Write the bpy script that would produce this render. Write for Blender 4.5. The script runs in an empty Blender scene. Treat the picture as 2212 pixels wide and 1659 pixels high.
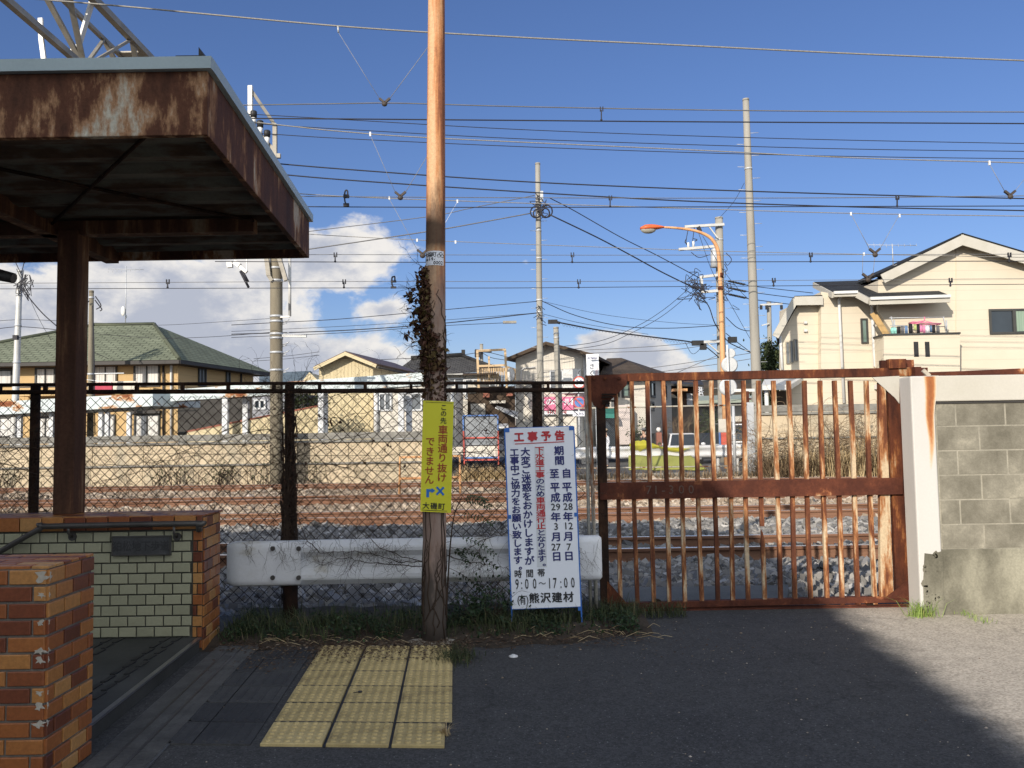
import bpy, math, random
import numpy as np
from mathutils import Vector, Matrix, noise as mnoise
random.seed(7); rng = np.random.default_rng(7)
scene = bpy.context.scene
COL = scene.collection
V = Vector
# ------------------------------------------------------------------ camera
CAM_H, FPX = 1.45, 1800.0                      # eye height (m); focal length in picture units (picture 2212 x 1659 units)
PITCH, ROLL = 0.0625, 0.016
_F0 = V((0, math.cos(PITCH), math.sin(PITCH))); _R0 = V((1, 0, 0)); _U0 = V((0, -math.sin(PITCH), math.cos(PITCH)))
CR = _R0*math.cos(ROLL) - _U0*math.sin(ROLL); CU = _R0*math.sin(ROLL) + _U0*math.cos(ROLL)
cam_data = bpy.data.cameras.new('camera'); cam = bpy.data.objects.new('camera', cam_data); COL.objects.link(cam)
cam_data.sensor_width = 36; cam_data.lens = 36*FPX/2212; cam_data.clip_start = 0.05; cam_data.clip_end = 5000
cam.matrix_world = Matrix(((CR.x, CU.x, -_F0.x, 0), (CR.y, CU.y, -_F0.y, 0), (CR.z, CU.z, -_F0.z, CAM_H), (0, 0, 0, 1)))
scene.camera = cam
# ------------------------------------------------------------------ light
SUN_DIR = V((0.58, 1.0, -0.48)).normalized()   # the way the sunlight travels
SUN_EL = math.asin(-SUN_DIR.z); SUN_AZ = math.atan2(-SUN_DIR.x, -SUN_DIR.y)
SUN_STRENGTH, SKY_STRENGTH, EXPOSURE = 4.5, 0.12, 0.14
sun_data = bpy.data.lights.new('sun', 'SUN'); sun = bpy.data.objects.new('sun', sun_data); COL.objects.link(sun)
sun_data.energy = SUN_STRENGTH; sun_data.angle = math.radians(0.4); sun_data.color = (1.0, 0.90, 0.77)
sun.rotation_euler = (-SUN_DIR).to_track_quat('Z', 'Y').to_euler(); sun.location = (-20, -30, 30)
scene.view_settings.view_transform = 'Standard'; scene.view_settings.look = 'None'
scene.view_settings.gamma = 1; scene.view_settings.exposure = EXPOSURE; scene.view_settings.use_curve_mapping = False
# ------------------------------------------------------------------ node helpers
def nd(nt, kind, ins=None, **props):
    n = nt.nodes.new('ShaderNode' + kind)
    for k, v in props.items(): setattr(n, k, v)
    for k, v in (ins or {}).items():
        s = n.inputs[k]
        if isinstance(v, bpy.types.NodeSocket): nt.links.new(v, s)
        else: s.default_value = v
    return n
def c4(c): return (c[0], c[1], c[2], 1.0)
def mth(nt, op, a, b=None, c=None, clamp=False):
    ins = {0: a}
    if b is not None: ins[1] = b
    if c is not None: ins[2] = c
    return nd(nt, 'Math', ins, operation=op, use_clamp=clamp).outputs[0]
def ramp(nt, fac, stops, interp='LINEAR'):
    n = nd(nt, 'ValToRGB', {0: fac}); cr = n.color_ramp; cr.interpolation = interp
    while len(cr.elements) < len(stops): cr.elements.new(0.5)
    for e, (p, c) in zip(cr.elements, stops): e.position = p; e.color = c4(c)
    return n.outputs[0]
def mixc(nt, fac, a, b, mode='MIX'):
    n = nd(nt, 'Mix', data_type='RGBA', blend_type=mode)
    for idx, v in ((0, fac), (6, a), (7, b)):
        s = n.inputs[idx]
        if isinstance(v, bpy.types.NodeSocket): nt.links.new(v, s)
        else: s.default_value = c4(v) if idx and not isinstance(v, float) else v
    return n.outputs[2]
# ------------------------------------------------------------------ world: sky with clouds
world = bpy.data.worlds.new('World'); scene.world = world; world.use_nodes = True
wt = world.node_tree; wt.nodes.clear()
sky = nd(wt, 'TexSky', sky_type='NISHITA', sun_disc=False, sun_elevation=SUN_EL, sun_rotation=SUN_AZ % (2*math.pi), air_density=1.3, dust_density=0.0, ozone_density=8.0)
skyc = mixc(wt, 1.0, sky.outputs[0], (1.0, .80, .875), 'MULTIPLY')
bg_sky = nd(wt, 'Background', {0: skyc, 1: SKY_STRENGTH})
tc = nd(wt, 'TexCoord'); sp = nd(wt, 'SeparateXYZ', {0: tc.outputs['Generated']})
ymax = mth(wt, 'MAXIMUM', sp.outputs[1], 0.05)
az = mth(wt, 'DIVIDE', sp.outputs[0], ymax); el = mth(wt, 'DIVIDE', sp.outputs[2], ymax)
def blob(cx, cy, rx, ry, amp):
    dx = mth(wt, 'DIVIDE', mth(wt, 'SUBTRACT', az, cx), rx); dy = mth(wt, 'DIVIDE', mth(wt, 'SUBTRACT', el, cy), ry)
    d = mth(wt, 'ADD', mth(wt, 'MULTIPLY', dx, dx), mth(wt, 'MULTIPLY', dy, dy))
    return mth(wt, 'MULTIPLY', mth(wt, 'POWER', 2.718, mth(wt, 'MULTIPLY', d, -1.0)), amp)
bias = None
for b in [(-.56, .13, .26, .13, .62), (-.36, .14, .20, .10, .50), (-.15, .225, .085, .050, .43), (-.24, .225, .07, .035, .36), (-.27, .085, .10, .035, .40), (-.13, .085, .07, .02, .36),
          (.135, .10, .075, .035, .50), (.20, .075, .09, .03, .36), (.02, .21, .012, .012, .3), (.26, .06, .06, .02, .30), (-.155, .155, .03, .012, .28)]:
    g = blob(*b); bias = g if bias is None else mth(wt, 'ADD', bias, g)
mp = nd(wt, 'Mapping', {0: tc.outputs['Generated'], 3: (5.5, 5.5, 9.0)})
nz = nd(wt, 'TexNoise', {'Vector': mp.outputs[0], 'Scale': 1.6, 'Detail': 12.0, 'Roughness': 0.60, 'Distortion': 0.2})
nz2 = nd(wt, 'TexNoise', {'Vector': mp.outputs[0], 'Scale': 2.6, 'Detail': 9.0, 'Roughness': 0.62})
dens = mth(wt, 'ADD', nz.outputs[0], bias)
# an unseen bank of broken cloud, added behind the viewer to fill the shade
behind = nd(wt, 'MapRange', {0: sp.outputs[1], 1: .02, 2: -.25, 3: 0.0, 4: .52}, interpolation_type='SMOOTHSTEP').outputs[0]
dens = mth(wt, 'ADD', dens, behind)
cmask = nd(wt, 'MapRange', {0: dens, 1: .86, 2: .99, 3: 0.0, 4: 0.96}, interpolation_type='SMOOTHSTEP').outputs[0]
# thick cores are grey-violet, thin sunlit edges white
core = nd(wt, 'MapRange', {0: mth(wt, 'ADD', mth(wt, 'MULTIPLY', nz2.outputs[0], .95), mth(wt, 'MULTIPLY', dens, .52)), 1: .88, 2: 1.22, 3: 0.0, 4: 1.0}, interpolation_type='SMOOTHSTEP').outputs[0]
ccol = mixc(wt, core, (.95, .91, .86), (.50, .53, .62))
bright = mth(wt, 'ADD', .88, mth(wt, 'MULTIPLY', behind, .75))
bg_cl = nd(wt, 'Background', {0: mixc(wt, behind, ccol, (.80, .90, 1.0)), 1: bright})
mixs = nd(wt, 'MixShader', {0: cmask, 1: bg_sky.outputs[0], 2: bg_cl.outputs[0]})
nt_out = nd(wt, 'OutputWorld', {0: mixs.outputs[0]})
# ------------------------------------------------------------------ picture-to-place helpers (used to measure positions off the photograph)
def ray(u, v): return (_F0 + CR*((u-1106)/FPX) + CU*((829.5-v)/FPX))
CAMP = V((0, 0, CAM_H))
def P(u, v, Y):
    d = ray(u, v); return CAMP + d*(Y/d.y)
def G(u, v, z=0.0):
    d = ray(u, v); return CAMP + d*((z-CAM_H)/d.z)
class Wall:                                    # an upright plane through two plan points
    def __init__(s, a, b):
        s.a = V((a[0], a[1], 0)); s.b = V((b[0], b[1], 0)); s.t = (s.b-s.a).normalized(); s.n = V((s.t.y, -s.t.x, 0))
        if s.n.y > 0 and abs(s.n.y) > .3: s.n = -s.n
    def hit(s, u, v):
        d = ray(u, v); k = (s.a-CAMP).dot(s.n)/d.dot(s.n); return CAMP + d*k
# ------------------------------------------------------------------ materials
MATS = {}
def pbsdf(name):
    m = bpy.data.materials.new(name); m.use_nodes = True; nt = m.node_tree; b = nt.nodes['Principled BSDF']
    MATS[name] = m; return m, nt, b
def M(name, stops, scale=4.0, stretch=(1, 1, 1), detail=7.0, rgh=0.6, rough=.8, metal=0.0, bump=0.0, fine=0.0, fscale=60.0, spec=.3, attr=0.0, world_co=False, bdist=.01):
    """noise -> colour ramp, a fine speckle on top; attr mixes in the per-piece random value."""
    m, nt, b = pbsdf(name)
    if world_co: co = nd(nt, 'NewGeometry').outputs['Position']
    else: co = nd(nt, 'TexCoord').outputs['Object']
    mpn = nd(nt, 'Mapping', {0: co, 3: stretch})
    n1 = nd(nt, 'TexNoise', {'Vector': mpn.outputs[0], 'Scale': scale, 'Detail': detail, 'Roughness': rgh})
    fac = n1.outputs[0]
    if attr:
        at = nd(nt, 'Attribute', attribute_name='rnd')
        fac = mth(nt, 'ADD', mth(nt, 'MULTIPLY', fac, 1-attr), mth(nt, 'MULTIPLY', at.outputs['Fac'], attr))
    col = ramp(nt, fac, stops)
    h = fac
    if fine:
        n2 = nd(nt, 'TexNoise', {'Vector': co, 'Scale': fscale, 'Detail': 4.0, 'Roughness': .7})
        k = nd(nt, 'MapRange', {0: n2.outputs[0], 1: .25, 2: .75, 3: 1-fine, 4: 1+fine}).outputs[0]
        col = nd(nt, 'VectorMath', {0: col, 3: k}, operation='SCALE').outputs[0]
        h = mth(nt, 'ADD', fac, mth(nt, 'MULTIPLY', n2.outputs[0], .6))
    nt.links.new(col, b.inputs['Base Color'])
    b.inputs['Roughness'].default_value = rough; b.inputs['Metallic'].default_value = metal; b.inputs['Specular IOR Level'].default_value = spec
    if bump:
        bn = nd(nt, 'Bump', {'Strength': bump, 'Distance': bdist, 'Height': h}); nt.links.new(bn.outputs[0], b.inputs['Normal'])
    return m
def rust(name, paint, t=.5, scale=3.0, stretch=(1, 1, .35), stain=(.42, .17, .05), mid=(.17, .055, .022), dark=(.045, .018, .012), w=.05, bump=.35, rough=.85):
    return M(name, [(max(0, t-w*1.6), paint), (t-w*.5, stain), (t+w*.4, mid), (min(1, t+w*3.2), dark)], scale, stretch, 10.0, .68, rough, bump=bump, fine=.22, fscale=45, spec=.2)
M('asphalt', [(.25, (.048, .048, .048)), (.45, (.062, .061, .060)), (.6, (.066, .065, .063)), (.8, (.080, .078, .074))], .9, fine=.4, fscale=120, bump=.5, rough=.9, spec=.25, bdist=.006)
def specks(m, scale, thr, col, amt=1.0):
    nt = m.node_tree; b = nt.nodes['Principled BSDF']; co = nd(nt, 'TexCoord').outputs['Object']
    vo = nd(nt, 'TexVoronoi', {'Vector': co, 'Scale': scale}); rn = nd(nt, 'SeparateColor', {0: vo.outputs['Color']})
    k = mth(nt, 'MULTIPLY', mth(nt, 'LESS_THAN', vo.outputs['Distance'], .30), mth(nt, 'GREATER_THAN', rn.outputs[0], thr))
    k = mth(nt, 'MULTIPLY', k, amt)
    old = b.inputs['Base Color'].links[0].from_socket
    nt.links.new(mixc(nt, k, old, col), b.inputs['Base Color'])
specks(MATS['asphalt'], 80, .955, (.26, .26, .25), .6)
specks(MATS['asphalt'], 150, .80, (.16, .16, .155), .6)
def pole_wear(m):      # paint faded to grey-pink on the lower pole, dark splash zone at the foot, sooty band under the upper joint
    nt = m.node_tree; b = nt.nodes['Principled BSDF']; co = nd(nt, 'TexCoord').outputs['Object']; sx = nd(nt, 'SeparateXYZ', {0: co})
    n = nd(nt, 'TexNoise', {'Vector': nd(nt, 'Mapping', {0: co, 3: (6, 6, 1.4)}).outputs[0], 'Scale': 2.0, 'Detail': 8.0, 'Roughness': .65}); z = mth(nt, 'ADD', sx.outputs[2], mth(nt, 'MULTIPLY_ADD', n.outputs[0], 1.1, -.55))
    fade = nd(nt, 'MapRange', {0: z, 1: 2.75, 2: 2.35, 3: 0.0, 4: .88}).outputs[0]; foot = nd(nt, 'MapRange', {0: z, 1: .62, 2: .34, 3: 0.0, 4: .9}).outputs[0]
    band = mth(nt, 'MULTIPLY', nd(nt, 'MapRange', {0: z, 1: 3.30, 2: 2.98, 3: 0.0, 4: 1.0}).outputs[0], nd(nt, 'MapRange', {0: sx.outputs[2], 1: 2.80, 2: 2.86, 3: 0.0, 4: .85}).outputs[0])
    c = mixc(nt, fade, b.inputs['Base Color'].links[0].from_socket, ramp(nt, n.outputs[0], [(.3, (.16, .085, .06)), (.45, (.27, .20, .165)), (.7, (.36, .285, .24))]))
    c = mixc(nt, band, c, (.05, .03, .022)); c = mixc(nt, foot, c, (.065, .056, .048)); nt.links.new(c, b.inputs['Base Color'])
def sunlit_dust(m, scale, lo, hi, col, amt):        # pale sandy tone painted over the sunlit side to brighten the lit ground
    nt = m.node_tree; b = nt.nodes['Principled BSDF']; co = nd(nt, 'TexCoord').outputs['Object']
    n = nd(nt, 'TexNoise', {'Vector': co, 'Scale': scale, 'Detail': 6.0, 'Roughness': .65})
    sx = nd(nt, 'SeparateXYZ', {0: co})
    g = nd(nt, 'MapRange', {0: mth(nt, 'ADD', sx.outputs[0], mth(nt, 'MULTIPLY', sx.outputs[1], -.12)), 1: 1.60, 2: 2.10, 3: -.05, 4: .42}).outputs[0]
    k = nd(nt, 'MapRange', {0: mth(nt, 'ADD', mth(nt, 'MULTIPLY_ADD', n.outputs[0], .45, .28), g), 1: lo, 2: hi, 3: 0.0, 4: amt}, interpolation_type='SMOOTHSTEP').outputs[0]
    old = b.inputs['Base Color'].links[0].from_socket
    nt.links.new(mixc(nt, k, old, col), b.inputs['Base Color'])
sunlit_dust(MATS['asphalt'], 2.2, .50, .90, (.42, .375, .31), .95)
def cracks(m, scale, col, amt, w=.012):
    nt = m.node_tree; b = nt.nodes['Principled BSDF']; co = nd(nt, 'TexCoord').outputs['Object']
    n = nd(nt, 'TexNoise', {'Vector': co, 'Scale': 3.0, 'Detail': 6.0}); wv = nd(nt, 'VectorMath', {0: co, 1: nd(nt, 'VectorMath', {0: n.outputs['Color'], 3: .35}, operation='SCALE').outputs[0]}, operation='ADD').outputs[0]
    vo = nd(nt, 'TexVoronoi', {'Vector': wv, 'Scale': scale}, feature='DISTANCE_TO_EDGE'); n2 = nd(nt, 'TexNoise', {'Vector': co, 'Scale': .8, 'Detail': 3.0})
    k = mth(nt, 'MULTIPLY', nd(nt, 'MapRange', {0: vo.outputs['Distance'], 1: 0.0, 2: w, 3: amt, 4: 0.0}).outputs[0], nd(nt, 'MapRange', {0: n2.outputs[0], 1: .46, 2: .6}).outputs[0])
    old = b.inputs['Base Color'].links[0].from_socket; nt.links.new(mixc(nt, k, old, col), b.inputs['Base Color'])
def aggregate(m, scale, lo, hi):     # stone grain showing through the whole surface
    nt = m.node_tree; b = nt.nodes['Principled BSDF']; co = nd(nt, 'TexCoord').outputs['Object']; vo = nd(nt, 'TexVoronoi', {'Vector': co, 'Scale': scale}); n = nd(nt, 'TexNoise', {'Vector': co, 'Scale': 7.0, 'Detail': 5.0})
    k = nd(nt, 'MapRange', {0: mth(nt, 'ADD', mth(nt, 'MULTIPLY', nd(nt, 'SeparateColor', {0: vo.outputs['Color']}).outputs[0], .6), mth(nt, 'MULTIPLY', n.outputs[0], .5)), 1: .1, 2: .9, 3: lo, 4: hi}).outputs[0]
    nt.links.new(nd(nt, 'VectorMath', {0: b.inputs['Base Color'].links[0].from_socket, 3: k}, operation='SCALE').outputs[0], b.inputs['Base Color'])
aggregate(MATS['asphalt'], 85, .62, 1.38)
cracks(MATS['asphalt'], .55, (.02, .02, .02), .5, .007)
M('dirt', [(.3, (.035, .026, .018)), (.7, (.085, .065, .046))], 6, fine=.4, fscale=70, bump=.6, rough=.95)
M('far_asphalt', [(.3, (.09, .09, .09)), (.7, (.14, .135, .13))], 1.2, fine=.2, rough=.9)
M('concrete', [(.25, (.13, .125, .11)), (.5, (.24, .23, .205)), (.75, (.33, .315, .28))], 2.5, (1, 1, .5), fine=.18, bump=.25, rough=.9)
M('pole_concrete', [(.3, (0.258, 0.245, 0.215)), (.7, (0.370, 0.353, 0.310))], 3, (1, 1, .15), fine=.08, rough=.85)
M('dark_pole_concrete', [(.3, (.15, .13, .095)), (.7, (.27, .24, .18))], 3, (1, 1, .2), fine=.1, rough=.9)
M('wall_concrete', [(.24, (.27, .24, .185)), (.36, (.40, .35, .26)), (.47, (.53, .44, .31)), (.75, (.59, .485, .34))], 1.0, (1, 1, .22), fine=.06, rough=.9, attr=.12)
M('wall_cap', [(.3, (.17, .165, .15)), (.7, (.30, .29, .26))], 3, fine=.15, rough=.9)
M('apron', [(.3, (.12, .12, .105)), (.7, (.19, .185, .165))], 2, fine=.25, bump=.2, rough=.9)
M('landing', [(.3, (.035, .036, .034)), (.7, (.065, .066, .062))], 3, fine=.2, rough=.6, bump=.1)
M('dark_paver', [(.3, (.04, .04, .042)), (.7, (.075, .074, .072))], 3, fine=.3, rough=.85, bump=.3, attr=.3)
M('grating', [(.3, (.10, .10, .10)), (.7, (.19, .19, .185))], 5, fine=.2, rough=.55, metal=.4)
M('yellow_tile', [(.22, (.20, .15, .08)), (.40, (.44, .34, .155)), (.58, (.53, .41, .19)), (.8, (.60, .475, .23))], 6, fine=.16, fscale=90, rough=.8, bump=.15, attr=.25)
M('ballast_bed', [(.3, (.10, .08, .06)), (.7, (.24, .19, .14))], 25, fine=.5, fscale=30, bump=.8, rough=.95, bdist=.03)
M('rail_rust', [(.3, (.13, .062, .038)), (.55, (.22, .118, .074)), (.8, (.29, .165, .105))], 5, (.25, 1, 2), fine=.15, rough=.85)
M('rail_head', [(.3, (.45, .46, .5)), (.7, (.65, .66, .70))], 4, rough=.22, metal=1.0)
rust('gate_rust', (.46, .36, .23), .43, 5, (1, 1, .22), stain=(.27, .105, .036), mid=(.115, .036, .017), dark=(.045, .016, .011))
rust('gate_beam_rust', (.58, .45, .28), .42, 2.6, (1, 1, .8), stain=(.28, .105, .045), mid=(.125, .040, .022), dark=(.075, .025, .016), w=.04)
rust('bar_rust', (.56, .44, .29), .49, 7, (1, 1, .16), stain=(.36, .16, .065), mid=(.155, .056, .028), dark=(.065, .025, .016), w=.05)
rust('pole_rust', (.58, .36, .20), .52, 2.2, (2.6, 2.6, .13), stain=(.50, .22, .09), mid=(.27, .105, .055), dark=(.14, .06, .035), w=.05, bump=.12, rough=.6)
rust('canopy_rust', (.50, .48, .39), .495, 3.4, (1, 1, .36), stain=(.34, .19, .10), mid=(.11, .046, .026), dark=(.026, .013, .010), w=.06)
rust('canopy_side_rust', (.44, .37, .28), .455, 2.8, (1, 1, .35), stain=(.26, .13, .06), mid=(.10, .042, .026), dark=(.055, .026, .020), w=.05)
rust('post_rust', (.26, .21, .14), .46, 2.5, (2.0, 2.0, .2), stain=(.18, .095, .05), mid=(.09, .043, .026), dark=(.045, .025, .017), w=.07)
rust('pale_pipe', (.42, .40, .34), .60, 3, (1, 1, .25), stain=(.2, .1, .05))
rust('fence_dark', (.045, .038, .03), .42, 6, (1, 1, .5), stain=(.06, .03, .016), mid=(.04, .02, .012), dark=(.018, .011, .008))
M('fence_wire', [(.3, (.018, .013, .011)), (.7, (.045, .03, .022))], 8, rough=.8)
M('flashing_blue', [(.3, (.33, .41, .43)), (.7, (.40, .48, .49))], 1.5, fine=.05, rough=.45)
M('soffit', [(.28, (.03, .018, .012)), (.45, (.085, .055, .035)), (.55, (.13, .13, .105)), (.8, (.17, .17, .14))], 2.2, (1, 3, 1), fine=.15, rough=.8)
M('black_metal', [(.3, (.02, .02, .022)), (.7, (.035, .035, .036))], 4, rough=.5)
M('brick', [(.0, (.085, .026, .016)), (.30, (.19, .055, .022)), (.52, (.31, .105, .03)), (.72, (.40, .175, .05)), (1.0, (.46, .25, .09))], 30, fine=.24, fscale=55, rough=.42, attr=.88, spec=.5, bump=.06)
M('cream_tile', [(.0, (.24, .235, .155)), (.5, (.36, .35, .235)), (1.0, (.42, .41, .28))], 6, fine=.10, rough=.35, attr=.5, spec=.5)
M('mortar', [(.3, (.15, .135, .115)), (.7, (.22, .20, .17))], 9, fine=.2, rough=.95, bump=.2)
M('dark_mortar', [(.3, (.035, .035, .028)), (.7, (.10, .10, .085))], 3, fine=.2, rough=.95)
M('chipped_plaster', [(.3, (.36, .32, .26)), (.7, (.5, .46, .38))], 12, fine=.2, rough=.9)
M('steel_dark', [(.3, (.075, .07, .062)), (.7, (.13, .12, .11))], 6, rough=.42, metal=.5)
M('nosing', [(.3, (.32, .32, .36)), (.7, (.45, .45, .5))], 5, rough=.3, metal=.9)
M('plaque_bronze', [(.3, (.07, .07, .07)), (.7, (.13, .13, .13))], 9, fine=.2, rough=.5, metal=.5, bump=.2)
M('plaque_text', [(.3, (.035, .035, .035)), (.7, (.06, .06, .06))], 9, rough=.6)
M('galv', [(.3, (.42, .44, .46)), (.7, (.58, .60, .62))], 5, fine=.06, rough=.5, metal=.25)
M('guard_white', [(.24, (.34, .27, .17)), (.37, (.60, .57, .50)), (.44, (.74, .74, .73)), (.52, (.78, .785, .79)), (.8, (.80, .81, .83))], 4.0, (.6, 1, 1.2), fine=.05, rough=.45)
M('sign_yellow', [(.3, (.66, .63, .03)), (.7, (.72, .69, .045))], 3, rough=.45)
M('sign_white', [(.25, (.68, .69, .72)), (.45, (.79, .815, .86)), (.7, (.82, .84, .885))], 2, rough=.4)
M('ink_red', [(.3, (.46, .03, .035)), (.7, (.5, .035, .04))], 3, rough=.5)
M('ink_brown_red', [(.3, (.34, .06, .02)), (.7, (.36, .065, .025))], 3, rough=.5)
M('ink_navy', [(.3, (.018, .022, .13)), (.7, (.022, .026, .15))], 3, rough=.5)
M('ink_black', [(.3, (.02, .02, .022)), (.7, (.03, .03, .03))], 3, rough=.5)
M('ink_blue', [(.3, (.03, .16, .52)), (.7, (.035, .18, .55))], 3, rough=.5)
M('ink_grey', [(.3, (.16, .17, .19)), (.7, (.2, .2, .22))], 3, rough=.5)
M('ink_pink', [(.3, (.68, .16, .30)), (.7, (.72, .2, .33))], 3, rough=.6)
M('pale_pink', [(.3, (.75, .50, .50)), (.7, (.8, .55, .55))], 3, rough=.6)
M('chalk', [(.3, (.09, .055, .04)), (.7, (.15, .10, .08))], 30, rough=.9)
M('sign_frame_blue', [(.3, (.02, .12, .42)), (.7, (.03, .15, .5))], 4, rough=.4)
M('paint_red', [(.3, (.52, .10, .08)), (.7, (.58, .13, .10))], 4, rough=.45)
M('paint_blue', [(.3, (.10, .2, .48)), (.7, (.13, .24, .52))], 4, rough=.45)
M('white_paint', [(.25, (0.447, 0.430, 0.387)), (.5, (0.542, 0.529, 0.499)), (.8, (0.576, 0.563, 0.533))], 1.6, (1, 1, .4), fine=.04, rough=.6, bump=.05)
M('wall_coping', [(.25, (0.464, 0.443, 0.378)), (.6, (0.525, 0.503, 0.447))], 1.8, fine=.05, rough=.65, bump=.06)
M('rust_stain', [(.12, (.61, .585, .52)), (.34, (.56, .36, .20)), (.55, (.40, .15, .05)), (.8, (.26, .09, .035))], 9, (1, 1, .12), fine=.1, rough=.8, attr=.72)
M('block', [(.20, (.10, .092, .07)), (.43, (.175, .163, .128)), (.56, (.235, .22, .175)), (.68, (.36, .335, .265))], 4.2, fine=.16, fscale=70, rough=.95, bump=.3, attr=.10)
M('block_joint', [(.3, (.25, .235, .19)), (.7, (.37, .345, .28))], 8, fine=.2, rough=.95, bump=.4)
M('plinth', [(.30, (.085, .08, .06)), (.48, (.18, .17, .13)), (.66, (.32, .305, .235))], 2.6, (1, 1, .6), fine=.2, rough=.95, bump=.35)
M('wire_dark', [(.3, (.022, .022, .028)), (.7, (.03, .03, .038))], 4, rough=.6)
M('wire_copper', [(.3, (.05, .04, .035)), (.7, (.075, .06, .05))], 4, rough=.6)
M('wire_pale', [(.3, (.20, .195, .175)), (.7, (.31, .295, .265))], 3, (8, 1, 1), rough=.5)
M('wire_grey', [(.3, (.12, .12, .125)), (.7, (.17, .17, .17))], 4, rough=.6)
M('insulator_white', [(.3, (.7, .7, .68)), (.7, (.78, .78, .76))], 4, rough=.3)
M('truss_steel', [(.3, (.20, .185, .155)), (.6, (.32, .30, .26)), (.8, (.38, .36, .32))], 2.5, fine=.1, rough=.55, metal=.2)
M('truss_pale', [(.3, (.50, .50, .48)), (.7, (.64, .64, .62))], 2.5, fine=.06, rough=.5, metal=.2)
M('lamp_orange', [(.3, (.62, .12, .04)), (.7, (.7, .15, .05))], 3, rough=.4)
M('lamp_glass', [(.3, (.32, .31, .27)), (.7, (.4, .39, .34))], 3, rough=.25)
M('lamp_post_orange', [(.3, (.40, .17, .07)), (.5, (.66, .36, .17)), (.8, (.72, .42, .21))], 2.5, (1, 1, .3), fine=.12, rough=.55)
M('cream_stucco', [(.3, (0.611, 0.546, 0.430)), (.7, (0.662, 0.593, 0.473))], .7, fine=.04, fscale=30, rough=.9)
M('tan_stucco', [(.3, (0.533, 0.370, 0.181)), (.7, (0.585, 0.413, 0.211))], .8, fine=.04, rough=.9)
M('beige_metal', [(.3, (0.568, 0.482, 0.301)), (.7, (0.611, 0.525, 0.344))], .8, fine=.03, rough=.75)
M('white_stucco', [(.3, (0.602, 0.568, 0.499)), (.7, (0.654, 0.619, 0.550))], .8, fine=.04, rough=.9)
M('pink_tile', [(.3, (.60, .53, .50)), (.7, (.66, .58, .55))], 5, fine=.05, rough=.8)
M('annex_shade_wall', [(.3, (.05, .048, .045)), (.7, (.075, .07, .065))], 2, rough=.9)  # shade under the pale blue roof put into this dark wall colour
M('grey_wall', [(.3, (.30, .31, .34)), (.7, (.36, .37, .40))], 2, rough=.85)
M('brown_wall', [(.3, (.10, .055, .035)), (.7, (.14, .08, .055))], 2, rough=.85)
M('dark_wood', [(.3, (.05, .035, .025)), (.7, (.09, .065, .045))], 2, rough=.85)
M('pale_wood', [(.3, (.50, .36, .21)), (.7, (.60, .45, .28))], 2, rough=.8)
M('bamboo', [(.3, (.42, .27, .11)), (.7, (.55, .37, .17))], 6, (6, 1, 1), rough=.8)
def tiles(name, c1, c2, wx, wz, mort, dark=.55, rough=.8):     # a roof covering: courses drawn with a brick pattern on world-sized coordinates
    m, nt, b = pbsdf(name); co = nd(nt, 'UVMap')
    br = nd(nt, 'TexBrick', {'Vector': co.outputs[0], 'Color1': c4(c1), 'Color2': c4(c2), 'Mortar': c4(tuple(x*dark for x in c1)), 'Scale': 1.0, 'Mortar Size': mort, 'Mortar Smooth': .6, 'Bias': 0.0, 'Brick Width': wx, 'Row Height': wz})
    n = nd(nt, 'TexNoise', {'Vector': nd(nt, 'TexCoord').outputs['Object'], 'Scale': 1.2, 'Detail': 6.0})
    k = nd(nt, 'MapRange', {0: n.outputs[0], 1: .3, 2: .7, 3: .8, 4: 1.15}).outputs[0]
    nt.links.new(nd(nt, 'VectorMath', {0: br.outputs[0], 3: k}, operation='SCALE').outputs[0], b.inputs['Base Color'])
    bn = nd(nt, 'Bump', {'Strength': .8, 'Distance': .03, 'Height': br.outputs['Fac']}); bn.invert = True; nt.links.new(bn.outputs[0], b.inputs['Normal'])
    b.inputs['Roughness'].default_value = rough; b.inputs['Specular IOR Level'].default_value = .2
    return m
tiles('green_tiles', (.165, .185, .13), (.19, .21, .15), .42, .24, .03)
tiles('dark_tiles', (.07, .068, .066), (.10, .097, .092), .27, .25, .03)
tiles('slate_shingles', (.028, .030, .032), (.045, .047, .05), .9, .17, .012)
tiles('brown_shingles', (.085, .065, .048), (.10, .078, .058), .9, .2, .01)
tiles('blue_shingles', (.12, .16, .19), (.14, .18, .21), .9, .2, .01)
M('brown_roof_metal', [(.3, (.10, .065, .05)), (.7, (.13, .085, .065))], 1, rough=.5)
M('roof_edge_dark', [(.3, (.035, .034, .036)), (.7, (.05, .05, .05))], 2, rough=.6)
M('gutter_white', [(.3, (0.619, 0.619, 0.602)), (.7, (0.671, 0.671, 0.654))], 2, rough=.5)
M('gutter_dark', [(.3, (.045, .042, .04)), (.7, (.065, .06, .056))], 2, rough=.6)
M('frame_dark', [(.3, (.05, .05, .048)), (.7, (.07, .07, .066))], 2, rough=.5)
M('frame_white', [(.3, (.6, .62, .64)), (.7, (.68, .7, .72))], 2, rough=.4)
def glass(name, col, rough=.06):
    m, nt, b = pbsdf(name); b.inputs['Base Color'].default_value = c4(col); b.inputs['Roughness'].default_value = rough; b.inputs['Specular IOR Level'].default_value = .6
    n = nd(nt, 'TexNoise', {'Vector': nd(nt, 'TexCoord').outputs['Object'], 'Scale': 1.3, 'Detail': 2.0})
    nt.links.new(mixc(nt, n.outputs[0], tuple(x*.7 for x in col), tuple(x*1.3 for x in col)), b.inputs['Base Color'])
    return m
glass('pane_dark', (.03, .04, .05)); glass('pane_grey', (.16, .175, .19), .15); glass('pane_green', (.16, .23, .20), .12); glass('car_glass', (.035, .045, .055))
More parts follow.
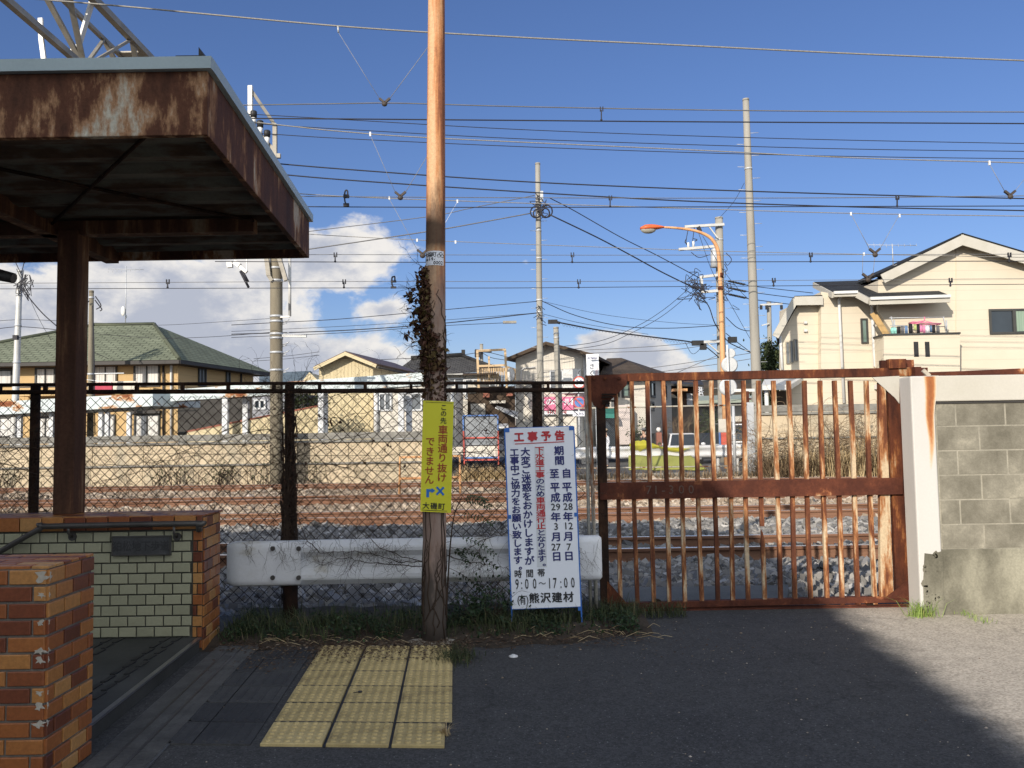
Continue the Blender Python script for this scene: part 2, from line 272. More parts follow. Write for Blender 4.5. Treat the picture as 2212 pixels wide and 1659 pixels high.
M('curtain', [(.3, (.40, .39, .37)), (.5, (.66, .65, .62)), (.75, (.78, .77, .74))], 2.2, (7, 1, .08), detail=3, rough=.85)
M('curtain_green', [(.3, (.16, .24, .18)), (.7, (.34, .43, .34))], 2.2, (7, 1, .08), detail=3, rough=.85)
M('futon_red', [(.3, (.42, .06, .10)), (.7, (.5, .09, .13))], 4, rough=.9)
M('futon_cream', [(.3, (0.619, 0.568, 0.473)), (.7, (0.671, 0.619, 0.533))], 4, rough=.9)
M('tarp_yellow', [(.3, (.50, .46, .02)), (.7, (.62, .57, .04))], 4, rough=.5)
M('net_yellow', [(.3, (.30, .32, .07)), (.7, (.40, .41, .11))], 3, rough=.7)
M('car_white', [(.3, (.76, .77, .78)), (.7, (.8, .8, .81))], 2, rough=.25, spec=.6)
M('car_dark', [(.3, (.02, .025, .035)), (.7, (.03, .035, .045))], 2, rough=.2, spec=.6)
M('tyre', [(.3, (.02, .02, .02)), (.7, (.03, .03, .03))], 6, rough=.9)
M('skin', [(.3, (.50, .31, .22)), (.7, (.55, .35, .25))], 6, rough=.6)
M('cloth_white', [(.3, (.58, .60, .64)), (.7, (.68, .70, .74))], 9, fine=.1, rough=.9)
M('cloth_black', [(.3, (.02, .02, .025)), (.7, (.035, .034, .04))], 9, rough=.9)
M('cloth_grey', [(.3, (.12, .12, .13)), (.7, (.17, .17, .18))], 9, rough=.9)
M('hair_dark', [(.3, (.03, .022, .018)), (.7, (.05, .04, .032))], 20, rough=.7)
M('hat_tan', [(.3, (.40, .31, .21)), (.7, (.46, .36, .25))], 9, rough=.9)
M('awning_green', [(.3, (.03, .17, .14)), (.7, (.04, .2, .165))], 3, rough=.7)
M('tree_dark', [(.0, (.018, .028, .012)), (.5, (.04, .058, .022)), (1.0, (.085, .10, .04))], 2, rough=.8, attr=.7)
M('leaf_green', [(.0, (.012, .026, .012)), (.5, (.03, .055, .022)), (1.0, (.06, .10, .035))], 4, rough=.6, attr=.75)
M('grass', [(.0, (.022, .030, .012)), (.5, (.050, .066, .024)), (.78, (.10, .105, .045)), (.9, (.17, .13, .07)), (1.0, (.30, .24, .14))], 3, rough=.8, attr=.75)
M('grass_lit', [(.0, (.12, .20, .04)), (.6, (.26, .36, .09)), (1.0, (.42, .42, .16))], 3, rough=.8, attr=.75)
M('leaf_ivy', [(.0, (.035, .015, .010)), (.45, (.085, .035, .020)), (.75, (.12, .075, .028)), (1.0, (.16, .14, .045))], 6, rough=.7, attr=.8)
M('vine_stem', [(.3, (.035, .022, .015)), (.7, (.075, .05, .034))], 8, rough=.9)
M('dry_brush', [(.0, (.10, .07, .045)), (.5, (.22, .155, .095)), (1.0, (.36, .27, .165))], 3, rough=.9, attr=.75)
M('straw', [(.0, (.32, .22, .11)), (.5, (.50, .38, .21)), (1.0, (.64, .52, .32))], 3, rough=.9, attr=.75)
M('dead_leaf', [(.0, (.045, .024, .015)), (.5, (.10, .06, .035)), (.85, (.19, .14, .09)), (1.0, (.42, .37, .30))], 3, rough=.9, attr=.8)
M('bark', [(.3, (.05, .038, .028)), (.7, (.10, .08, .06))], 8, (1, 1, .3), rough=.95)
M('stone', [(.0, (.11, .08, .055)), (.35, (.27, .21, .155)), (.7, (.42, .345, .265)), (1.0, (.58, .51, .43))], 9, fine=.1, rough=.9, attr=.85)
M('stone_blue', [(.0, (.07, .068, .066)), (.35, (.165, .16, .152)), (.7, (.30, .29, .275)), (1.0, (.52, .505, .48))], 9, fine=.1, rough=.9, attr=.85)
M('hill', [(.3, (.035, .035, .022)), (.5, (.075, .058, .036)), (.75, (.10, .075, .05))], .02, detail=10, fine=.3, fscale=.15, rough=1.0)
M('red_banner', [(.3, (.60, .10, .07)), (.7, (.68, .14, .09))], 3, rough=.7)
M('sign_back', [(.3, (.50, .52, .53)), (.7, (.6, .62, .63))], 4, rough=.5)
M('pale_green_roof', [(.3, (.26, .30, .25)), (.7, (.34, .38, .32))], 3, (6, 1, 1), rough=.7)
M('screen_grey', [(.3, (.22, .24, .26)), (.7, (.29, .31, .33))], 3, rough=.7)
M('brick_far', [(.3, (.26, .10, .07)), (.7, (.33, .14, .10))], 12, rough=.9)
pole_wear(MATS['pole_rust'])
def grooves(m, step, amt):     # horizontal board joints on a clad wall
    nt = m.node_tree; b = nt.nodes['Principled BSDF']; sx = nd(nt, 'SeparateXYZ', {0: nd(nt, 'NewGeometry').outputs['Position']})
    k = mth(nt, 'MULTIPLY_ADD', mth(nt, 'LESS_THAN', mth(nt, 'FRACT', mth(nt, 'DIVIDE', sx.outputs[2], step)), .05), -amt, 1.0); old = b.inputs['Base Color'].links[0].from_socket
    nt.links.new(nd(nt, 'VectorMath', {0: old, 3: k}, operation='SCALE').outputs[0], b.inputs['Base Color'])
grooves(MATS['cream_stucco'], .455, .16); grooves(MATS['white_stucco'], .30, .12); grooves(MATS['tan_stucco'], .5, .14)
MATS['globe'] = M('globe_white', [(.3, (.75, .74, .72)), (.7, (.8, .79, .77))], 3, rough=.3)
# ------------------------------------------------------------------ geometry helpers
class MB:
    def __init__(s): s.v = []; s.f = []; s.sm = []; s.r = []; s.uv = {}
    def add(s, vs, fs, smooth=False, rnd=None):
        k = len(s.v); s.v += [tuple(p) for p in vs]; s.r += [random.random() if rnd is None else rnd]*len(vs)
        for f in fs: s.f.append(tuple(i+k for i in f)); s.sm.append(smooth)
        return s
    def box(s, c, d, rnd=None):
        x, y, z = c; a, b, h = d[0]/2, d[1]/2, d[2]/2
        return s.hexa([(x-a, y-b, z-h), (x+a, y-b, z-h), (x+a, y+b, z-h), (x-a, y+b, z-h), (x-a, y-b, z+h), (x+a, y-b, z+h), (x+a, y+b, z+h), (x-a, y+b, z+h)], rnd)
    def hexa(s, vs, rnd=None):
        return s.add(vs, [(0, 3, 2, 1), (4, 5, 6, 7), (0, 1, 5, 4), (1, 2, 6, 5), (2, 3, 7, 6), (3, 0, 4, 7)], rnd=rnd)
    def beam(s, p0, p1, w, h, up=V((0, 0, 1))):
        p0, p1 = V(p0), V(p1); d = (p1-p0).normalized()
        if abs(d.dot(up)) > .98: up = V((0, 1, 0))
        a = d.cross(up).normalized()*(w/2); b = a.cross(d).normalized()*(h/2)
        return s.hexa([p0-a-b, p0+a-b, p1+a-b, p1-a-b, p0-a+b, p0+a+b, p1+a+b, p1-a+b])
    def tube(s, pts, r, n=6, caps=True, smooth=True, rnd=None):
        pts = [V(p) for p in pts]; m = len(pts); rs = r if isinstance(r, (list, tuple)) else [r]*m
        vs, fs = [], []; ref = None
        for i, p in enumerate(pts):
            t = (pts[min(i+1, m-1)]-pts[max(i-1, 0)]).normalized()
            if ref is None: ref = t.orthogonal().normalized()
            a = (ref-t*ref.dot(t))
            a = a.normalized() if a.length > 1e-6 else t.orthogonal().normalized()
            ref = a; b = t.cross(a)
            for k in range(n):
                g = 2*math.pi*k/n; vs.append(p+(a*math.cos(g)+b*math.sin(g))*rs[i])
        for i in range(m-1):
            for k in range(n):
                k2 = (k+1) % n; fs.append((i*n+k, i*n+k2, (i+1)*n+k2, (i+1)*n+k))
        s.add(vs, fs, smooth, rnd)
        if caps:
            q = len(s.v)-len(vs); s.f.append(tuple(q+i for i in reversed(range(n)))); s.sm.append(False)
            s.f.append(tuple(q+(m-1)*n+i for i in range(n))); s.sm.append(False)
        return s
    def disc(s, c, nrm, r, th, n=20):
        nrm = V(nrm).normalized(); return s.tube([V(c)-nrm*th/2, V(c)+nrm*th/2], r, n, smooth=False)
    def prism(s, poly, vec):
        n = len(poly); vec = V(vec); vs = [V(p) for p in poly]+[V(p)+vec for p in poly]
        return s.add(vs, [tuple(reversed(range(n))), tuple(range(n, 2*n))]+[(i, (i+1) % n, n+(i+1) % n, n+i) for i in range(n)])
    def quad(s, a, b, c, d, rnd=None): return s.add([a, b, c, d], [(0, 1, 2, 3)], rnd=rnd)
    def tile(s, o, u, v, nrm, w, h, dep, ch, rnd=None):    # a brick face: chamfered block standing dep out of a wall
        o, u, v, nrm = V(o), V(u), V(v), V(nrm)
        def ring(i, d): return [o+u*i+v*i+nrm*d, o+u*(w-i)+v*i+nrm*d, o+u*(w-i)+v*(h-i)+nrm*d, o+u*i+v*(h-i)+nrm*d]
        vs = ring(0, 0)+ring(0, dep-ch)+ring(ch, dep); fs = [(8, 9, 10, 11)]
        for k in (0, 4):
            for i in range(4): fs.append((k+i, k+(i+1) % 4, k+4+(i+1) % 4, k+4+i))
        return s.add(vs, fs, rnd=rnd)
    def ball(s, c, r, n=8, sq=(1, 1, 1)):
        c = V(c); vs = [c+V((0, 0, -r*sq[2]))]; fs = []; m = n//2
        for i in range(1, m):
            t = math.pi*i/m
            for k in range(n):
                g = 2*math.pi*k/n; vs.append(c+V((math.sin(t)*math.cos(g)*r*sq[0], math.sin(t)*math.sin(g)*r*sq[1], -math.cos(t)*r*sq[2])))
        vs.append(c+V((0, 0, r*sq[2]))); L = len(vs)-1
        for k in range(n):
            k2 = (k+1) % n; fs.append((0, 1+k2, 1+k)); fs.append((L, 1+(m-2)*n+k, 1+(m-2)*n+k2))
            for i in range(m-2): fs.append((1+i*n+k, 1+i*n+k2, 1+(i+1)*n+k2, 1+(i+1)*n+k))
        return s.add(vs, fs, True)
    def build(s, name, mat, parent=None, label=None, cat=None, group=None, kind=None, bevel=0):
        off = V((0, 0, 0)); p = parent
        while p is not None: off += p.location; p = p.parent
        me = bpy.data.meshes.new(name)
        me.from_pydata([(a-off.x, b-off.y, c-off.z) for a, b, c in s.v], [], s.f)
        me.polygons.foreach_set('use_smooth', s.sm)
        at = me.attributes.new('rnd', 'FLOAT', 'POINT'); at.data.foreach_set('value', s.r)
        if s.uv:
            ul = me.uv_layers.new(name='UVMap')
            for pi, uvs in s.uv.items():
                for li, c in zip(me.polygons[pi].loop_indices, uvs): ul.data[li].uv = c
        me.materials.append(MATS[mat]); me.validate()
        o = bpy.data.objects.new(name, me); COL.objects.link(o); o.parent = parent
        if bevel:
            b = o.modifiers.new('bevel', 'BEVEL'); b.width = bevel; b.segments = 2; b.limit_method = 'ANGLE'; b.angle_limit = .7
        return tag(o, label, cat, group, kind)
    def roof(s, poly):                                     # a roof face with metre-sized coordinates along its eave and slope
        p = [V(q) for q in poly]; u = p[1]-p[0]; u.z = 0; u.normalize(); nrm = (p[1]-p[0]).cross(p[2]-p[0]).normalized(); v = nrm.cross(u)
        s.uv[len(s.f)] = [((q-p[0]).dot(u), (q-p[0]).dot(v)) for q in p]
        return s.add(p, [tuple(range(len(p)))])
def tag(o, label=None, cat=None, group=None, kind=None):
    for k, v in (('label', label), ('category', cat), ('group', group), ('kind', kind)):
        if v: o[k] = v
    return o
def thing(name, loc, label, cat, group=None):
    o = bpy.data.objects.new(name, None); COL.objects.link(o); o.location = loc; o.empty_display_size = .1
    return tag(o, label, cat, group)
def np_mesh(name, mat, verts, faces, rnd, smooth=False, parent=None, mats=None, mat_idx=None):
    """fast build from arrays: verts (N,3), faces (M,k)."""
    me = bpy.data.meshes.new(name); n, m, k = len(verts), len(faces), faces.shape[1]
    me.vertices.add(n); me.vertices.foreach_set('co', np.asarray(verts, np.float32).ravel())
    me.loops.add(m*k); me.loops.foreach_set('vertex_index', np.asarray(faces, np.int32).ravel())
    me.polygons.add(m); me.polygons.foreach_set('loop_start', np.arange(0, m*k, k, dtype=np.int32)); me.polygons.foreach_set('loop_total', np.full(m, k, np.int32))
    me.polygons.foreach_set('use_smooth', np.full(m, smooth))
    at = me.attributes.new('rnd', 'FLOAT', 'POINT'); at.data.foreach_set('value', np.asarray(rnd, np.float32))
    for q in (mats or [mat]): me.materials.append(MATS[q])
    if mat_idx is not None: me.polygons.foreach_set('material_index', np.asarray(mat_idx, np.int32))
    me.update(); me.validate()
    o = bpy.data.objects.new(name, me); COL.objects.link(o); o.parent = parent; return o
# ------------------------------------------------------------------ lettering (flat glyphs cut from the built-in font)
_GL = {}
_gc = bpy.data.curves.new('glyph', 'FONT'); _gc.resolution_u = 2; _go = bpy.data.objects.new('glyph', _gc)
def glyph(ch, bold):
    if (ch, bold) not in _GL:
        if _go.name not in COL.objects: COL.objects.link(_go)
        _gc.body = ch; _gc.offset = bold
        dg = bpy.context.evaluated_depsgraph_get(); dg.update()
        me = bpy.data.meshes.new_from_object(_go.evaluated_get(bpy.context.evaluated_depsgraph_get()))
        vs = [(v.co.x, v.co.y) for v in me.vertices]; fs = [tuple(p.vertices) for p in me.polygons]; bpy.data.meshes.remove(me)
        w = max((x for x, y in vs), default=0)+min((x for x, y in vs), default=0)
        _GL[(ch, bold)] = (vs, fs, w/2, .378 if ord(ch) > 0x2000 else .35)
    return _GL[(ch, bold)]
def put(mb, ch, c, ex, ey, sx, sy=None, bold=.018):        # one character centred at c in the plane (ex, ey); thick strokes are stacked copies
    vs, fs, cx, cy = glyph(ch, 0); sy = sx if sy is None else sy; nn = ex.cross(ey)
    if ord(ch) > 0x2000: cx = .5
    b = max(0, bold)
    for k, (dx, dy) in enumerate(((-b, 0), (b, 0), (0, b), (0, -b)) if b else ((0, 0),)):
        mb.add([V(c)+ex*((x-cx+dx)*sx)+ey*((y-cy+dy)*sy)+nn*(.0003*k) for x, y in vs], fs)
def catmull(pts, n=8):
    pts = [V(p) for p in pts]; q = [pts[0]*2-pts[1]]+pts+[pts[-1]*2-pts[-2]]; out = []
    for i in range(1, len(q)-2):
        a, b, c, d = q[i-1:i+3]
        for k in range(n):
            t = k/n; out.append(.5*((2*b)+(c-a)*t+(2*a-5*b+4*c-d)*t*t+(3*b-3*c+d-a)*t**3))
    return out+[pts[-1]]
def leafcloud(pts, sizes, rnds, curl=.25):
    """little pointed leaves (one bent quad each), any orientation."""
    n = len(pts); a = rng.normal(size=(n, 3)); a /= np.linalg.norm(a, axis=1)[:, None]
    b = np.cross(a, rng.normal(size=(n, 3))); b /= np.linalg.norm(b, axis=1)[:, None]; c = np.cross(a, b)
    s = np.asarray(sizes)[:, None]
    v = np.stack([pts-a*s, pts+b*s*.55+c*s*curl, pts+a*s, pts-b*s*.55+c*s*curl], 1).reshape(-1, 3)
    return v, np.arange(4*n).reshape(n, 4), np.repeat(rnds, 4)
def blades(base, h, lean, w, rnds):
    """grass blades: tapering two-piece strips."""
    n = len(base); g = rng.uniform(0, 2*math.pi, n); d = np.stack([np.cos(g), np.sin(g), np.zeros(n)], 1); p = np.stack([-np.sin(g), np.cos(g), np.zeros(n)], 1)
    h = np.asarray(h)[:, None]; l = (np.asarray(lean)[:, None])*h; w = np.asarray(w)[:, None]; up = np.array([[0, 0, 1.0]])
    m = base+up*h*.6+d*l*.35; t = base+up*h*(1-.25*np.minimum(1, l/h))+d*l
    v = np.stack([base-p*w, base+p*w, m+p*w*.7, m-p*w*.7, t+p*w*.1, t-p*w*.1], 1).reshape(-1, 3)
    i = np.arange(n)[:, None]*6; f = np.concatenate([i+np.array([[0, 1, 2, 3]]), i+np.array([[3, 2, 4, 5]])], 0)
    return v, f, np.repeat(rnds, 6)
def twig(mb, p, d, length, r, n=7, wob=.25, droop=0.0, branch=0, spread=.7, sides=4):
    p, d = V(p), V(d).normalized(); pts = [p.copy()]; st = length/n
    for i in range(n):
        d = (d+V((random.gauss(0, wob), random.gauss(0, wob*.6), random.gauss(0, wob)-droop))).normalized(); p = p+d*st; pts.append(p.copy())
        if branch and random.random() < .5:
            twig(mb, p, d+V((random.gauss(0, spread), random.gauss(0, spread*.5), random.gauss(0, spread))), length*random.uniform(.25, .55), r*.6, max(3, n-2), wob, droop, branch-1, spread, sides)
    mb.tube(pts, [r*(1-.75*i/n) for i in range(n+1)], sides, caps=False)
    return pts
# ================================================================== SETTING: grounds
mb = MB(); mb.quad((-900, 28, -.13), (900, 28, -.13), (900, 1800, -.13), (-900, 1800, -.13)); mb.quad((-900, -900, -.30), (900, -900, -.30), (900, 28, -.30), (-900, 28, -.30))
mb.quad((-900, 28, -.30), (900, 28, -.30), (900, 28, -.13), (-900, 28, -.13))
mb.build('ground', 'dirt', kind='structure')
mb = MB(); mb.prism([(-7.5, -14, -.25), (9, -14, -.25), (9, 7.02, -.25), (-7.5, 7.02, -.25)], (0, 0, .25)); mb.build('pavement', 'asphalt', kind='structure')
mb = MB(); mb.prism([(.82, 7.03, -.25), (2.25, 7.03, -.25), (2.62, 8.1, -.25), (.82, 8.1, -.25)], (0, 0, .235)); mb.prism([(.80, 7.10, -.02), (.80, 7.18, -.02), (3.2, 7.18, -.02), (3.2, 7.10, -.02)], (0, 0, .012))
mb.build('concrete_apron', 'apron', kind='structure')
mb = MB(); mb.prism([(4.5, 28.55, -.13), (18, 28.55, -.13), (30, 120, -.13), (4.5, 120, -.13)], (0, 0, .10)); mb.prism([(-30, 31, -.13), (4.5, 31, -.13), (4.5, 120, -.13), (-30, 120, -.13)], (0, 0, .10))
mb.build('road', 'far_asphalt', kind='structure')
# ballast bed: a gently heaped sheet
xs = np.linspace(-21, 21, 120); ys = np.linspace(7.3, 28.2, 90)
TR = [10.69, 15.25, 19.75, 24.9]; ROT = [0, 0, -.03, -.055]
def bed(x, y):
    z = -.115+.02*math.sin(x*1.7+y*2.3)+.015*math.sin(x*4.1-y*3.3)
    if y < 8.2: z -= (8.2-y)*.05*(1 if x < .8 or x > 2.6 else .6)
    return z
mb = MB(); vs = [(x, y, bed(x, y)) for y in ys for x in xs]; n = len(xs)
mb.add(vs, [(j*n+i, j*n+i+1, (j+1)*n+i+1, (j+1)*n+i) for j in range(len(ys)-1) for i in range(n-1)], True); mb.build('ballast_bed', 'ballast_bed', kind='structure')
mb = MB(); mb.box((6.3, 28.35, -.02), (10.6, .28, .30)); mb.build('kerb', 'concrete', kind='structure', bevel=.015)
# hills far away
mb = MB(); nx = 120
hv = []
for i in range(nx+1):
    x = -1500+3000*i/nx; h = 6+10*mnoise.fractal(V((x*.004, 3.1, 0)), 1, 2, 5)+62*math.exp(-((x-260)/190)**2)+26*math.exp(-((x-480)/140)**2)
    hv += [(x, 760, -2), (x, 900+60*math.sin(i*.7), max(4, h*.62)), (x, 1060+40*math.sin(i*1.1), max(8, h)), (x, 1300, -2)]
mb.add(hv, [(i*4+k, (i+1)*4+k, (i+1)*4+k+1, i*4+k+1) for i in range(nx) for k in range(3)], True); mb.build('hills', 'hill', kind='structure')
# ---- loose stones of the ballast (uncountable)
_b = np.array([(-1, -1, -1), (1, -1, -1), (1, 1, -1), (-1, 1, -1), (-1, -1, 1), (1, -1, 1), (1, 1, 1), (-1, 1, 1)], float)*.5
_bf = np.array([(0, 3, 2, 1), (4, 5, 6, 7), (0, 1, 5, 4), (1, 2, 6, 5), (2, 3, 7, 6), (3, 0, 4, 7)])
def stones(name, mat, x0, x1, y0, y1, size, per, zlift, fov=True, avoid=True):
    n = int((x1-x0)*(y1-y0)*per); p = np.stack([rng.uniform(x0, x1, n), rng.uniform(y0, y1, n)], 1)
    if fov: p = p[np.abs(p[:, 0]) < p[:, 1]*.64+.6]
    if avoid:
        k = ~((p[:, 0] > .80) & (p[:, 0] < 2.62+(p[:, 1]-8.1)*.3) & (p[:, 1] < 8.05)); p = p[k]
    n = len(p); z = np.array([bed(a, b) for a, b in p])+zlift+rng.uniform(-.012, .022, n)
    vv = _b[None]*(1+rng.uniform(-.34, .34, (n, 8, 3)))
    s = size*rng.lognormal(0, .26, n)[:, None, None]*np.stack([rng.uniform(.8, 1.35, n), rng.uniform(.7, 1.2, n), rng.uniform(.55, .95, n)], 1)[:, None, :]
    vv = vv*s; q = rng.normal(size=(n, 4)); q /= np.linalg.norm(q, axis=1)[:, None]; w, x, y, zz = q.T
    R = np.stack([1-2*(y*y+zz*zz), 2*(x*y-zz*w), 2*(x*zz+y*w), 2*(x*y+zz*w), 1-2*(x*x+zz*zz), 2*(y*zz-x*w), 2*(x*zz-y*w), 2*(y*zz+x*w), 1-2*(x*x+y*y)], 1).reshape(n, 3, 3)
    vv = np.einsum('nij,nkj->nki', R, vv)+np.concatenate([p, z[:, None]], 1)[:, None, :]
    f = (_bf[None]+np.arange(n)[:, None, None]*8).reshape(-1, 4)
    o = np_mesh(name, mat, vv.reshape(-1, 3), f, np.repeat(np.clip(rng.normal(.5, .22, n), 0, 1), 8)); o['kind'] = 'stuff'
    return o
stones('ballast_stones', 'stone_blue', -5.2, 5.6, 7.15, 10.0, .070, 480, .012)
stones('ballast_stones', 'stone_blue', -7, 7.5, 10.15, 14.6, .068, 290, .022)
stones('ballast_stones', 'stone', -10, 10, 14.6, 19.2, .066, 190, .02)
stones('ballast_stones', 'stone', -12.5, 12.5, 19.2, 23.8, .070, 150, .02)
stones('ballast_stones', 'stone', -17, 17, 23.8, 28.1, .075, 140, .03)
# ================================================================== RAILWAY TRACKS
def rail_profile(mb_, yc, rot, z0, x0=-26, x1=26):
    prof = [(-.064, 0), (.064, 0), (.064, .012), (.012, .030), (.009, .118), (.032, .130), (.034, .156), (.028, .165), (-.028, .165), (-.034, .156), (-.032, .130), (-.009, .118), (-.012, .030), (-.064, .012)]
    pa = [(x0, yc+rot*x0+a, z0+b) for a, b in prof]; pb = [(x1, yc+rot*x1+a, z0+b) for a, b in prof]; n = len(prof)
    mb_.add(pa+pb, [(i, (i+1) % n, n+(i+1) % n, n+i) for i in range(n)])
TL = ['rusty railway track nearest the gate, with pale grey stones around it', 'second railway track from the gate, orange brown rails in the sun', 'third railway track from the gate, low rails in tan ballast', 'farthest railway track, right below the concrete wall']
for k, (yc, rot) in enumerate(zip(TR, ROT)):
    t = thing('railway_track', (0, yc, -.09), TL[k], 'railway track', 'parallel railway tracks')
    for s in (-1, 1):
        m = MB(); rail_profile(m, yc+s*.5655, rot, -.085); r = m.build('rail', 'rail_rust', t)
        m = MB(); a, b = -26, 26; y0 = yc+s*.5655
        m.hexa([(a, y0+rot*a-.026, .0805), (b, y0+rot*b-.026, .0805), (b, y0+rot*b+.026, .0805), (a, y0+rot*a+.026, .0805), (a, y0+rot*a-.024, .083), (b, y0+rot*b-.024, .083), (b, y0+rot*b+.024, .083), (a, y0+rot*a+.024, .083)])
        m.build('rail_head', 'rail_head', r)
        for i in range(14 if k < 2 else 0):        # clips holding the rail foot down
            m2 = MB() if i == 0 else m2
            x = -4.2+i*.62
            m2.box((x, y0-.085, -.055), (.07, .05, .05)); m2.box((x, y0+.085, -.055), (.07, .05, .05))
        if k < 2: m2.build('rail_clips', 'rail_rust', r)
# ================================================================== FORECOURT: step, drain, paving tiles
E1, E2 = V((.9976, -.07, 0)), V((-.07, .9976, 0)); O = V((-1.222, 4.04, 0))
def L(a, b, z=0.0): return O+E1*a+E2*b+V((0, 0, z))
# landing and stairs
mb = MB(); mb.prism([(-5.6, 4.0, -.3), (-2.06, 3.95, -.3), (-2.19, 5.86, -.3), (-5.6, 5.9, -.3)], (0, 0, .395)); mb.build('stair_landing', 'landing', kind='structure')
mb = MB()
for i in range(5): mb.box((-5.6-.15-.3*i, 4.93, -.3-.15*i), (.3, 1.9, .5))
mb.build('stairs', 'landing', kind='structure')
mb = MB()
for y in np.arange(4.02, 5.8, .31):
    for r_, x in enumerate((-2.22, -2.30, -2.62, -2.70)):
        for k in range(2): mb.box((x-(y-4)*.065, y+.075+.155*k, .098), (.030, .125, .008))
mb.build('stair_landing_grip', 'black_metal', kind='structure')
t = mb = MB(); mb.beam((-2.055, 3.93, .092), (-2.186, 5.85, .092), .03, .012); mb.build('step_nosing', 'nosing', label='thin bright metal strip along the edge of the stair landing', cat='edge strip')
# drain grating
mb = MB(); g0 = [L(-.72, -1.4), L(-.42, -1.4), L(-.455, 1.95), L(-.755, 1.95)]
g0 = [V((-1.90, 3.2, 0)), V((-1.60, 3.2, 0)), V((-1.80, 5.95, 0)), V((-2.10, 5.95, 0))]
dr = thing('drain_grating', (-1.85, 4.5, 0), 'long grey ribbed drain cover between the stairs and the dark paving', 'drain cover')
mb.prism([p+V((0, 0, .002)) for p in g0], (0, 0, .006)); mb.build('frame', 'grating', dr)
mb = MB(); mb2 = MB(); A, B, C_, D = g0
for i in range(150):
    f = (i+.5)/150; a, b = A.lerp(D, f), B.lerp(C_, f)
    mb.beam(a.lerp(b, .04)+V((0, 0, .011)), a.lerp(b, .96)+V((0, 0, .011)), .008, .008)
mb.build('ribs', 'grating', dr)
for f in (.36, .64): mb2.beam(A.lerp(B, f)+V((0, 0, .012)), D.lerp(C_, f)+V((0, 0, .012)), .012, .012)
mb2.build('strips', 'steel_dark', dr)
# dark guide paving with raised bars
mb = MB()
for i in range(2):
    for j in range(6):
        a, b = -.335-.31*i+.28, .02+.31*j
        a = -.33+(-.29 if i else 0); o = L(a, b, .0); r_ = random.random()
        if i and j > 4: continue
        mb.hexa([L(a, b, 0), L(a+.28, b, 0), L(a+.28, b+.30, 0), L(a, b+.30, 0), L(a, b, .008), L(a+.28, b, .008), L(a+.28, b+.30, .008), L(a, b+.30, .008)], r_)
        for k in range(4):
            q = a+.035+.062*k; mb.hexa([L(q, b+.02, .006), L(q+.025, b+.02, .006), L(q+.025, b+.28, .006), L(q, b+.28, .006), L(q+.005, b+.025, .013), L(q+.02, b+.025, .013), L(q+.02, b+.275, .013), L(q+.005, b+.275, .013)], r_*.6)
mb.build('dark_paving', 'dark_paver', kind='structure')
# yellow truncated-dome tiles
ROWN = ['front row nearest the viewer', 'second row from the front', 'third row from the front', 'fourth row from the front', 'fifth row, partly under dead leaves', 'farthest row, mostly covered by soil']
COLN = ['left column', 'middle column', 'right column']; CX = [0, .318, .632]; WC = [.30, .30, .285]
for j in range(6):
    for i in range(3):
        a, b = CX[i], .012+.31*j; w = WC[i] if not (i == 2 and j == 0) else .25; r_ = random.random(); dz = random.uniform(-.001, .002)
        t = thing('tactile_tile', L(a+w/2, b+.15), 'yellow bumpy paving tile in the %s, %s' % (ROWN[j], COLN[i]), 'paving tile', 'yellow tactile tiles')
        m = MB(); m.tile(L(a, b, 0), E1, E2, (0, 0, 1), w, .298, .016+dz, .004, r_)
        nc = 6 if w > .27 else 5
        for p in range(nc):
            for q in range(6):
                c = L(a+.03+p*(w-.06)/(nc-1), b+.028+q*.0483, .0155+dz); vs = []; k8 = 10
                for rr, zz in ((.0165, 0), (.0115, .008)):
                    vs += [c+V((rr*math.cos(2*math.pi*k/k8), rr*math.sin(2*math.pi*k/k8), zz)) for k in range(k8)]
                m.add(vs, [(k, (k+1) % k8, k8+(k+1) % k8, k8+k) for k in range(k8)]+[tuple(range(k8, 2*k8))], False, r_*.8+.2)
        m.build('tile', 'yellow_tile', t)
mb = MB()
for f in (.305, .617):
    mb.hexa([L(f, 0, .001), L(f+.012, 0, .001), L(f+.012, 1.6, .001), L(f, 1.6, .001), L(f, 0, .006), L(f+.012, 0, .006), L(f+.012, 1.6, .006), L(f, 1.6, .006)])
for j in range(1, 6):
    for i in range(3):
        a, w = CX[i], WC[i]; b = .312+.31*(j-1)-.0005; mb.hexa([L(a, b, .001), L(a+w, b, .001), L(a+w, b+.010, .001), L(a, b+.010, .001), L(a, b, .0158), L(a+w, b, .0158), L(a+w, b+.010, .0158), L(a, b+.010, .0158)])
mb.build('pavement_joint', 'black_metal', kind='structure')
# ================================================================== BRICK WALLS OF THE STAIRWELL
def brick_face(mb_, o, u, v, nrm, W_, H_, bw, bh, j, dep=.012, ch=.003, shift0=0, rn=None):
    rows = int(round(H_/(bh+j))); bh = H_/rows-j
    for r_ in range(rows):
        x = -((r_+shift0) % 2)*(bw+j)/2
        while x < W_-.004:
            a, b = max(x, 0)+ (j/2 if x <= 0 else 0), min(x+bw, W_)
            if b-a > .012: mb_.tile(V(o)+V(u)*a+V(v)*(r_*(bh+j)+j/2), u, v, nrm, b-a, bh, dep, ch, random.random() if rn is None else rn())
            x += bw+j
X, Y_, Z = V((1, 0, 0)), V((0, 1, 0)), V((0, 0, 1))
def bcol():
    r_ = random.random(); return random.uniform(.60, 1.0) if r_ < .34 else random.uniform(.34, .58) if r_ < .76 else random.uniform(.0, .28)
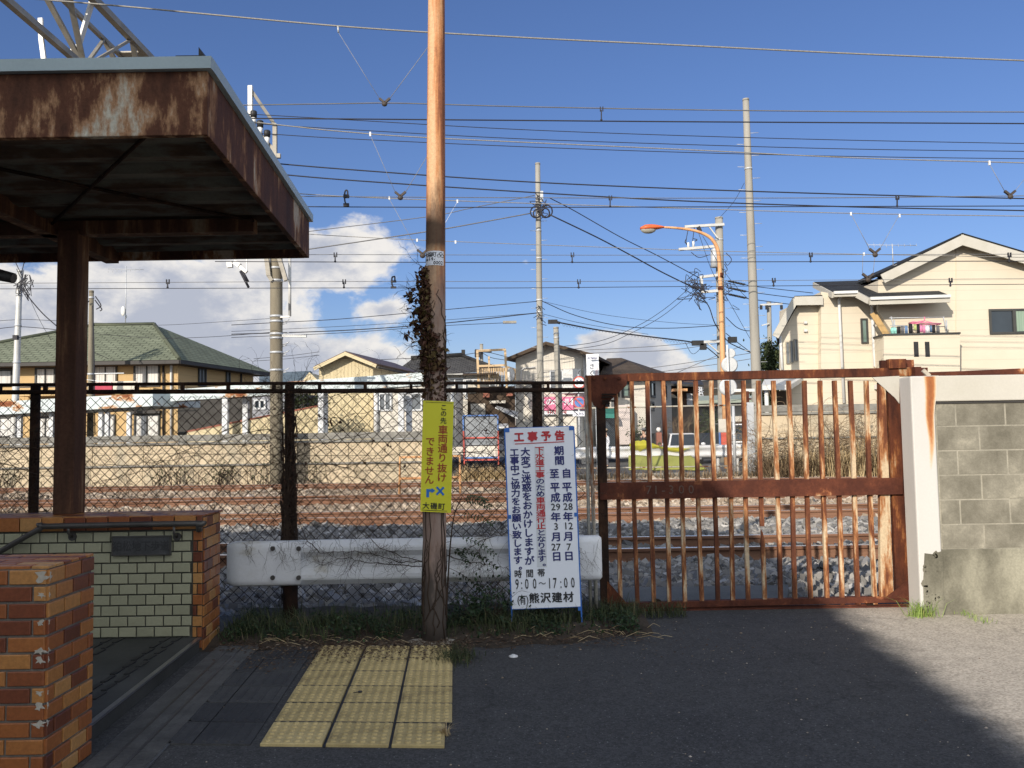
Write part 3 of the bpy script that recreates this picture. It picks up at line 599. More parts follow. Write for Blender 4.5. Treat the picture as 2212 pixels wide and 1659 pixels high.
# far wall: cream tiled field, orange brick end and coping, plaque and handrail
FW = (-2.165, 5.86); FH = .935
t = thing('stair_wall', (FW[0]-1.5, FW[1]+.2, .09), 'far stairwell wall of cream tiles edged with brown bricks, carrying the handrail', 'brick wall')
m = MB(); m.hexa([(-5.6, FW[1]+.012, .0), (FW[0]-.012, FW[1]+.012, .0), (FW[0]-.05, 6.30, .0), (-5.6, 6.30, .0), (-5.6, FW[1]+.012, FH-.012), (FW[0]-.012, FW[1]+.012, FH-.012), (FW[0]-.05, 6.30, FH-.012), (-5.6, 6.30, FH-.012)]); m.build('core', 'dark_mortar', t)
m = MB(); brick_face(m, (-5.6, FW[1]+.012, .10), X, Z, -Y_, 5.6+FW[0]-.085, FH-.10-.105, .114, .060, .010, rn=lambda: random.gauss(.5, .2)); m.build('cream_tiles', 'cream_tile', t)
m = MB()
brick_face(m, (FW[0]-.078, FW[1]+.012, .02), X, Z, -Y_, .066, FH-.125, .066, .068, .008, rn=bcol)          # narrow return at the end
brick_face(m, (-5.6, FW[1]+.010, FH-.100), X, Z, -Y_, 5.6+FW[0]-.012, .10, .145, .09, .009, dep=.018, rn=bcol)
brick_face(m, (FW[0]-.012, FW[1]+.014, .0), V((-.038, .426, 0)).normalized(), Z, X, .425, FH-.014, .146, .067, .010, rn=bcol)
brick_face(m, (-5.6, FW[1]+.002, FH-.012), X, Y_, Z, 5.6+FW[0]-.012, .42, .145, .072, .008, rn=bcol)
m.build('bricks', 'brick', t)
m = MB(); hp = [P(-40, 1215, 5.80), P(88, 1141, 5.80), P(105, 1137, 5.80), P(415, 1131, 5.80), P(428, 1134, 5.80), P(430, 1146, 5.83)]
hl = catmull(hp, 5); m.tube(hl, .020, 10)
h = m.build('handrail', 'steel_dark', t)
m = MB()
for u in (148, 376): q = P(u, 1136, 5.80); m.tube([q, q+V((0, 0, -.05)), q+V((0, .05, -.08))], .010, 6); m.disc(q+V((0, .055, -.08)), (0, 1, 0), .028, .012)
m.build('handrail_bracket', 'steel_dark', h)
m = MB(); a, b = P(244, 1158, 5.858), P(371, 1199, 5.858); cx, cz = (a.x+b.x)/2, (a.z+b.z)/2; w, hh = b.x-a.x, a.z-b.z
m.box((cx, 5.849, cz), (w, .018, hh)); pq = m.build('plaque', 'plaque_bronze', t, bevel=.003)
m = MB()
for s in (-1, 1): m.box((cx, 5.838, cz+s*(hh/2-.006)), (w-.004, .006, .008)); m.box((cx+s*(w/2-.006), 5.838, cz), (.008, .006, hh-.018))
m.build('plaque_border', 'steel_dark', pq)
m = MB()
for i, ch in enumerate('狛松地下歩道'): put(m, ch, (cx-w*.40+w*.16*i, 5.838, cz), X, Z, .066, .075, .012)
m.build('plaque_lettering', 'plaque_text', pq)
# near wall end
NX, NY0, NY1, NH = -1.985, 3.585, 3.985, .93
t = thing('brick_wall', (-2.6, 3.8, 0), 'mottled orange brown brick wall end with chipped corner, closest at the left', 'brick wall')
m = MB(); m.box(((-5+NX-.012)/2, (NY0+NY1)/2, NH/2-.006), (5+NX-.012, NY1-NY0-.024, NH-.012)); m.build('core', 'mortar', t)
m = MB()
brick_face(m, (-5, NY0+.012, .0), X, Z, -Y_, 5+NX-.012, NH-.012, .200, .060, .011, shift0=1, dep=.012, rn=bcol)
brick_face(m, (NX-.012, NY0+.006, .0), Y_, Z, X, NY1-NY0-.012, NH-.012, .128, .060, .011, dep=.012, rn=bcol)
brick_face(m, (-5, NY0+.004, NH-.012), X, Y_, Z, 5+NX-.004, NY1-NY0-.008, .2, .060, .010, rn=bcol)
m.build('bricks', 'brick', t)
m = MB()
for z in (.885, .81, .69, .575, .535, .40, .345, .27):                        # chips knocked off the corner arris
    w = random.uniform(.010, .034); hh = random.uniform(.010, .026); pts = []
    for k in range(13):
        g = 2*math.pi*k/13; rr = random.uniform(.35, 1.25); pts.append((math.cos(g)*w*rr, math.sin(g)*hh*rr))
    m.prism([(NX-.028+x, NY0-.0015, z+y) for x, y in pts if True], (0, .006, 0))
    m.prism([(NX+.0012, NY0+.012+abs(x)*.6*(1 if x > 0 else .2), z+y*.8) for x, y in pts], (-.004, 0, 0))
m.build('chips', 'chipped_plaster', t)
# ================================================================== STAIR CANOPY
t = thing('stair_canopy', (-3.4, 6.15, .93), 'rusty flat roof with pale blue edge sheltering the stair entrance', 'canopy')
ZB, ZT, ZF = 2.985, 3.315, 3.39
f0, f1 = P(447, 299, 4.22), P(668, 553, 7.2)
xf, xb = f0.x, f1.x; yf, yb = 4.22, 7.2; ZB = (f0.z+f1.z)/2; ZT = P(443, 153, 4.22).z; ZF = P(441, 127, 4.22).z
LX = -7.5
m = MB(); m.box(((LX+xf)/2, yf+.02, (ZB+ZT)/2), (xf-LX, .04, ZT-ZB)); m.build('front_fascia', 'canopy_rust', t, bevel=.004)
m = MB(); m.hexa([(xf-.04, yf+.041, ZB), (xf, yf+.041, ZB), (xb, yb, ZB), (xb-.04, yb, ZB), (xf-.04, yf+.041, ZT), (xf, yf+.041, ZT), (xb, yb, ZT-.02), (xb-.04, yb, ZT-.02)]); m.build('side_fascia', 'canopy_side_rust', t, bevel=.004)
m = MB(); m.box(((LX+xb-.041)/2, yb-.02, (ZB+ZT)/2), (xb-.041-LX, .04, ZT-ZB)); m.build('back_fascia', 'canopy_side_rust', t)
m = MB(); m.box(((LX+xf+.03)/2, yf-.008, (ZT+ZF)/2), (xf+.03-LX, .05, ZF-ZT)); m.hexa([(xf-.012, yf+.018, ZT), (xf+.03, yf+.018, ZT), (xb+.03, yb+.02, ZT-.015), (xb-.012, yb+.02, ZT-.015), (xf-.012, yf+.018, ZF), (xf+.03, yf+.018, ZF), (xb+.03, yb+.02, ZF-.015), (xb-.012, yb+.02, ZF-.015)]); m.build('flashing', 'flashing_blue', t)
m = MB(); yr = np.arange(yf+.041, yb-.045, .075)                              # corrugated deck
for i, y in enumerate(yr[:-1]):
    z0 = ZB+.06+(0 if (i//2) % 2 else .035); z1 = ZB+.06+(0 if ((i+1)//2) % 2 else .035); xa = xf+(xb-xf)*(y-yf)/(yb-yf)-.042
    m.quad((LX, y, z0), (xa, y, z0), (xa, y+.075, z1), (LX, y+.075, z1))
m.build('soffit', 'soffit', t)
m = MB(); m.prism([(LX, yf+.05, ZT+.02), (xf-.05, yf+.05, ZT+.02), (xb-.05, yb-.05, ZT+.02), (LX, yb-.05, ZT+.02)], (0, 0, .02)); m.build('roof_sheet', 'black_metal', t)
m = MB(); m.beam((-3.45, yf+.05, ZB+.03), (-3.45, yb-.05, ZB+.03), .11, .12); m.beam((LX, 6.16, ZB+.02), (xb-.15, 6.16, ZB+.02), .10, .10); m.build('beam', 'post_rust', t)
m = MB(); m.tube([(-3.4, 6.1, ZB+.045), (xf-.35, yf+.1, ZB+.045)], .012, 5); m.tube([(-1.9, 6.1, ZB+.045), (-3.4, 4.4, ZB+.045)], .012, 5); m.build('brace', 'fence_dark', t)
pa, pb_ = P(113, 1111, 6.09), P(158, 1111, 6.09)
m = MB(); m.box(((pa.x+pb_.x)/2, 6.09+.085, (.935+ZB)/2), (pb_.x-pa.x, .17, ZB-.935)); m.build('post', 'post_rust', t, bevel=.006)
m = MB(); q = P(2, 596, 6.3); m.tube([q+V((-.6, 0, .06)), q+V((-.1, 0, .03)), q+V((.10, 0, -.02))], [.05, .05, .04], 10); m.build('lamp', 'plaque_bronze', t)
m = MB(); q = P(437, 127, 4.25)                                                # black upstand at the roof corner
m.prism([q+V((-.02, .0, 0)), q+V((.02, 0, 0)), q+V((-.02, 0, .065))], (0, .5, 0)); m.box(q+V((-.07, .1, .012)), (.14, .2, .016)); m.build('corner_plate', 'black_metal', t)
# ================================================================== RUSTY LAMP POLE with its stickers, yellow sign and ivy
pb0, pt0 = P(938, 1380, 6.03), P(943, -40, 6.03); tdir = (pt0-pb0)/(pt0.z-pb0.z)
def pole_at(z): return pb0+tdir*(z-pb0.z)
def pole_r(z): return .0865-.0052*z
t = thing('steel_pole', (pb0.x, pb0.y, 0), 'tall rust streaked orange steel pole in the middle, ivy at half height', 'pole')
zs = np.linspace(0, 6.6, 40); m = MB(); m.tube([pole_at(z) for z in zs], [pole_r(z) for z in zs], 28); m.build('shaft', 'pole_rust', t)
m = MB(); c = pole_at(.01); pts = []
for k in range(14): g = 2*math.pi*k/14; rr = random.uniform(.11, .20); pts.append((c.x+rr*1.15*math.cos(g)+.02, c.y+rr*.7*math.sin(g), .001))
m.prism(pts, (0, 0, .018)); m.build('base_mortar', 'chipped_plaster', t)
m = MB(); zst = (P(940, 541, 5.95).z, P(940, 572, 5.95).z)
def on_pole(u, z, out=.0015):                    # angle u (0 = facing the viewer) round the pole
    c = pole_at(z); r_ = pole_r(z)+out; return V((c.x+r_*math.sin(u), c.y-r_*math.cos(u), z))
n = 14; us = np.linspace(-1.25, 1.0, n+1)
vs = [on_pole(u, z) for z in (zst[1], zst[0]) for u in us]; m.add(vs, [(i, i+1, n+2+i, n+1+i) for i in range(n)], True); st = m.build('number_sticker', 'sign_white', t)
m = MB()
def cyl_text(mb_, s, u0, du, z, size, bold=.02):
    for i, ch in enumerate(s):
        vs, fs, cx, cy = glyph(ch, .01); r_ = pole_r(z)
        mb_.add([on_pole(u0+du*i+(x-cx)*size/r_, z+(y-cy)*size, .003) for x, y in vs], fs)
dz = zst[0]-zst[1]; cyl_text(m, '大磯町', -1.02, .48, zst[0]-dz*.25, .038); cyl_text(m, 'ks14-', -1.05, .26, zst[0]-dz*.55, .036); cyl_text(m, '0002', -.02, .25, zst[1]+dz*.17, .036)
for dx, dzz in ((-.012, 0), (.012, 0), (0, .014)):
    pts = [(on_pole(.62+(dx+.011*math.cos(g))/.062, zst[0]-dz*.34+dzz+.011*math.sin(g), .003)) for g in np.linspace(0, 2*math.pi, 12)]; m.tube(pts, .0016, 4)
m.build('sticker_lettering', 'ink_black', st)
# yellow warning plate
ys = 5.935; tl, tr, br, bl = P(914, 865, ys), P(980, 868, ys), P(974, 1108, ys), P(908, 1105, ys)
t = thing('yellow_sign', (tl+br)/2, 'tall narrow yellow warning plate with red and black lettering strapped to the pole', 'sign')
m = MB(); m.prism([tl, tr, br, bl], (0, .004, 0)); m.build('plate', 'sign_yellow', t)
ex, ey = (tr-tl).normalized(), (tl-bl).normalized(); sw, sh = (tr-tl).length, (tl-bl).length
def Sy(px, py): return tl+ex*((px-150)/172*sw)-ey*((py-902)/636*sh)+V((0, -.002, 0))
uu = sw/172
mk, mr, mbl = MB(), MB(), MB()
for ch, py in zip('この先', (936, 972, 1013)): put(mk, ch, Sy(267, py), ex, ey, 37*uu)
for ch, py in zip('車両通り抜け', (1066, 1118, 1172, 1226, 1284, 1338)): put(mr, ch, Sy(266, py), ex, ey, 56*uu, 54*uu)
for ch, py in zip('できません', (1135, 1193, 1247, 1302, 1354)): put(mr, ch, Sy(196, py), ex, ey, 54*uu, 54*uu)
for ch, px in zip('大磯町', (181, 225, 268)): put(mk, ch, Sy(px, 1503), ex, ey, 40*uu)
mk.prism([Sy(158, 1527), Sy(300, 1527), Sy(300, 1530), Sy(158, 1530)], (0, .001, 0)); mk.prism([Sy(165, 909), Sy(315, 909), Sy(315, 911), Sy(165, 911)], (0, .001, 0))
for poly in ([(181, 1455), (197, 1455), (197, 1424), (181, 1408)], [(197, 1424), (181, 1408), (211, 1408), (211, 1424)], [(210, 1401), (210, 1431), (231, 1416)]):
    mbl.prism([Sy(*q) for q in poly], (0, .001, 0))
for a, b in (((238, 1394), (278, 1438)), ((278, 1394), (238, 1438))):
    d = V((b[0]-a[0], b[1]-a[1])).normalized()*6; nx_, ny_ = -d.y, d.x; mbl.prism([Sy(a[0]+nx_, a[1]+ny_), Sy(b[0]+nx_, b[1]+ny_), Sy(b[0]-nx_, b[1]-ny_), Sy(a[0]-nx_, a[1]-ny_)], (0, .001+.0004*(a[0] > 250), 0))
mk.build('black_lettering', 'ink_black', t); mr.build('red_lettering', 'ink_brown_red', t); mbl.build('blue_arrow', 'ink_blue', t)
# ================================================================== WHITE CONSTRUCTION NOTICE leaning on the fence
tl, tr, br, bl = P(1090.7, 925.8, 6.60), P(1238.6, 921, 6.60), P(1254.7, 1310, 6.40), P(1105.8, 1315.7, 6.40)
t = thing('notice_board', (bl+br)/2, 'white construction notice board with blue rim and navy and red lettering, leaning on the fence', 'sign')
ex, ey = (tr-tl).normalized(), (tl-bl).normalized(); nrm = ex.cross(ey); nrm = -nrm if nrm.y > 0 else nrm
m = MB(); m.prism([tl, tr, br, bl], -nrm*.012); m.build('board', 'sign_white', t)
m = MB()
for a, b in ((tl, bl), (tr, br)):
    e = (b-a).normalized(); o_ = ex*(-.003 if a is tl else .003); m.beam(a+o_-nrm*.01, b+e*.135+o_-nrm*.01 if a is tr else b+e*.09+o_-nrm*.01, .010, .022, nrm)
m.beam(tl-nrm*.014, tr-nrm*.014, .012, .010, nrm); m.beam(bl-nrm*.014, br-nrm*.014, .012, .010, nrm)
for q, s in ((tl, 1), (tr, -1)): m.prism([q+nrm*.002, q+ex*s*.035+nrm*.002, q+ex*s*.035-ey*.03+nrm*.002, q-ey*.03+nrm*.002], nrm*.002)
for q, s in ((tl.lerp(bl, .49), 1), (tr.lerp(br, .49), -1), (br, -1)): m.prism([q+nrm*.002, q+ex*s*.022+nrm*.002, q+ex*s*.022-ey*.03+nrm*.002, q-ey*.03+nrm*.002], nrm*.002)
m.build('frame', 'sign_frame_blue', t)
# lettering: positions as read off the board
from functools import partial
_c = [(183, 78), (742, 60), (803, 1530), (240, 1552)]
def Sw(px, py):
    # invert the board's four corners (bilinear) by a few Newton steps
    s, q = (px-200)/560, (py-70)/1470
    for _ in range(6):
        fx = lambda s, q: ((1-s)*(1-q)*_c[0][0]+s*(1-q)*_c[1][0]+s*q*_c[2][0]+(1-s)*q*_c[3][0], (1-s)*(1-q)*_c[0][1]+s*(1-q)*_c[1][1]+s*q*_c[2][1]+(1-s)*q*_c[3][1])
        a, b = fx(s, q); e = 1e-3; a1, b1 = fx(s+e, q); a2, b2 = fx(s, q+e); J = np.array([[(a1-a)/e, (a2-a)/e], [(b1-b)/e, (b2-b)/e]])
        ds, dq = np.linalg.solve(J, [px-a, py-b]); s += ds; q += dq
    return tl.lerp(tr, s).lerp(bl.lerp(br, s), q)+nrm*.003
uu = (tr-tl).length/559; mr, mn, mk, mp_ = MB(), MB(), MB(), MB()
def col_text(mb_, s, p0, p1, sz, szy=None, bold=.03):
    for i, ch in enumerate(s):
        f = i/(len(s)-1) if len(s) > 1 else 0; px, py = p0[0]+(p1[0]-p0[0])*f, p0[1]+(p1[1]-p0[1])*f
        if ch == '。': px += sz*.55; py -= (szy or sz)*.35
        put(mb_, ch, Sw(px, py), ex, ey, sz*uu, (szy or sz)*uu, bold)
col_text(mr, '工事予告', (298, 150), (630, 137), 86, 84, .045)
mr.prism([Sw(264, 206), Sw(668, 187), Sw(668, 194), Sw(264, 213)], -nrm*.001)
col_text(mn, '期間', (625, 265), (629, 348), 82, 78); col_text(mn, '自', (686, 455), (686, 455), 80); col_text(mn, '至', (587, 457), (587, 457), 80)
col_text(mn, '平成', (690, 568), (694, 653), 80); col_text(mn, '平成', (592, 570), (596, 655), 80)
for s, px, dx in (('28', 699, 40), ('12', 701, 40), ('7', 706, 0)):
    py = {'28': 730, '12': 888, '7': 1058}[s]
    for i, ch in enumerate(s): put(mk, ch, Sw(px+(i-.5*(len(s)-1))*dx, py), ex, ey, 76*uu, 76*uu, .012)
for s, px, dx in (('29', 598, 40), ('3', 602, 0), ('27', 601, 40)):
    py = {'29': 733, '3': 893, '27': 1059}[s]
    for i, ch in enumerate(s): put(mk, ch, Sw(px+(i-.5*(len(s)-1))*dx, py), ex, ey, 76*uu, 76*uu, .012)
for ch, a, b in (('年', (699, 812), (599, 815)), ('月', (703, 972), (603, 976)), ('日', (706, 1130), (606, 1134))):
    put(mn, ch, Sw(*a), ex, ey, 82*uu, 76*uu, .03); put(mn, ch, Sw(*b), ex, ey, 82*uu, 76*uu, .03)
g = '下水道工事のため車両通行止となります。'; n = len(g)
for i, ch in enumerate(g):
    f = i/(n-1); q = (466+f*20, 258+f*(1205-258)); (lambda mb_: col_text(mb_, ch, q, q, 76, 54))(mr if i < 5 or 8 <= i <= 12 else mn)
mp_.prism([Sw(425, 232)-nrm*.002, Sw(503, 230)-nrm*.002, Sw(527, 1220)-nrm*.002, Sw(447, 1222)-nrm*.002], nrm*.001)
col_text(mn, '大変ご迷惑をおかけしますが', (350, 275), (384, 1168), 80, 74); col_text(mn, '工事中ご協力をお願い致します。', (260, 280), (292, 1232), 76, 68)
col_text(mk, '時間帯', (291, 1275), (480, 1265), 62, 66, .02)
for ch, px in zip('9:00~17:00', (283, 320, 362, 426, 488, 548, 592, 640, 680, 738)): put(mk, ch if ch != '~' else '〜', Sw(px, 1355-(px-283)*.03), ex, ey, 60*uu, (112 if ch != '~' else 60)*uu, .012)
for ch, px in zip('(有)', (294, 328, 366)): put(mk, ch, Sw(px, 1478-(px-283)*.02), ex, ey, 58*uu if ch == '有' else 62*uu, 82*uu, .015)
col_text(mk, '熊沢建材', (422, 1465), (702, 1455), 84, 82, .03)
mr.build('red_lettering', 'ink_red', t); mn.build('navy_lettering', 'ink_navy', t); mk.build('black_lettering', 'ink_black', t); mp_.build('pasted_strip', 'frame_white', t)
# ================================================================== WHITE GUARDRAIL
t = thing('guardrail', (-1, 6.62, 0), 'scuffed white crash barrier in front of the mesh fence, twigs across it', 'guardrail')
prof = [(.0, -.174), (-.020, -.170), (-.062, -.128), (-.066, -.112), (-.064, -.088), (-.020, -.042), (-.016, -.02), (-.016, .02), (-.020, .042), (-.064, .088), (-.066, .112), (-.062, .128), (-.020, .170), (.0, .174)]
ga, gb = P(512, 1217, 6.62), P(1262, 1204, 6.62); zc = ga.z; zs_ = (gb.z-ga.z)/(gb.x-ga.x)
m = MB(); n = len(prof); vs = []
for x in (ga.x+.5, gb.x):
    vs += [(x, 6.62+a, zc+b+zs_*(x-ga.x)) for a, b in prof]
m.add(vs, [(i, i+1, n+i+1, n+i) for i in range(n-1)], False); m.build('rail_beam', 'guard_white', t)
def end_cap(x0, x1, rnd_side):
    m = MB(); k = 10; w = x1-x0; prof2 = [(.0, -.172), (-.040, -.172), (-.066, -.158), (-.072, -.12), (-.072, .12), (-.066, .158), (-.040, .172), (0, .172)]; n = len(prof2); vs = []
    for i in range(k+1):
        f = i/k; x = x0+w*f; s = f if rnd_side < 0 else 1-f; q = min(1, s*w/.035); g = math.sqrt(max(0, 1-(1-q)**2)) if q < 1 else 1; sc = .62+.38*g
        vs += [(x, 6.62+a*(.55+.45*g), zc+b*(.90+.1*g)+zs_*(x-ga.x)) for a, b in prof2]
    m.add(vs, [(i*n+j, i*n+j+1, (i+1)*n+j+1, (i+1)*n+j) for i in range(k) for j in range(n-1)], True); return m
e0 = P(487, 1217, 6.55).x; c = end_cap(e0, ga.x+.52, -1).build('end_cap', 'guard_white', t)
e1 = P(1301, 1204, 6.55).x; c2 = end_cap(gb.x-.05, e1, 1).build('end_cap', 'guard_white', t)
m = MB()
for u, v in ((589, 1185), (645, 1185), (589, 1248), (645, 1248)): m.disc(P(u, v, 6.532), (0, 1, 0), .018, .012, 12)
m.build('bolts', 'steel_dark', c)
m = MB(); gp = P(626, 1300, 6.72); m.tube([(gp.x, 6.74, -.1), (gp.x, 6.74, .62)], .057, 14); m.build('post', 'fence_dark', t); m = MB(); m.tube([(gp.x+2.0, 6.74, -.1), (gp.x+2.0, 6.74, .62)], .057, 14); m.build('post', 'fence_dark', t)
# ================================================================== CHAIN-LINK FENCE
FY = 6.92; FZ = lambda u, v: P(u, v, FY).z
t = thing('chain_link_fence', (-2, FY, 0), 'dark rusty chain link fence on posts between the forecourt and the tracks', 'fence')
fx0, fx1 = -5.6, P(1268, 900, FY).x; zt = lambda x: 1.870-.012*(x+2)
m = MB(); m.tube([(fx0, FY, zt(fx0)+.045), (-2, FY, zt(-2)+.05), (fx1, FY, zt(fx1)+.045)], .014, 8); m.build('top_wire_rail', 'fence_dark', t)
m = MB(); m.tube([(fx0, FY, zt(fx0)-.015), (fx1, FY, zt(fx1)-.015)], .019, 8)
m.build('top_rail', 'fence_dark', t)
for x in np.arange(fx0+.2, fx1, .38): m = MB(); m.box((x, FY-.005, zt(x)+.015), (.022, .04, .075)); m.build('clamp', 'fence_dark', t)
for u in (68, 623, 1163):
    q = P(u, 1000, FY); m = MB(); m.tube([(q.x, FY+.04, -.25), (q.x, FY+.04, zt(q.x)+.06)], .040 if u < 1100 else .043, 12); m.build('post', 'fence_dark', t)
qa, qb = P(1269, 1000, 6.86), P(1279, 1000, 6.84)
m = MB(); m.tube([(qa.x, 6.86, -.1), (qa.x, 6.86, P(1269, 816, 6.86).z)], .014, 8); m.build('end_post', 'pale_pipe', t)
m = MB(); m.tube([(qb.x+.01, 6.84, -.1), (qb.x-.01, 6.84, P(1279, 811, 6.84).z)], .016, 8); m.build('end_post', 'pale_pipe', t)
m = MB(); zb, pitch = .12, .0615
for s in (-1, 1):
    c0 = -6
    k = int((fx1-fx0+2)/(pitch*1.414))+4
    for i in range(-2, k+30):
        x0 = fx0-2+i*pitch*1.4142*.98; p0 = V((x0, FY-.004*s, zb)); 
        if s < 0: x0 += 0
        dzz = (zt(0)-.02)-zb; xa, za, xb_, zb_ = x0, zb, x0+s*dzz, zb+dzz
        pts = []
        for j in range(9):
            f = j/8; x, z = xa+(xb_-xa)*f, za+(zb_-za)*f
            if fx0 <= x <= fx1: pts.append((x+.010*math.sin(z*9+i), FY-.004*s+.012*math.sin(x*2.3+z*3), z))
        if len(pts) > 1: m.tube(pts, .0031, 3, caps=False)
m.build('wire_mesh', 'fence_wire', t)
m = MB()
for z in (.58, .95, 1.33): m.tube([(x, FY-.01, z+.02*math.sin(x*1.7+z*5)) for x in np.linspace(fx0, fx1, 24)], .0026, 4, caps=False)
m.build('line_wire', 'fence_wire', t)
# ================================================================== SLIDING GATE
GY = 6.95
def GP(u, v, y=GY): return P(u, v, y)
t = thing('sliding_gate', GP(1640, 1300)+V((0, 0, 0)), 'tall rust eaten sliding steel gate of vertical bars with a heavy middle beam', 'gate')
def hbar(a, b, h0, h1, th, y=GY):      # horizontal member from picture edge lines (top line a->b, heights below)
    (u0, v0), (u1, v1) = a, b
    p, q, r_, s = GP(u0, v0, y), GP(u1, v1, y), GP(u1, v1+h1, y), GP(u0, v0+h0, y)
    m = MB(); return m.hexa([s, r_, r_+V((0, th, 0)), s+V((0, th, 0)), p, q, q+V((0, th, 0)), p+V((0, th, 0))])
hbar((1344, 807), (1990, 793), 17, 19, .06).build('top_rail', 'gate_rust', t, bevel=.003)
hbar((1296, 1043), (1951, 1032), 37, 36, .05, GY-.03).build('middle_beam', 'gate_beam_rust', t, bevel=.003)
hbar((1300, 1304), (1969, 1287), 13, 14, .06).build('bottom_rail', 'gate_beam_rust', t, bevel=.003)
m = MB(); p = GP(1284, 850); m.box((p.x+.052, GY+.02, (p.z-.02)/2+.02), (.075, .05, p.z-.02)); m.build('left_stile', 'fence_dark', t, bevel=.003)
m = MB(); m.prism([GP(u, v, GY-.012) for u, v in ((1264, 811), (1354, 808), (1354, 832), (1298, 884), (1283, 876), (1268, 846))], (0, .010, 0)); g = m.build('gusset', 'gate_beam_rust', t, label='rusty corner plate with three bolts')
m = MB()
for u in (1283, 1307, 1337): m.tube([GP(u, 817, GY-.028), GP(u, 817, GY-.013)], .013, 6)
m.build('bolts', 'gate_rust', g)
m = MB()
for k, (z, w) in enumerate(((852, 52), (858, 40), (866, 48), (872, 30))): q = GP(1300, z, GY-.03); m.beam(q, q+V((w*.0037*.6, -.01, random.uniform(-.01, .01))), .016, .014)
m.build('torn_edge', 'fence_dark', t)
m = MB(); m.prism([GP(u, v, GY-.006) for u, v in ((1312, 1255), (1354, 1303), (1312, 1304))], (0, .006, 0)); m.build('gusset', 'gate_rust', t)
m = MB(); m.prism([GP(u, v, GY-.010) for u, v in ((1964, 1252), (1964, 1293), (1909, 1294))], (0, .008, 0)); m.build('gusset', 'gate_beam_rust', t)
m = MB(); m.prism([GP(u, v, GY-.014) for u, v in ((1884, 815), (1943, 812), (1943, 872), (1934, 860))], (0, .008, 0)); m.build('gusset', 'wall_coping', t, label='cream painted corner plate')
BX = [(1330, 1338), (1364, 1373), (1399, 1408), (1434, 1443), (1468, 1477), (1503, 1512), (1538, 1547), (1572, 1581), (1606, 1614), (1639, 1648), (1673, 1683), (1705, 1715), (1738, 1748), (1773, 1783), (1805, 1816), (1838, 1850), (1872, 1885)]
for i, (ua, ub) in enumerate(BX):
    a = GP(ua+.0, 822); b = GP(ub+(ub-ua)*.5, 1306); m = MB(); w = .0165
    def bar(z0, z1):
        pts = [a.lerp(b, f)+V((.004*math.sin(f*5+i*1.7), .02, 0)) for f in np.linspace(z0, z1, 5)]
        for p, q in zip(pts[:-1], pts[1:]):
            m.hexa([p+V((-w, -w, 0)), p+V((w, -w, 0)), p+V((w, w, 0)), p+V((-w, w, 0)), q+V((-w, -w, 0)), q+V((w, -w, 0)), q+V((w, w, 0)), q+V((-w, w, 0))])
    if i == 9:
        bar(0, .655); bar(.715, 1)
        q = a.lerp(b, .70); m.prism([q+V((-.014, .005, -.04)), q+V((.012, .005, -.04)), q+V((.002, .005, .03)), q+V((-.013, .005, .06))], (0, .02, 0))
    else: bar(0, 1)
    m.build('bar', 'bar_rust', t, label='broken bar with a gap below the middle beam' if i == 9 else None)
m = MB(); p, q = GP(1908, 838), GP(1930, 1292); m.hexa([GP(1903, 1290), GP(1931, 1290), GP(1931, 1290)+V((0, .05, 0)), GP(1903, 1290)+V((0, .05, 0)), GP(1899, 826), GP(1913, 826), GP(1913, 826)+V((0, .05, 0)), GP(1899, 826)+V((0, .05, 0))])
MATS['bar_rust']; m.build('right_stile', 'bar_rust', t, bevel=.003)
m = MB(); m.hexa([GP(1937, 1292), GP(1966, 1292), GP(1966, 1292)+V((0, .05, 0)), GP(1937, 1292)+V((0, .05, 0)), GP(1918, 826), GP(1946, 826), GP(1946, 826)+V((0, .05, 0)), GP(1918, 826)+V((0, .05, 0))]); m.build('right_stile', 'gate_rust', t, bevel=.003)
m = MB()   # numbers chalked on the beam
for ch, u in zip('71-300', (1402, 1417, 1433, 1450, 1472, 1493)): put(m, ch, GP(u, 1058-(u-1402)*.014, GY-.0325), X, Z, .10, .10, 0)
m.build('chalk_marks', 'chalk', t)
m = MB()
for u in (1420, 1880): q = GP(u, 1322, GY+.03); m.disc((q.x, GY+.03, .045), (0, 1, 0), .045, .03, 16)
m.build('wheel', 'fence_dark', t)
m = MB(); p, q = GP(1300, 1330), GP(1975, 1325); m.box(((p.x+q.x)/2+.2, GY+.03, .004), (q.x-p.x+.5, .10, .014)); m.box(((p.x+q.x)/2+.2, GY+.03, .013), (q.x-p.x+.5, .018, .012))
m.build('gate_track', 'gate_beam_rust', label='rusty flat ground rail under the sliding gate', cat='ground rail')
# guide rail and box on top of the wall
t = thing('gate_guide', GP(1960, 800), 'rusty guide rail with stepped box standing on the white wall top', 'guide rail')
m = MB(); p, q, r_, s = GP(1978, 806, 6.86), GP(2330, 790, 6.86), GP(2330, 806, 6.86), GP(1978, 822, 6.86); m.hexa([s+V((0, 0, .03)), r_, r_+V((0, .08, 0)), s+V((0, .08, .03)), p, q, q+V((0, .08, 0)), p+V((0, .08, 0))]); m.build('rail', 'gate_beam_rust', t, bevel=.003)
def gbox(m, u0, v0, u1, v1, y, d): a, b = P(u0, v1, y), P(u1, v0, y); m.box(((a.x+b.x)/2, y+d/2, (a.z+b.z)/2), (b.x-a.x, d, b.z-a.z))
m = MB(); gbox(m, 1905, 778, 1921, 797, 7.0, .05); m.build('bracket', 'gate_rust', t)
m = MB(); gbox(m, 1921, 775, 1958, 796, 6.93, .06); m.build('box', 'gate_rust', t, bevel=.003)
m = MB(); gbox(m, 1958, 777, 1974, 796, 7.0, .1); gbox(m, 1978, 794, 2004, 814, 6.88, .08); gbox(m, 1975, 792, 1990, 796, 6.9, .08); m.build('clamp', 'gate_beam_rust', t)
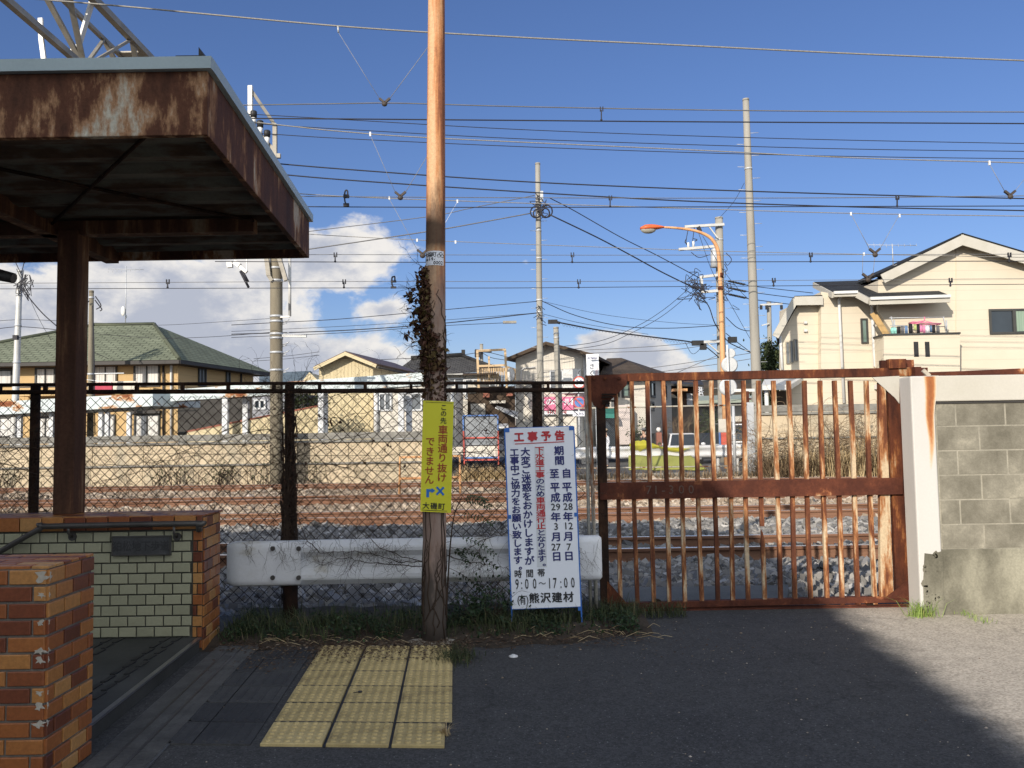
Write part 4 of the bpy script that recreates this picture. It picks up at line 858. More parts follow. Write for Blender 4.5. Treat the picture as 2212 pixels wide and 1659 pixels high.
m = MB(); a = P(1998, 812, 6.7); m.box(a+V((.05, .03, -.005)), (.11, .08, .012)); m.beam(a+V((.0, .03, .05)), a+V((.05, .03, 0)), .02, .03); m.build('lug', 'chipped_plaster', t)
# ================================================================== BLOCK WALL ON THE RIGHT
WY = 6.60; a0, a1 = P(1966, 815, WY), P(1990, 1324, WY); xl = (a0.x+a1.x)/2; ztop = P(2000, 812, WY).z; zcop = P(2100, 866, WY).z; zpl = P(2100, 1187, WY).z
xi = P(2030, 1100, WY).x; XR = 9.5
t = thing('block_wall', (5, 6.7, 0), 'grey concrete block wall framed by white painted pillar and coping', 'wall')
m = MB(); m.box(((xl+xi)/2, WY+.10, (ztop)/2-.05), (xi-xl, .20, ztop+.10)); m.build('pillar', 'white_paint', t, bevel=.012)
m = MB(); m.box(((xi+XR)/2, WY+.10, (ztop+zcop)/2), (XR-xi, .196, ztop-zcop)); m.build('coping', 'wall_coping', t, bevel=.008)
m = MB(); m.box(((xi+XR)/2, WY+.105, zcop-.008), (XR-xi, .17, .016)); m.build('coping_groove', 'gutter_dark', t)
m = MB(); m.box(((xi+XR)/2, WY+.11, (zcop-.016+zpl)/2), (XR-xi, .15, zcop-.016-zpl)); m.build('joints', 'block_joint', t)
m = MB(); bh = .1935; k = 0; z = zpl
while z < zcop-.03:
    hh = min(bh, zcop-.016-z); x = xi+.022-(.2 if k % 2 else .02) - .03
    while x < XR:
        xa, xb_ = max(x, xi+.028), min(x+.394, XR)
        if xb_-xa > .04: m.tile((xa, WY+.0345, z+.006), X, Z, -Y_, xb_-xa-.014, hh-.012, random.uniform(.001, .0028), .0008, min(1, max(0, random.gauss(.45, .2))))
        x += .394
    z += bh; k += 1
m.build('blocks', 'block', t)
m = MB(); m.box(((xi-.05+XR)/2+.02, WY+.115, zpl/2-.05), (XR-xi+.05, .19, zpl+.10)); m.build('plinth', 'plinth', t, bevel=.006)
m = MB(); 
ns, nw = 30, 8
for i in range(ns+1):
    f = i/ns; v = 813+f*200; uc = 2008+f*5+1.5*math.sin(f*11); hw_ = 13*(1-f)**.7+1.2
    for j in range(nw+1):
        s = -1+2*j/nw; q = P(uc+hw_*s, v, WY-.0012-.0008*(1-abs(s))); k = max(0, 1-abs(s)**1.6)*min(1, (1-f)*1.8)*random.uniform(.75, 1); m.v.append(tuple(q)); m.r.append(k)
for i in range(ns):
    for j in range(nw): m.f.append((i*(nw+1)+j, i*(nw+1)+j+1, (i+1)*(nw+1)+j+1, (i+1)*(nw+1)+j)); m.sm.append(True)
m.build('rust_streak', 'rust_stain', t)
m = MB()
for k in range(26): # cement smears on the pillar foot
    u, v = random.uniform(1994, 2034), random.uniform(1190, 1318); s = random.uniform(2, 9); m.prism([P(u+s*math.cos(g)*random.uniform(.6, 1.1), v+1.4*s*math.sin(g)*random.uniform(.6, 1.1), WY-.0015) for g in np.linspace(0, 2*math.pi, 9)[:-1]], (0, .001, 0))
m.build('cement_patches', 'plinth', t)
m = MB(); m.prism([P(u, v, WY-.0008) for u, v in ((1997, 1195), (2014, 1197), (2036, 1190), (2040, 1330), (1996, 1330), (1994, 1260))], (0, .0006, 0)); m.build('bare_foot', 'plinth', t)
# ================================================================== GROUND PLANTS
def strip(name, mat, n, fn, h, lean, w, label=None, kind='stuff', rn=None):
    base = np.array([fn() for _ in range(n)]); hh = rng.uniform(h[0], h[1], n)
    v, f, r_ = blades(base, hh, rng.uniform(lean[0], lean[1], n), rng.uniform(w[0], w[1], n), np.clip(rng.normal(.45, .25, n), 0, 1))
    o = np_mesh(name, mat, v, f, r_); tag(o, label, None, None, kind); return o
# verge soil
m = MB(); vs = []; nxx, nyy = 70, 14
for j in range(nyy+1):
    for i in range(nxx+1):
        x = -2.2+3.2*i/nxx; edge = 5.86+.10*mnoise.noise(V((x*2.2, 0, 0)))+.10*mnoise.noise(V((x*6, 3, 0)))+(.28 if x > .35 else 0)*min(1, (x-.35)*3 if x > .35 else 0)
        y = edge+(7.15-edge)*j/nyy; vs.append((x, y, .002+.035*min(1, j/4)+.02*mnoise.noise(V((x*5, y*5, 0)))*min(1, j/3)))
m.add(vs, [(j*(nxx+1)+i, j*(nxx+1)+i+1, (j+1)*(nxx+1)+i+1, (j+1)*(nxx+1)+i) for j in range(nyy) for i in range(nxx)], True); m.build('verge_soil', 'dirt', kind='structure')
def verge():
    while True:
        x = random.uniform(-2.15, .95); y = random.triangular(5.98, 7.0, 6.35)+(.2 if x > .4 else 0)
        if mnoise.noise(V((x*2.4, y*2, 1)))+random.uniform(-.4, .5) > -.05: return (x, y, .02)
strip('grass', 'grass', 3600, verge, (.04, .19), (.2, 1.3), (.0014, .004))
strip('grass', 'grass', 500, lambda: (random.gauss(-.40, .06), random.gauss(5.55, .10), .004), (.03, .08), (.4, 1.4), (.001, .0025))
strip('grass', 'grass', 420, lambda: (random.uniform(.65, 1.35), random.uniform(6.62, 6.85), .01), (.05, .16), (.3, 1.2), (.0016, .0035))
def patch(): 
    while True:
        x, y = random.uniform(-2.1, .9), random.triangular(5.95, 6.9, 6.2)
        if mnoise.noise(V((x*3.1, y*3, 7)))+random.uniform(-.25, .25) > .12: return np.array((x, y, random.uniform(.02, .10)))
_p = np.array([patch() for _ in range(2600)]); _v, _f, _r = leafcloud(_p, rng.uniform(.008, .022, len(_p)), np.clip(rng.normal(.3, .22, len(_p)), 0, 1)); np_mesh('ground_weeds', 'leaf_green', _v, _f, _r)['kind'] = 'stuff'
def scatter_leaves(name, n, fn, size, mat, z=.006, label=None, flat=True):
    p = np.array([fn() for _ in range(n)]); s = rng.uniform(size[0], size[1], n); v, f, r_ = leafcloud(p, s, rng.uniform(0, 1, n))
    if flat:
        vv = v.reshape(n, 4, 3); vv[:, :, 2] = p[:, None, 2]+(vv[:, :, 2]-p[:, None, 2])*.22+.004; v = vv.reshape(-1, 3)
    o = np_mesh(name, mat, v, f, r_); o['kind'] = 'stuff'; return o
scatter_leaves('fallen_leaves', 5200, lambda: (random.uniform(-2.1, .9), random.triangular(5.68, 6.9, 6.0)+(.22 if random.random() < .3 else 0), random.uniform(.012, .03)), (.006, .022), 'dead_leaf')
scatter_leaves('fallen_leaves', 2600, lambda: (random.uniform(-1.36, -.30), random.triangular(5.40, 6.0, 5.95), random.uniform(.016, .022)), (.006, .017), 'dead_leaf')
scatter_leaves('fallen_leaves', 900, lambda: (random.uniform(-2.0, -1.3), random.triangular(5.2, 6.1, 5.9), random.uniform(.006, .012)), (.005, .018), 'dead_leaf')
scatter_leaves('fallen_leaves', 420, lambda: (random.uniform(-.3, 1.6), random.triangular(5.0, 6.7, 6.3), .004), (.004, .014), 'dead_leaf')
m = MB()
for k in range(90):
    x, y = random.uniform(-1.9, 1.0), random.triangular(5.8, 6.5, 6.1); g = random.uniform(-.5, .5); l = random.uniform(.05, .22); m.tube([(x, y, .02), (x+l*.5*math.cos(g), y+l*.5*math.sin(g), .03+random.uniform(0, .02)), (x+l*math.cos(g), y+l*math.sin(g), .02)], .0018, 4, rnd=random.random())
o = m.build('dry_twigs', 'straw', kind='stuff')
# low bushy weeds right of the pole
def bush(name, label, c, n, rad, size, mat, cat='plant', stems=20, group=None, hz=1.0):
    t = thing(name, (c[0], c[1], 0), label, cat, group); m = MB()
    for k in range(stems):
        g = random.uniform(0, 2*math.pi); twig(m, (c[0]+random.gauss(0, rad[0]*.35), c[1]+random.gauss(0, rad[1]*.3), .01), (math.cos(g)*.6, math.sin(g)*.4, 1.1), c[2]*1.4*random.uniform(.6, 1), .0035, 6, .2, 0, 1)
    m.build('stems', 'vine_stem', t); p = rng.normal(size=(n, 3))*np.array(rad)*.5; p[:, 2] = np.abs(p[:, 2]) if hz > 0 else p[:, 2]
    q = np.array([mnoise.noise(V(tuple(x*np.array((6, 6, 6)))))for x in p]); p = p[q > -.18]; p += np.array([c[0], c[1], .02]); n = len(p)
    v, f, r_ = leafcloud(p, rng.uniform(size[0], size[1], n), np.clip(rng.normal(.4, .25, n), 0, 1)); o = np_mesh('leaves', mat, v-np.array([c[0], c[1], 0]), f, r_, parent=t); return t
bush('weed', 'dark leafy weed mound between the steel pole and the notice board', (-.22, 6.42, .3), 1300, (.30, .22, .30), (.010, .022), 'leaf_green')
bush('weed', 'low dark weed with tiny white flowers left of the steel pole foot', (-1.02, 6.12, .12), 800, (.40, .16, .14), (.008, .018), 'leaf_green')
# slender sapling with feathery compound leaves
sx = P(972, 1240, 6.38); t = thing('sapling', (sx.x, 6.38, 0), 'slender sapling with feathery compound leaves just right of the steel pole', 'sapling'); m = MB(); st = catmull([(sx.x-.04, 6.40, 0), (sx.x-.02, 6.38, .3), (sx.x+.005, 6.36, .62), (sx.x+.04, 6.34, .86), (sx.x+.10, 6.33, 1.0)], 6)
m.tube(st, [.008*(1-.6*i/len(st)) for i in range(len(st))], 6); pts, sz, rr = [], [], []; lv = MB()
for k, (z, dx, l, dz) in enumerate([(.95, .26, .34, .10), (.86, .36, .36, .05), (.80, -.30, .28, .02), (.72, .34, .42, -.02), (.66, -.26, .26, -.05), (.62, .40, .46, -.03), (.55, .30, .34, .06), (.50, -.3, .24, -.10), (.44, .35, .40, -.12), (.36, .3, .36, -.16), (.30, -.25, .26, -.18), (.9, -.1, .2, .16), (.98, .3, .3, .16), (.6, .1, .25, -.05)]):
    c = min(st, key=lambda q: abs(q[2]-z)); d = V((dx, random.uniform(-.25, .1), dz)).normalized(); p = V(c); ax = [p.copy()]
    pl_ = V((random.gauss(0, .5), 1, random.gauss(.2, .6))).normalized()
    for i in range(12):
        d = (d+V((0, 0, -.06))).normalized(); p = p+d*l/14; ax.append(p.copy())
        if i > 1:
            for s in (-1, 1):
                e = (d.cross(pl_).normalized()*s+d*.6+V((random.gauss(0, .2), random.gauss(0, .2), -.25))).normalized(); w = e.cross(pl_).normalized()*random.uniform(.005, .009); b = random.random()*.9
                ll = random.uniform(.6, 1); lv.add([p, p+e*.018*ll+w, p+e*.038*ll, p+e*.018*ll-w], [(0, 1, 2, 3)], rnd=b)
    m.tube(ax, .002, 4)
m.build('stem', 'vine_stem', t); lv.build('leaflets', 'leaf_green', t)
# sunlit tuft by the pillar, creeping weed by the plinth, straw tuft on tiles
q = G(1995, 1330); o = strip('grass_tuft', 'grass_lit', 170, lambda: (random.gauss(q.x-.02, .055), random.gauss(q.y-.03, .03), 0), (.05, .18), (.3, 1.2), (.0018, .0035), 'bright green grass tuft at the foot of the white pillar', 'thing'); o['category'] = 'grass tuft'
q2 = G(961, 1590); o = strip('straw_tuft', 'straw', 60, lambda: (random.gauss(q2.x, .012), random.gauss(q2.y, .008), .002), (.03, .08), (.5, 1.6), (.001, .002), 'pale dry grass tuft at the chipped corner of the yellow paving', 'thing'); o['category'] = 'grass tuft'
qa, qb = G(2050, 1310), G(2150, 1362); t = thing('creeping_weed', qa, 'creeping weed with dark leaves trailing over the sunny asphalt by the block wall', 'weed'); m = MB()
for k in range(5): twig(m, qa+V((random.uniform(0, .1), -.02, .01)), (qb-qa)+V((random.gauss(0, .12), random.gauss(0, .1), .06)), random.uniform(.25, .55), .003, 8, .22, .05, 1)
twig(m, qa+V((.02, 0, .0)), (-.2, 0, 1), .16, .003, 6, .3, 0, 1); m.build('stems', 'dry_brush', t)
n = 60; pp = np.array([tuple(qa+V((random.gauss(.0, .05), random.gauss(-.03, .02), abs(random.gauss(.08, .04))))) for _ in range(n)]); v, f, r_ = leafcloud(pp, rng.uniform(.008, .02, n), rng.uniform(0, .5, n)); np_mesh('leaves', 'leaf_ivy', v-np.array(qa), f, r_, parent=t)
n = 110; pp = np.array([tuple(qa.lerp(qb, random.uniform(.35, .8))+V((random.gauss(0, .04), random.gauss(0, .03), .012))) for _ in range(n)]); v, f, r_ = blades(pp, rng.uniform(.02, .06, n), rng.uniform(.5, 1.5, n), rng.uniform(.001, .0025, n), rng.uniform(0, 1, n)); np_mesh('grass_leaves', 'grass_lit', v-np.array(qa), f, r_, parent=t)
# white bottle cap and bits of litter
q = G(1109, 1419); t = thing('cup_lid', q, 'small white plastic lid lying on the dark asphalt', 'lid'); m = MB(); m.tube([q+V((0, 0, .001)), q+V((0, 0, .008)), q+V((0, 0, .011))], [.030, .030, .016], 18); m.build('lid', 'globe_white', t); m = MB(); m.disc(q+V((0, 0, .0135)), (0, 0, 1), .012, .005); m.build('knob', 'globe_white', t)
q = G(778, 1503); t = m = MB(); m.tube([q+V((0, 0, .020)), q+V((0, 0, .026))], .012, 12); m.tube([q+V((-.01, 0, .022)), q+V((-.04, -.005, .019))], .002, 4); m.build('burnt_scrap', 'black_metal', label='tiny black scrap lying on a yellow tile', cat='litter')
m = MB()
for k in range(420):
    x, y = random.uniform(-1.9, 3.2), random.uniform(3.2, 6.7); s = random.lognormvariate(-5.6, .5)
    if -1.35 < x < -.3 and y < 5.9: continue
    m.ball((x, y, .001), s, 5, (1, random.uniform(.6, 1), .6))
o = m.build('grit', 'stone', kind='stuff')
# ================================================================== IVY ON THE POLE AND VINES ON THE FENCE
pi = pole_at(1.8); t = thing('ivy', (pi.x, pi.y, 0), 'dead reddish ivy clinging round the middle of the steel pole', 'climbing plant'); m = MB()
for k in range(26):
    u = random.uniform(-2.2, 1.6); z = random.uniform(0, .25) if k < 14 else random.uniform(1.78, 2.0); pts = []; n = 16; zz = z; top = random.uniform(.6, .78) if k < 9 else random.uniform(2.1, 2.6) if k >= 14 else random.uniform(2.0, 2.5)
    for i in range(n):
        pts.append(on_pole(u, min(zz, 2.72), .004)); u += random.gauss(0, .22); zz += (top-z)/n
    m.tube(pts, [.005*(1-.6*i/n) for i in range(n)], 4)
for k in range(60):
    z = random.uniform(1.75, 2.7); u = random.uniform(-2.0, -.9); twig(m, on_pole(u, z), (-1, random.uniform(-.4, .3), random.uniform(-.4, .5)), random.uniform(.06, .26), .0025, 6, .3, .05, 1)
for k in range(70):
    z = random.uniform(1.74, 2.2); u = random.uniform(-2.4, 2.2); twig(m, on_pole(u, z), (math.sin(u), -math.cos(u), random.uniform(-.5, .5)), random.uniform(.04, .10), .002, 4, .35, .1, 0)
m.build('stems', 'vine_stem', t); pts, sz = [], []
for k in range(1700):
    z = random.uniform(1.72, 2.68); f = (z-1.72)/.96
    if f < .18: u = random.uniform(-1.6, 1.4); out = abs(random.gauss(.004, .008))
    elif f < .5: u = random.triangular(-1.8, 1.6-(f-.18)*3.6, -.6); out = abs(random.gauss(.012, .016))
    else: u = random.triangular(-2.0, .1-(f-.5)*1.4, -1.1); out = abs(random.gauss(.014, .022))
    if random.random() > (.5 if f > .8 else .30 if f < .22 else 1): continue
    pts.append(tuple(on_pole(u, z, out))); sz.append(random.uniform(.013, .030))
for (u, v) in ((886, 632), (885, 650), (890, 662), (905, 615), (893, 680), (905, 690), (897, 700), (880, 728), (896, 716), (905, 652), (899, 641), (911, 672), (908, 704), (893, 735)):
    q = P(u+random.uniform(-3, 3), v, 6.0)
    for k in range(6): pts.append(tuple(q+V((random.gauss(0, .018), random.gauss(0, .02), random.gauss(0, .018))))); sz.append(random.uniform(.018, .036))
pts = np.array(pts); n = len(pts); v, f, r_ = leafcloud(pts, sz, rng.uniform(0, 1, n)); np_mesh('leaves', 'leaf_ivy', v-np.array([pi.x, pi.y, 0]), f, r_, parent=t)
# thick vine on the fence post
fp = P(623, 1000, FY); t = thing('vine', (fp.x, FY, 0), 'dense dead vine wrapped round the fence post, runners along the mesh', 'climbing plant'); m = MB()
for k in range(60):
    z = random.uniform(0, .4); pts = []; u = random.uniform(0, 6.28); top = random.uniform(.9, 1.9); n = 14
    for i in range(n): pts.append((fp.x+math.cos(u)*random.uniform(.04, .075), FY+.03+math.sin(u)*.05, z+(top-z)*i/n)); u += random.gauss(0, .6)
    m.tube(pts, random.uniform(.002, .006), 4)
for k in range(150): twig(m, (fp.x+random.gauss(0, .04), FY-.03, random.uniform(.35, 1.92)), (random.choice((-1, 1)), -.15, random.uniform(-.6, .6)), random.uniform(.08, .35), .0022, 7, .35, .02, 1)
for k in range(34): twig(m, (fp.x+random.gauss(0, .05), FY-.03, 1.86), (random.choice((-1, 1)), random.uniform(-.3, .2), .25), random.uniform(.2, .6), .0022, 8, .35, .05, 1)
# long runners, following lines seen on the mesh
for pl in (((620, 935), (560, 930), (480, 948), (400, 975), (300, 1020), (200, 1045)), ((200, 945), (290, 955), (360, 965), (430, 985), (500, 1010)), ((0, 975), (60, 970), (140, 968)), ((215, 1005), (330, 1000), (420, 985), (560, 975), (620, 960)), ((0, 1025), (90, 1030)), ((640, 1020), (730, 1015), (800, 990), (905, 975)), ((905, 855), (800, 890), (700, 905), (640, 915)), ((980, 880), (1040, 905), (1080, 945), (1095, 1000)), ((1040, 905), (1075, 870), (1120, 865), (1165, 900)), ((985, 1000), (1040, 1010), (1090, 1005)), ((640, 870), (760, 850), (900, 848)), ((700, 1000), (800, 1020), (905, 1010)), ((740, 1030), (790, 1035), (835, 1070), (860, 1120)), ((1000, 975), (1060, 985), (1100, 1020)), ((480, 935), (545, 905), (610, 895)), ((0, 945), (70, 930), (180, 915)), ((0, 1000), (140, 1040), (300, 1090)), ((640, 990), (700, 960), (800, 935), (905, 905)), ((1180, 930), (1200, 900), (1180, 880), (1150, 880))):
    c = catmull([P(u+random.uniform(-4, 4), v, FY-.015+random.uniform(-.02, .02)) for u, v in pl], 6); c = [q+V((random.gauss(0, .004), random.gauss(0, .004), random.gauss(0, .006))) for q in c]
    r0 = random.uniform(.0028, .0052); m.tube(c, [r0*(1-.5*i/len(c)) for i in range(len(c))], 4)
    for q in c[::2]:
        for _ in range(2): twig(m, q, (random.gauss(0, 1), -.2, random.gauss(0, .7)), random.uniform(.1, .40), .0015, 7, .35, .04, 1)
for k in range(620):
    x = random.uniform(-5, .55); z = random.triangular(.45, 1.9, 1.0); twig(m, (x, FY-.012, z), (random.choice((-1, 1)), random.uniform(-.1, .1), random.gauss(0, .45)), random.uniform(.15, .7), random.uniform(.0011, .0022), 9, .30, .02, 1)
for k in range(110):
    x = random.uniform(-2.2, .5); z = 1.86+random.uniform(-.06, .05); twig(m, (x, FY-.012, z), (random.choice((-1, 1)), random.uniform(-.2, .2), random.gauss(0, .3)), random.uniform(.1, .45), .0016, 8, .35, .04, 1)
m.build('stems', 'vine_stem', t); pts, sz = [], []
for (u, v) in ((713, 912), (737, 911), (741, 929), (727, 933), (806, 956), (831, 973), (788, 998), (841, 963), (1052, 935), (1046, 928), (706, 905), (690, 900), (575, 965), (610, 980), (640, 940), (660, 1000), (870, 1010)):
    q = P(u, v, FY-.03)
    for k in range(5): pts.append(tuple(q+V((random.gauss(0, .010), random.gauss(0, .01), random.gauss(0, .010))))); sz.append(random.uniform(.010, .020))
for k in range(260): pts.append((fp.x+random.gauss(0, .08), FY-.03+random.gauss(0, .05), random.uniform(.4, 1.9))); sz.append(random.uniform(.006, .016))
pts = np.array(pts); n = len(pts); v, f, r_ = leafcloud(pts, sz, rng.uniform(0, .7, n)); np_mesh('leaves', 'leaf_ivy', v-np.array([fp.x, FY, 0]), f, r_, parent=t)
# bare twigs over the guardrail
t = m = MB()
for pl in (((912, 1215), (860, 1212), (800, 1196), (750, 1192), (690, 1196)), ((912, 1212), (830, 1188), (790, 1150), (770, 1120)), ((912, 1222), (800, 1215), (740, 1205), (680, 1225)), ((965, 1200), (1010, 1212), (1060, 1220), (1100, 1230)), ((990, 1195), (1050, 1165), (1098, 1150)), ((690, 1192), (660, 1160), (640, 1100)), ((1050, 1222), (1035, 1190), (1060, 1150))):
    c = catmull([P(u, v, 6.50+random.uniform(-.03, .02)) for u, v in pl], 6); c = [q+V((0, random.gauss(0, .004), random.gauss(0, .005))) for q in c]; m.tube(c, [.0042*(1-.6*i/len(c)) for i in range(len(c))], 4)
    for q in c[1::2]:
        for _ in range(3): twig(m, q, (random.gauss(-.3, .8), -.1, random.gauss(-.3, .6)), random.uniform(.06, .26), .0016, 7, .3, .05, 1)
for k in range(60): twig(m, P(random.uniform(500, 900), random.uniform(1160, 1200), 6.51), (random.gauss(0, .6), -.1, -1), random.uniform(.05, .2), .0014, 6, .3, .1, 1)
for k in range(26): twig(m, P(random.uniform(1215, 1295), random.uniform(1165, 1215), 6.50), (random.gauss(0, .6), 0, -.8), random.uniform(.06, .2), .0014, 6, .3, .1, 1)
m.build('bare_vine', 'vine_stem', label='bare brown twigs trailing over the white crash barrier', cat='climbing plant')
# ================================================================== BUILDING HELPERS
def wrect(W, u0, v0, u1, v1):        # rectangle on an upright wall seen between two picture corners -> origin, width, height
    a, b = W.hit(u0, v1), W.hit(u1, v0); t = W.t if (b-a).dot(W.t) > 0 else -W.t
    return V((a.x, a.y, a.z)), t, (V((b.x, b.y, 0))-V((a.x, a.y, 0))).length, b.z-a.z, W.n
def panel(m, W, u0, v0, u1, v1, out, th):
    o, t, w, h, n = wrect(W, u0, v0, u1, v1); o = o+n*out
    p = [o, o+t*w, o+t*w+V((0, 0, h)), o+V((0, 0, h))]; m.prism(p, n*th); return m
def window(parent, W, u0, v0, u1, v1, pane='curtain', frame='frame_dark', fw=.05, mull=1, name='window'):
    o, t, w, h, n = wrect(W, u0, v0, u1, v1); m = MB(); up = V((0, 0, 1))
    def bar(a, b, c, d, th=.07): q = o+n*.003; m.prism([q+t*a+up*c, q+t*b+up*c, q+t*b+up*d, q+t*a+up*d], n*th)
    bar(0, w, 0, fw); bar(0, w, h-fw, h); bar(0, fw, fw, h-fw); bar(w-fw, w, fw, h-fw)
    for k in range(mull): x = w*(k+1)/(mull+1); bar(x-fw*.4, x+fw*.4, fw, h-fw, .05)
    f = m.build(name, frame, parent); m = MB(); q = o+n*.012
    m.prism([q+t*fw+up*fw, q+t*(w-fw)+up*fw, q+t*(w-fw)+up*(h-fw), q+t*fw+up*(h-fw)], n*.006); m.build('pane', pane, f); return f
def walls(m, plan, z0, z1):
    n = len(plan); vs = [(x, y, z0) for x, y in plan]+[(x, y, z1) for x, y in plan]; m.add(vs, [(i, (i+1) % n, n+(i+1) % n, n+i) for i in range(n)]); return m
def solid(m, W, pts, depth, out=0):   # a picture outline standing on a wall plane, given real depth behind it
    q = [W.hit(u, v)+W.n*out for u, v in pts]; m.prism(q, -W.n*depth); return m
def pipe(m, W, pts, r, out=.06): return m.tube([W.hit(u, v)+W.n*out for u, v in pts], r, 8)
def antenna(name, base, h, label, sp=.9, tilt=0, group=None):
    t = thing(name, base, label, 'antenna', group); m = MB(); b = V(base); m.tube([b, b+V((0, 0, h))], .022, 6); m.build('mast', 'galv', t); m = MB(); c = b+V((0, 0, h*.94))
    m.tube([c+V((-sp, 0, .04)), c+V((sp, 0, -.02))], .014, 5)
    for k in range(9): x = -sp+2*sp*k/8; l = .30-.02*k; m.tube([c+V((x, -.03, -l*.5)), c+V((x, .03, l*.5))], .007, 4)
    m.build('elements', 'galv', t); return t
# ================================================================== TAN HOUSE, GREEN TILED HIP ROOF
WA = Wall((-30, 38), (-10, 38)); c0 = WA.hit(385, 778); zE = c0.z; yB = 44.7; cB = P(547, 798, yB); cx0 = c0.x; xbk = cB.x
WB = Wall((cx0, 38), (xbk, yB)); xL = -27.5
t = thing('tan_house', (-20, 38, 0), 'two storey tan house with green tiled hip roof and curtained windows', 'house')
m = MB(); walls(m, [(xL, 38), (cx0, 38), (xbk, yB), (xL, yB+.4)], -.1, zE); m.build('wall', 'tan_stucco', t)
ev = .75; A = V((xL-.7, 38-ev, zE-.05)); B = V((cx0+.35, 38-ev, zE-.05)); C = V((xbk+.8, yB+ev, zE-.05)); D = V((xL-.7, yB+ev+.4, zE-.05))
R1 = P(205, 705, 41.6); R2 = P(333, 699, 41.6); R1.z = R2.z = (R1.z+R2.z)/2
rf = MB(); rf.roof([A, B, R2, R1]); rf.roof([B, C, R2]); rf.roof([C, D, R1, R2]); rf.roof([D, A, R1]); r_ = rf.build('roof', 'green_tiles', t)
m = MB()
for p, q in ((A, B), (B, C)): m.beam(p+V((0, 0, -.10)), q+V((0, 0, -.10)), .10, .16)
m.build('gutter', 'gutter_dark', t)
m = MB(); m.add([A+V((.02, .02, -.19)), B+V((-.02, .02, -.19)), C+V((-.02, -.02, -.19)), D+V((.02, -.02, -.19))], [(3, 2, 1, 0)]); m.build('eave_soffit', 'dark_wood', t)
m = MB()
for p, q in ((R1, R2), (B, R2), (A, R1)): m.tube([p+V((0, 0, .03)), q+V((0, 0, .03))], .09, 6)
m.build('ridge_tiles', 'green_tiles', r_)
for u0, v0, u1, v1 in ((-40, 798, 28, 836), (76, 794, 121, 836), (202, 789, 254, 836), (289, 786, 346, 836), (-30, 900, 28, 946), (78, 900, 119, 946), (222, 895, 250, 946), (290, 894, 346, 946)): window(t, WA, u0, v0, u1, v1, 'curtain', 'frame_dark', .07, 1)
m = MB()
for u0, v0, u1, v1 in ((-40, 789, 28, 798), (70, 786, 122, 794), (203, 784, 255, 793), (284, 780, 349, 789), (284, 886, 349, 894), (70, 892, 122, 900)): panel(m, WA, u0, v0, u1, v1, .005, .22)
m.build('shutter_box', 'gutter_dark', t)
for q in ((427, 794, 444, 834), (487, 801, 496, 833), (425, 898, 444, 926)): window(t, WB, *q, 'pane_grey', 'frame_dark', .09, 1 if q[0] == 427 else 0)
m = MB(); pipe(m, WA, ((354, 780), (354, 946)), .05); pipe(m, WB, ((519, 798), (519, 850)), .05); m.build('downpipe', 'gutter_dark', t)
m = MB(); pipe(m, WA, ((374, 772), (375, 785), (371, 790), (371, 946)), .06); m.build('downpipe', 'gutter_white', t)
m = MB(); W2 = Wall((-30, 37), (-10, 37)); panel(m, WA, 60, 840, 350, 858, .05, .9); m.build('balcony_slab', 'tan_stucco', t)
m = MB(); panel(m, WA, 60, 836, 350, 838, .92, .05); m.build('balcony_rail', 'gutter_dark', t)
tt = thing('futon', WA.hit(240, 850)+V((0, -1, 0)), 'dark red futon airing over the balcony rail of the tan house', 'futon', 'futons airing on the balcony')
m = MB(); panel(m, WA, 219, 829, 267, 855, .99, .10); m.build('cover', 'futon_red', tt, bevel=.04)
tt = thing('futon', WA.hit(290, 850)+V((0, -1, 0)), 'cream futon airing over the balcony rail beside the red one', 'futon', 'futons airing on the balcony')
m = MB(); panel(m, WA, 268, 826, 317, 851, .99, .10); m.build('cover', 'futon_cream', tt, bevel=.04)
rb = P(271, 703, 41.6); antenna('roof_antenna', (rb.x, 41.6, R1.z), 3.0, 'tall thin television aerial on the green roof ridge')
q = P(266, 672, 41.4); t = thing('satellite_dish', q, 'white satellite dish on the aerial mast above the green roof', 'satellite dish'); m = MB(); m.ball(q, .26, 12, (.45, .22, 1)); m.build('dish', 'gutter_white', t); m = MB(); m.tube([q, q+V((.13, .1, -.25)), V((rb.x, 41.6, q.z-.35))], .025, 5); m.build('bracket', 'galv', t)
# air conditioner unit on the side wall
m = MB(); panel(m, WB, 392, 913, 407, 931, .02, .35); t = m.build('air_conditioner', 'gutter_white', label='white air conditioner unit on the shaded side wall of the tan house', cat='air conditioner'); m = MB(); m.disc(WB.hit(398, 922)+WB.n*.385, WB.n, .2, .02); m.build('fan_grille', 'gutter_dark', t)
# low house with blue grey roof further back
t = thing('blue_roofed_house', P(610, 930, 62), 'distant low house with blue grey gable roof beside the concrete catenary mast', 'house')
WC_ = Wall((-40, 60), (10, 60)); m = MB(); solid(m, WC_, ((548, 828), (684, 822), (684, 960), (548, 960)), 8); solid(m, WC_, ((650, 826), (687, 822), (668, 804)), 8, -.02); m.build('wall', 'beige_metal', t)
rf = MB(); a, b, c, d = P(560, 829, 59.4), P(655, 824, 59.4), P(671, 801, 64), P(560, 806, 64); rf.roof([a, b, c, d]); e = P(692, 824, 66); rf.roof([b, e, c]); rf.build('roof', 'blue_shingles', t)
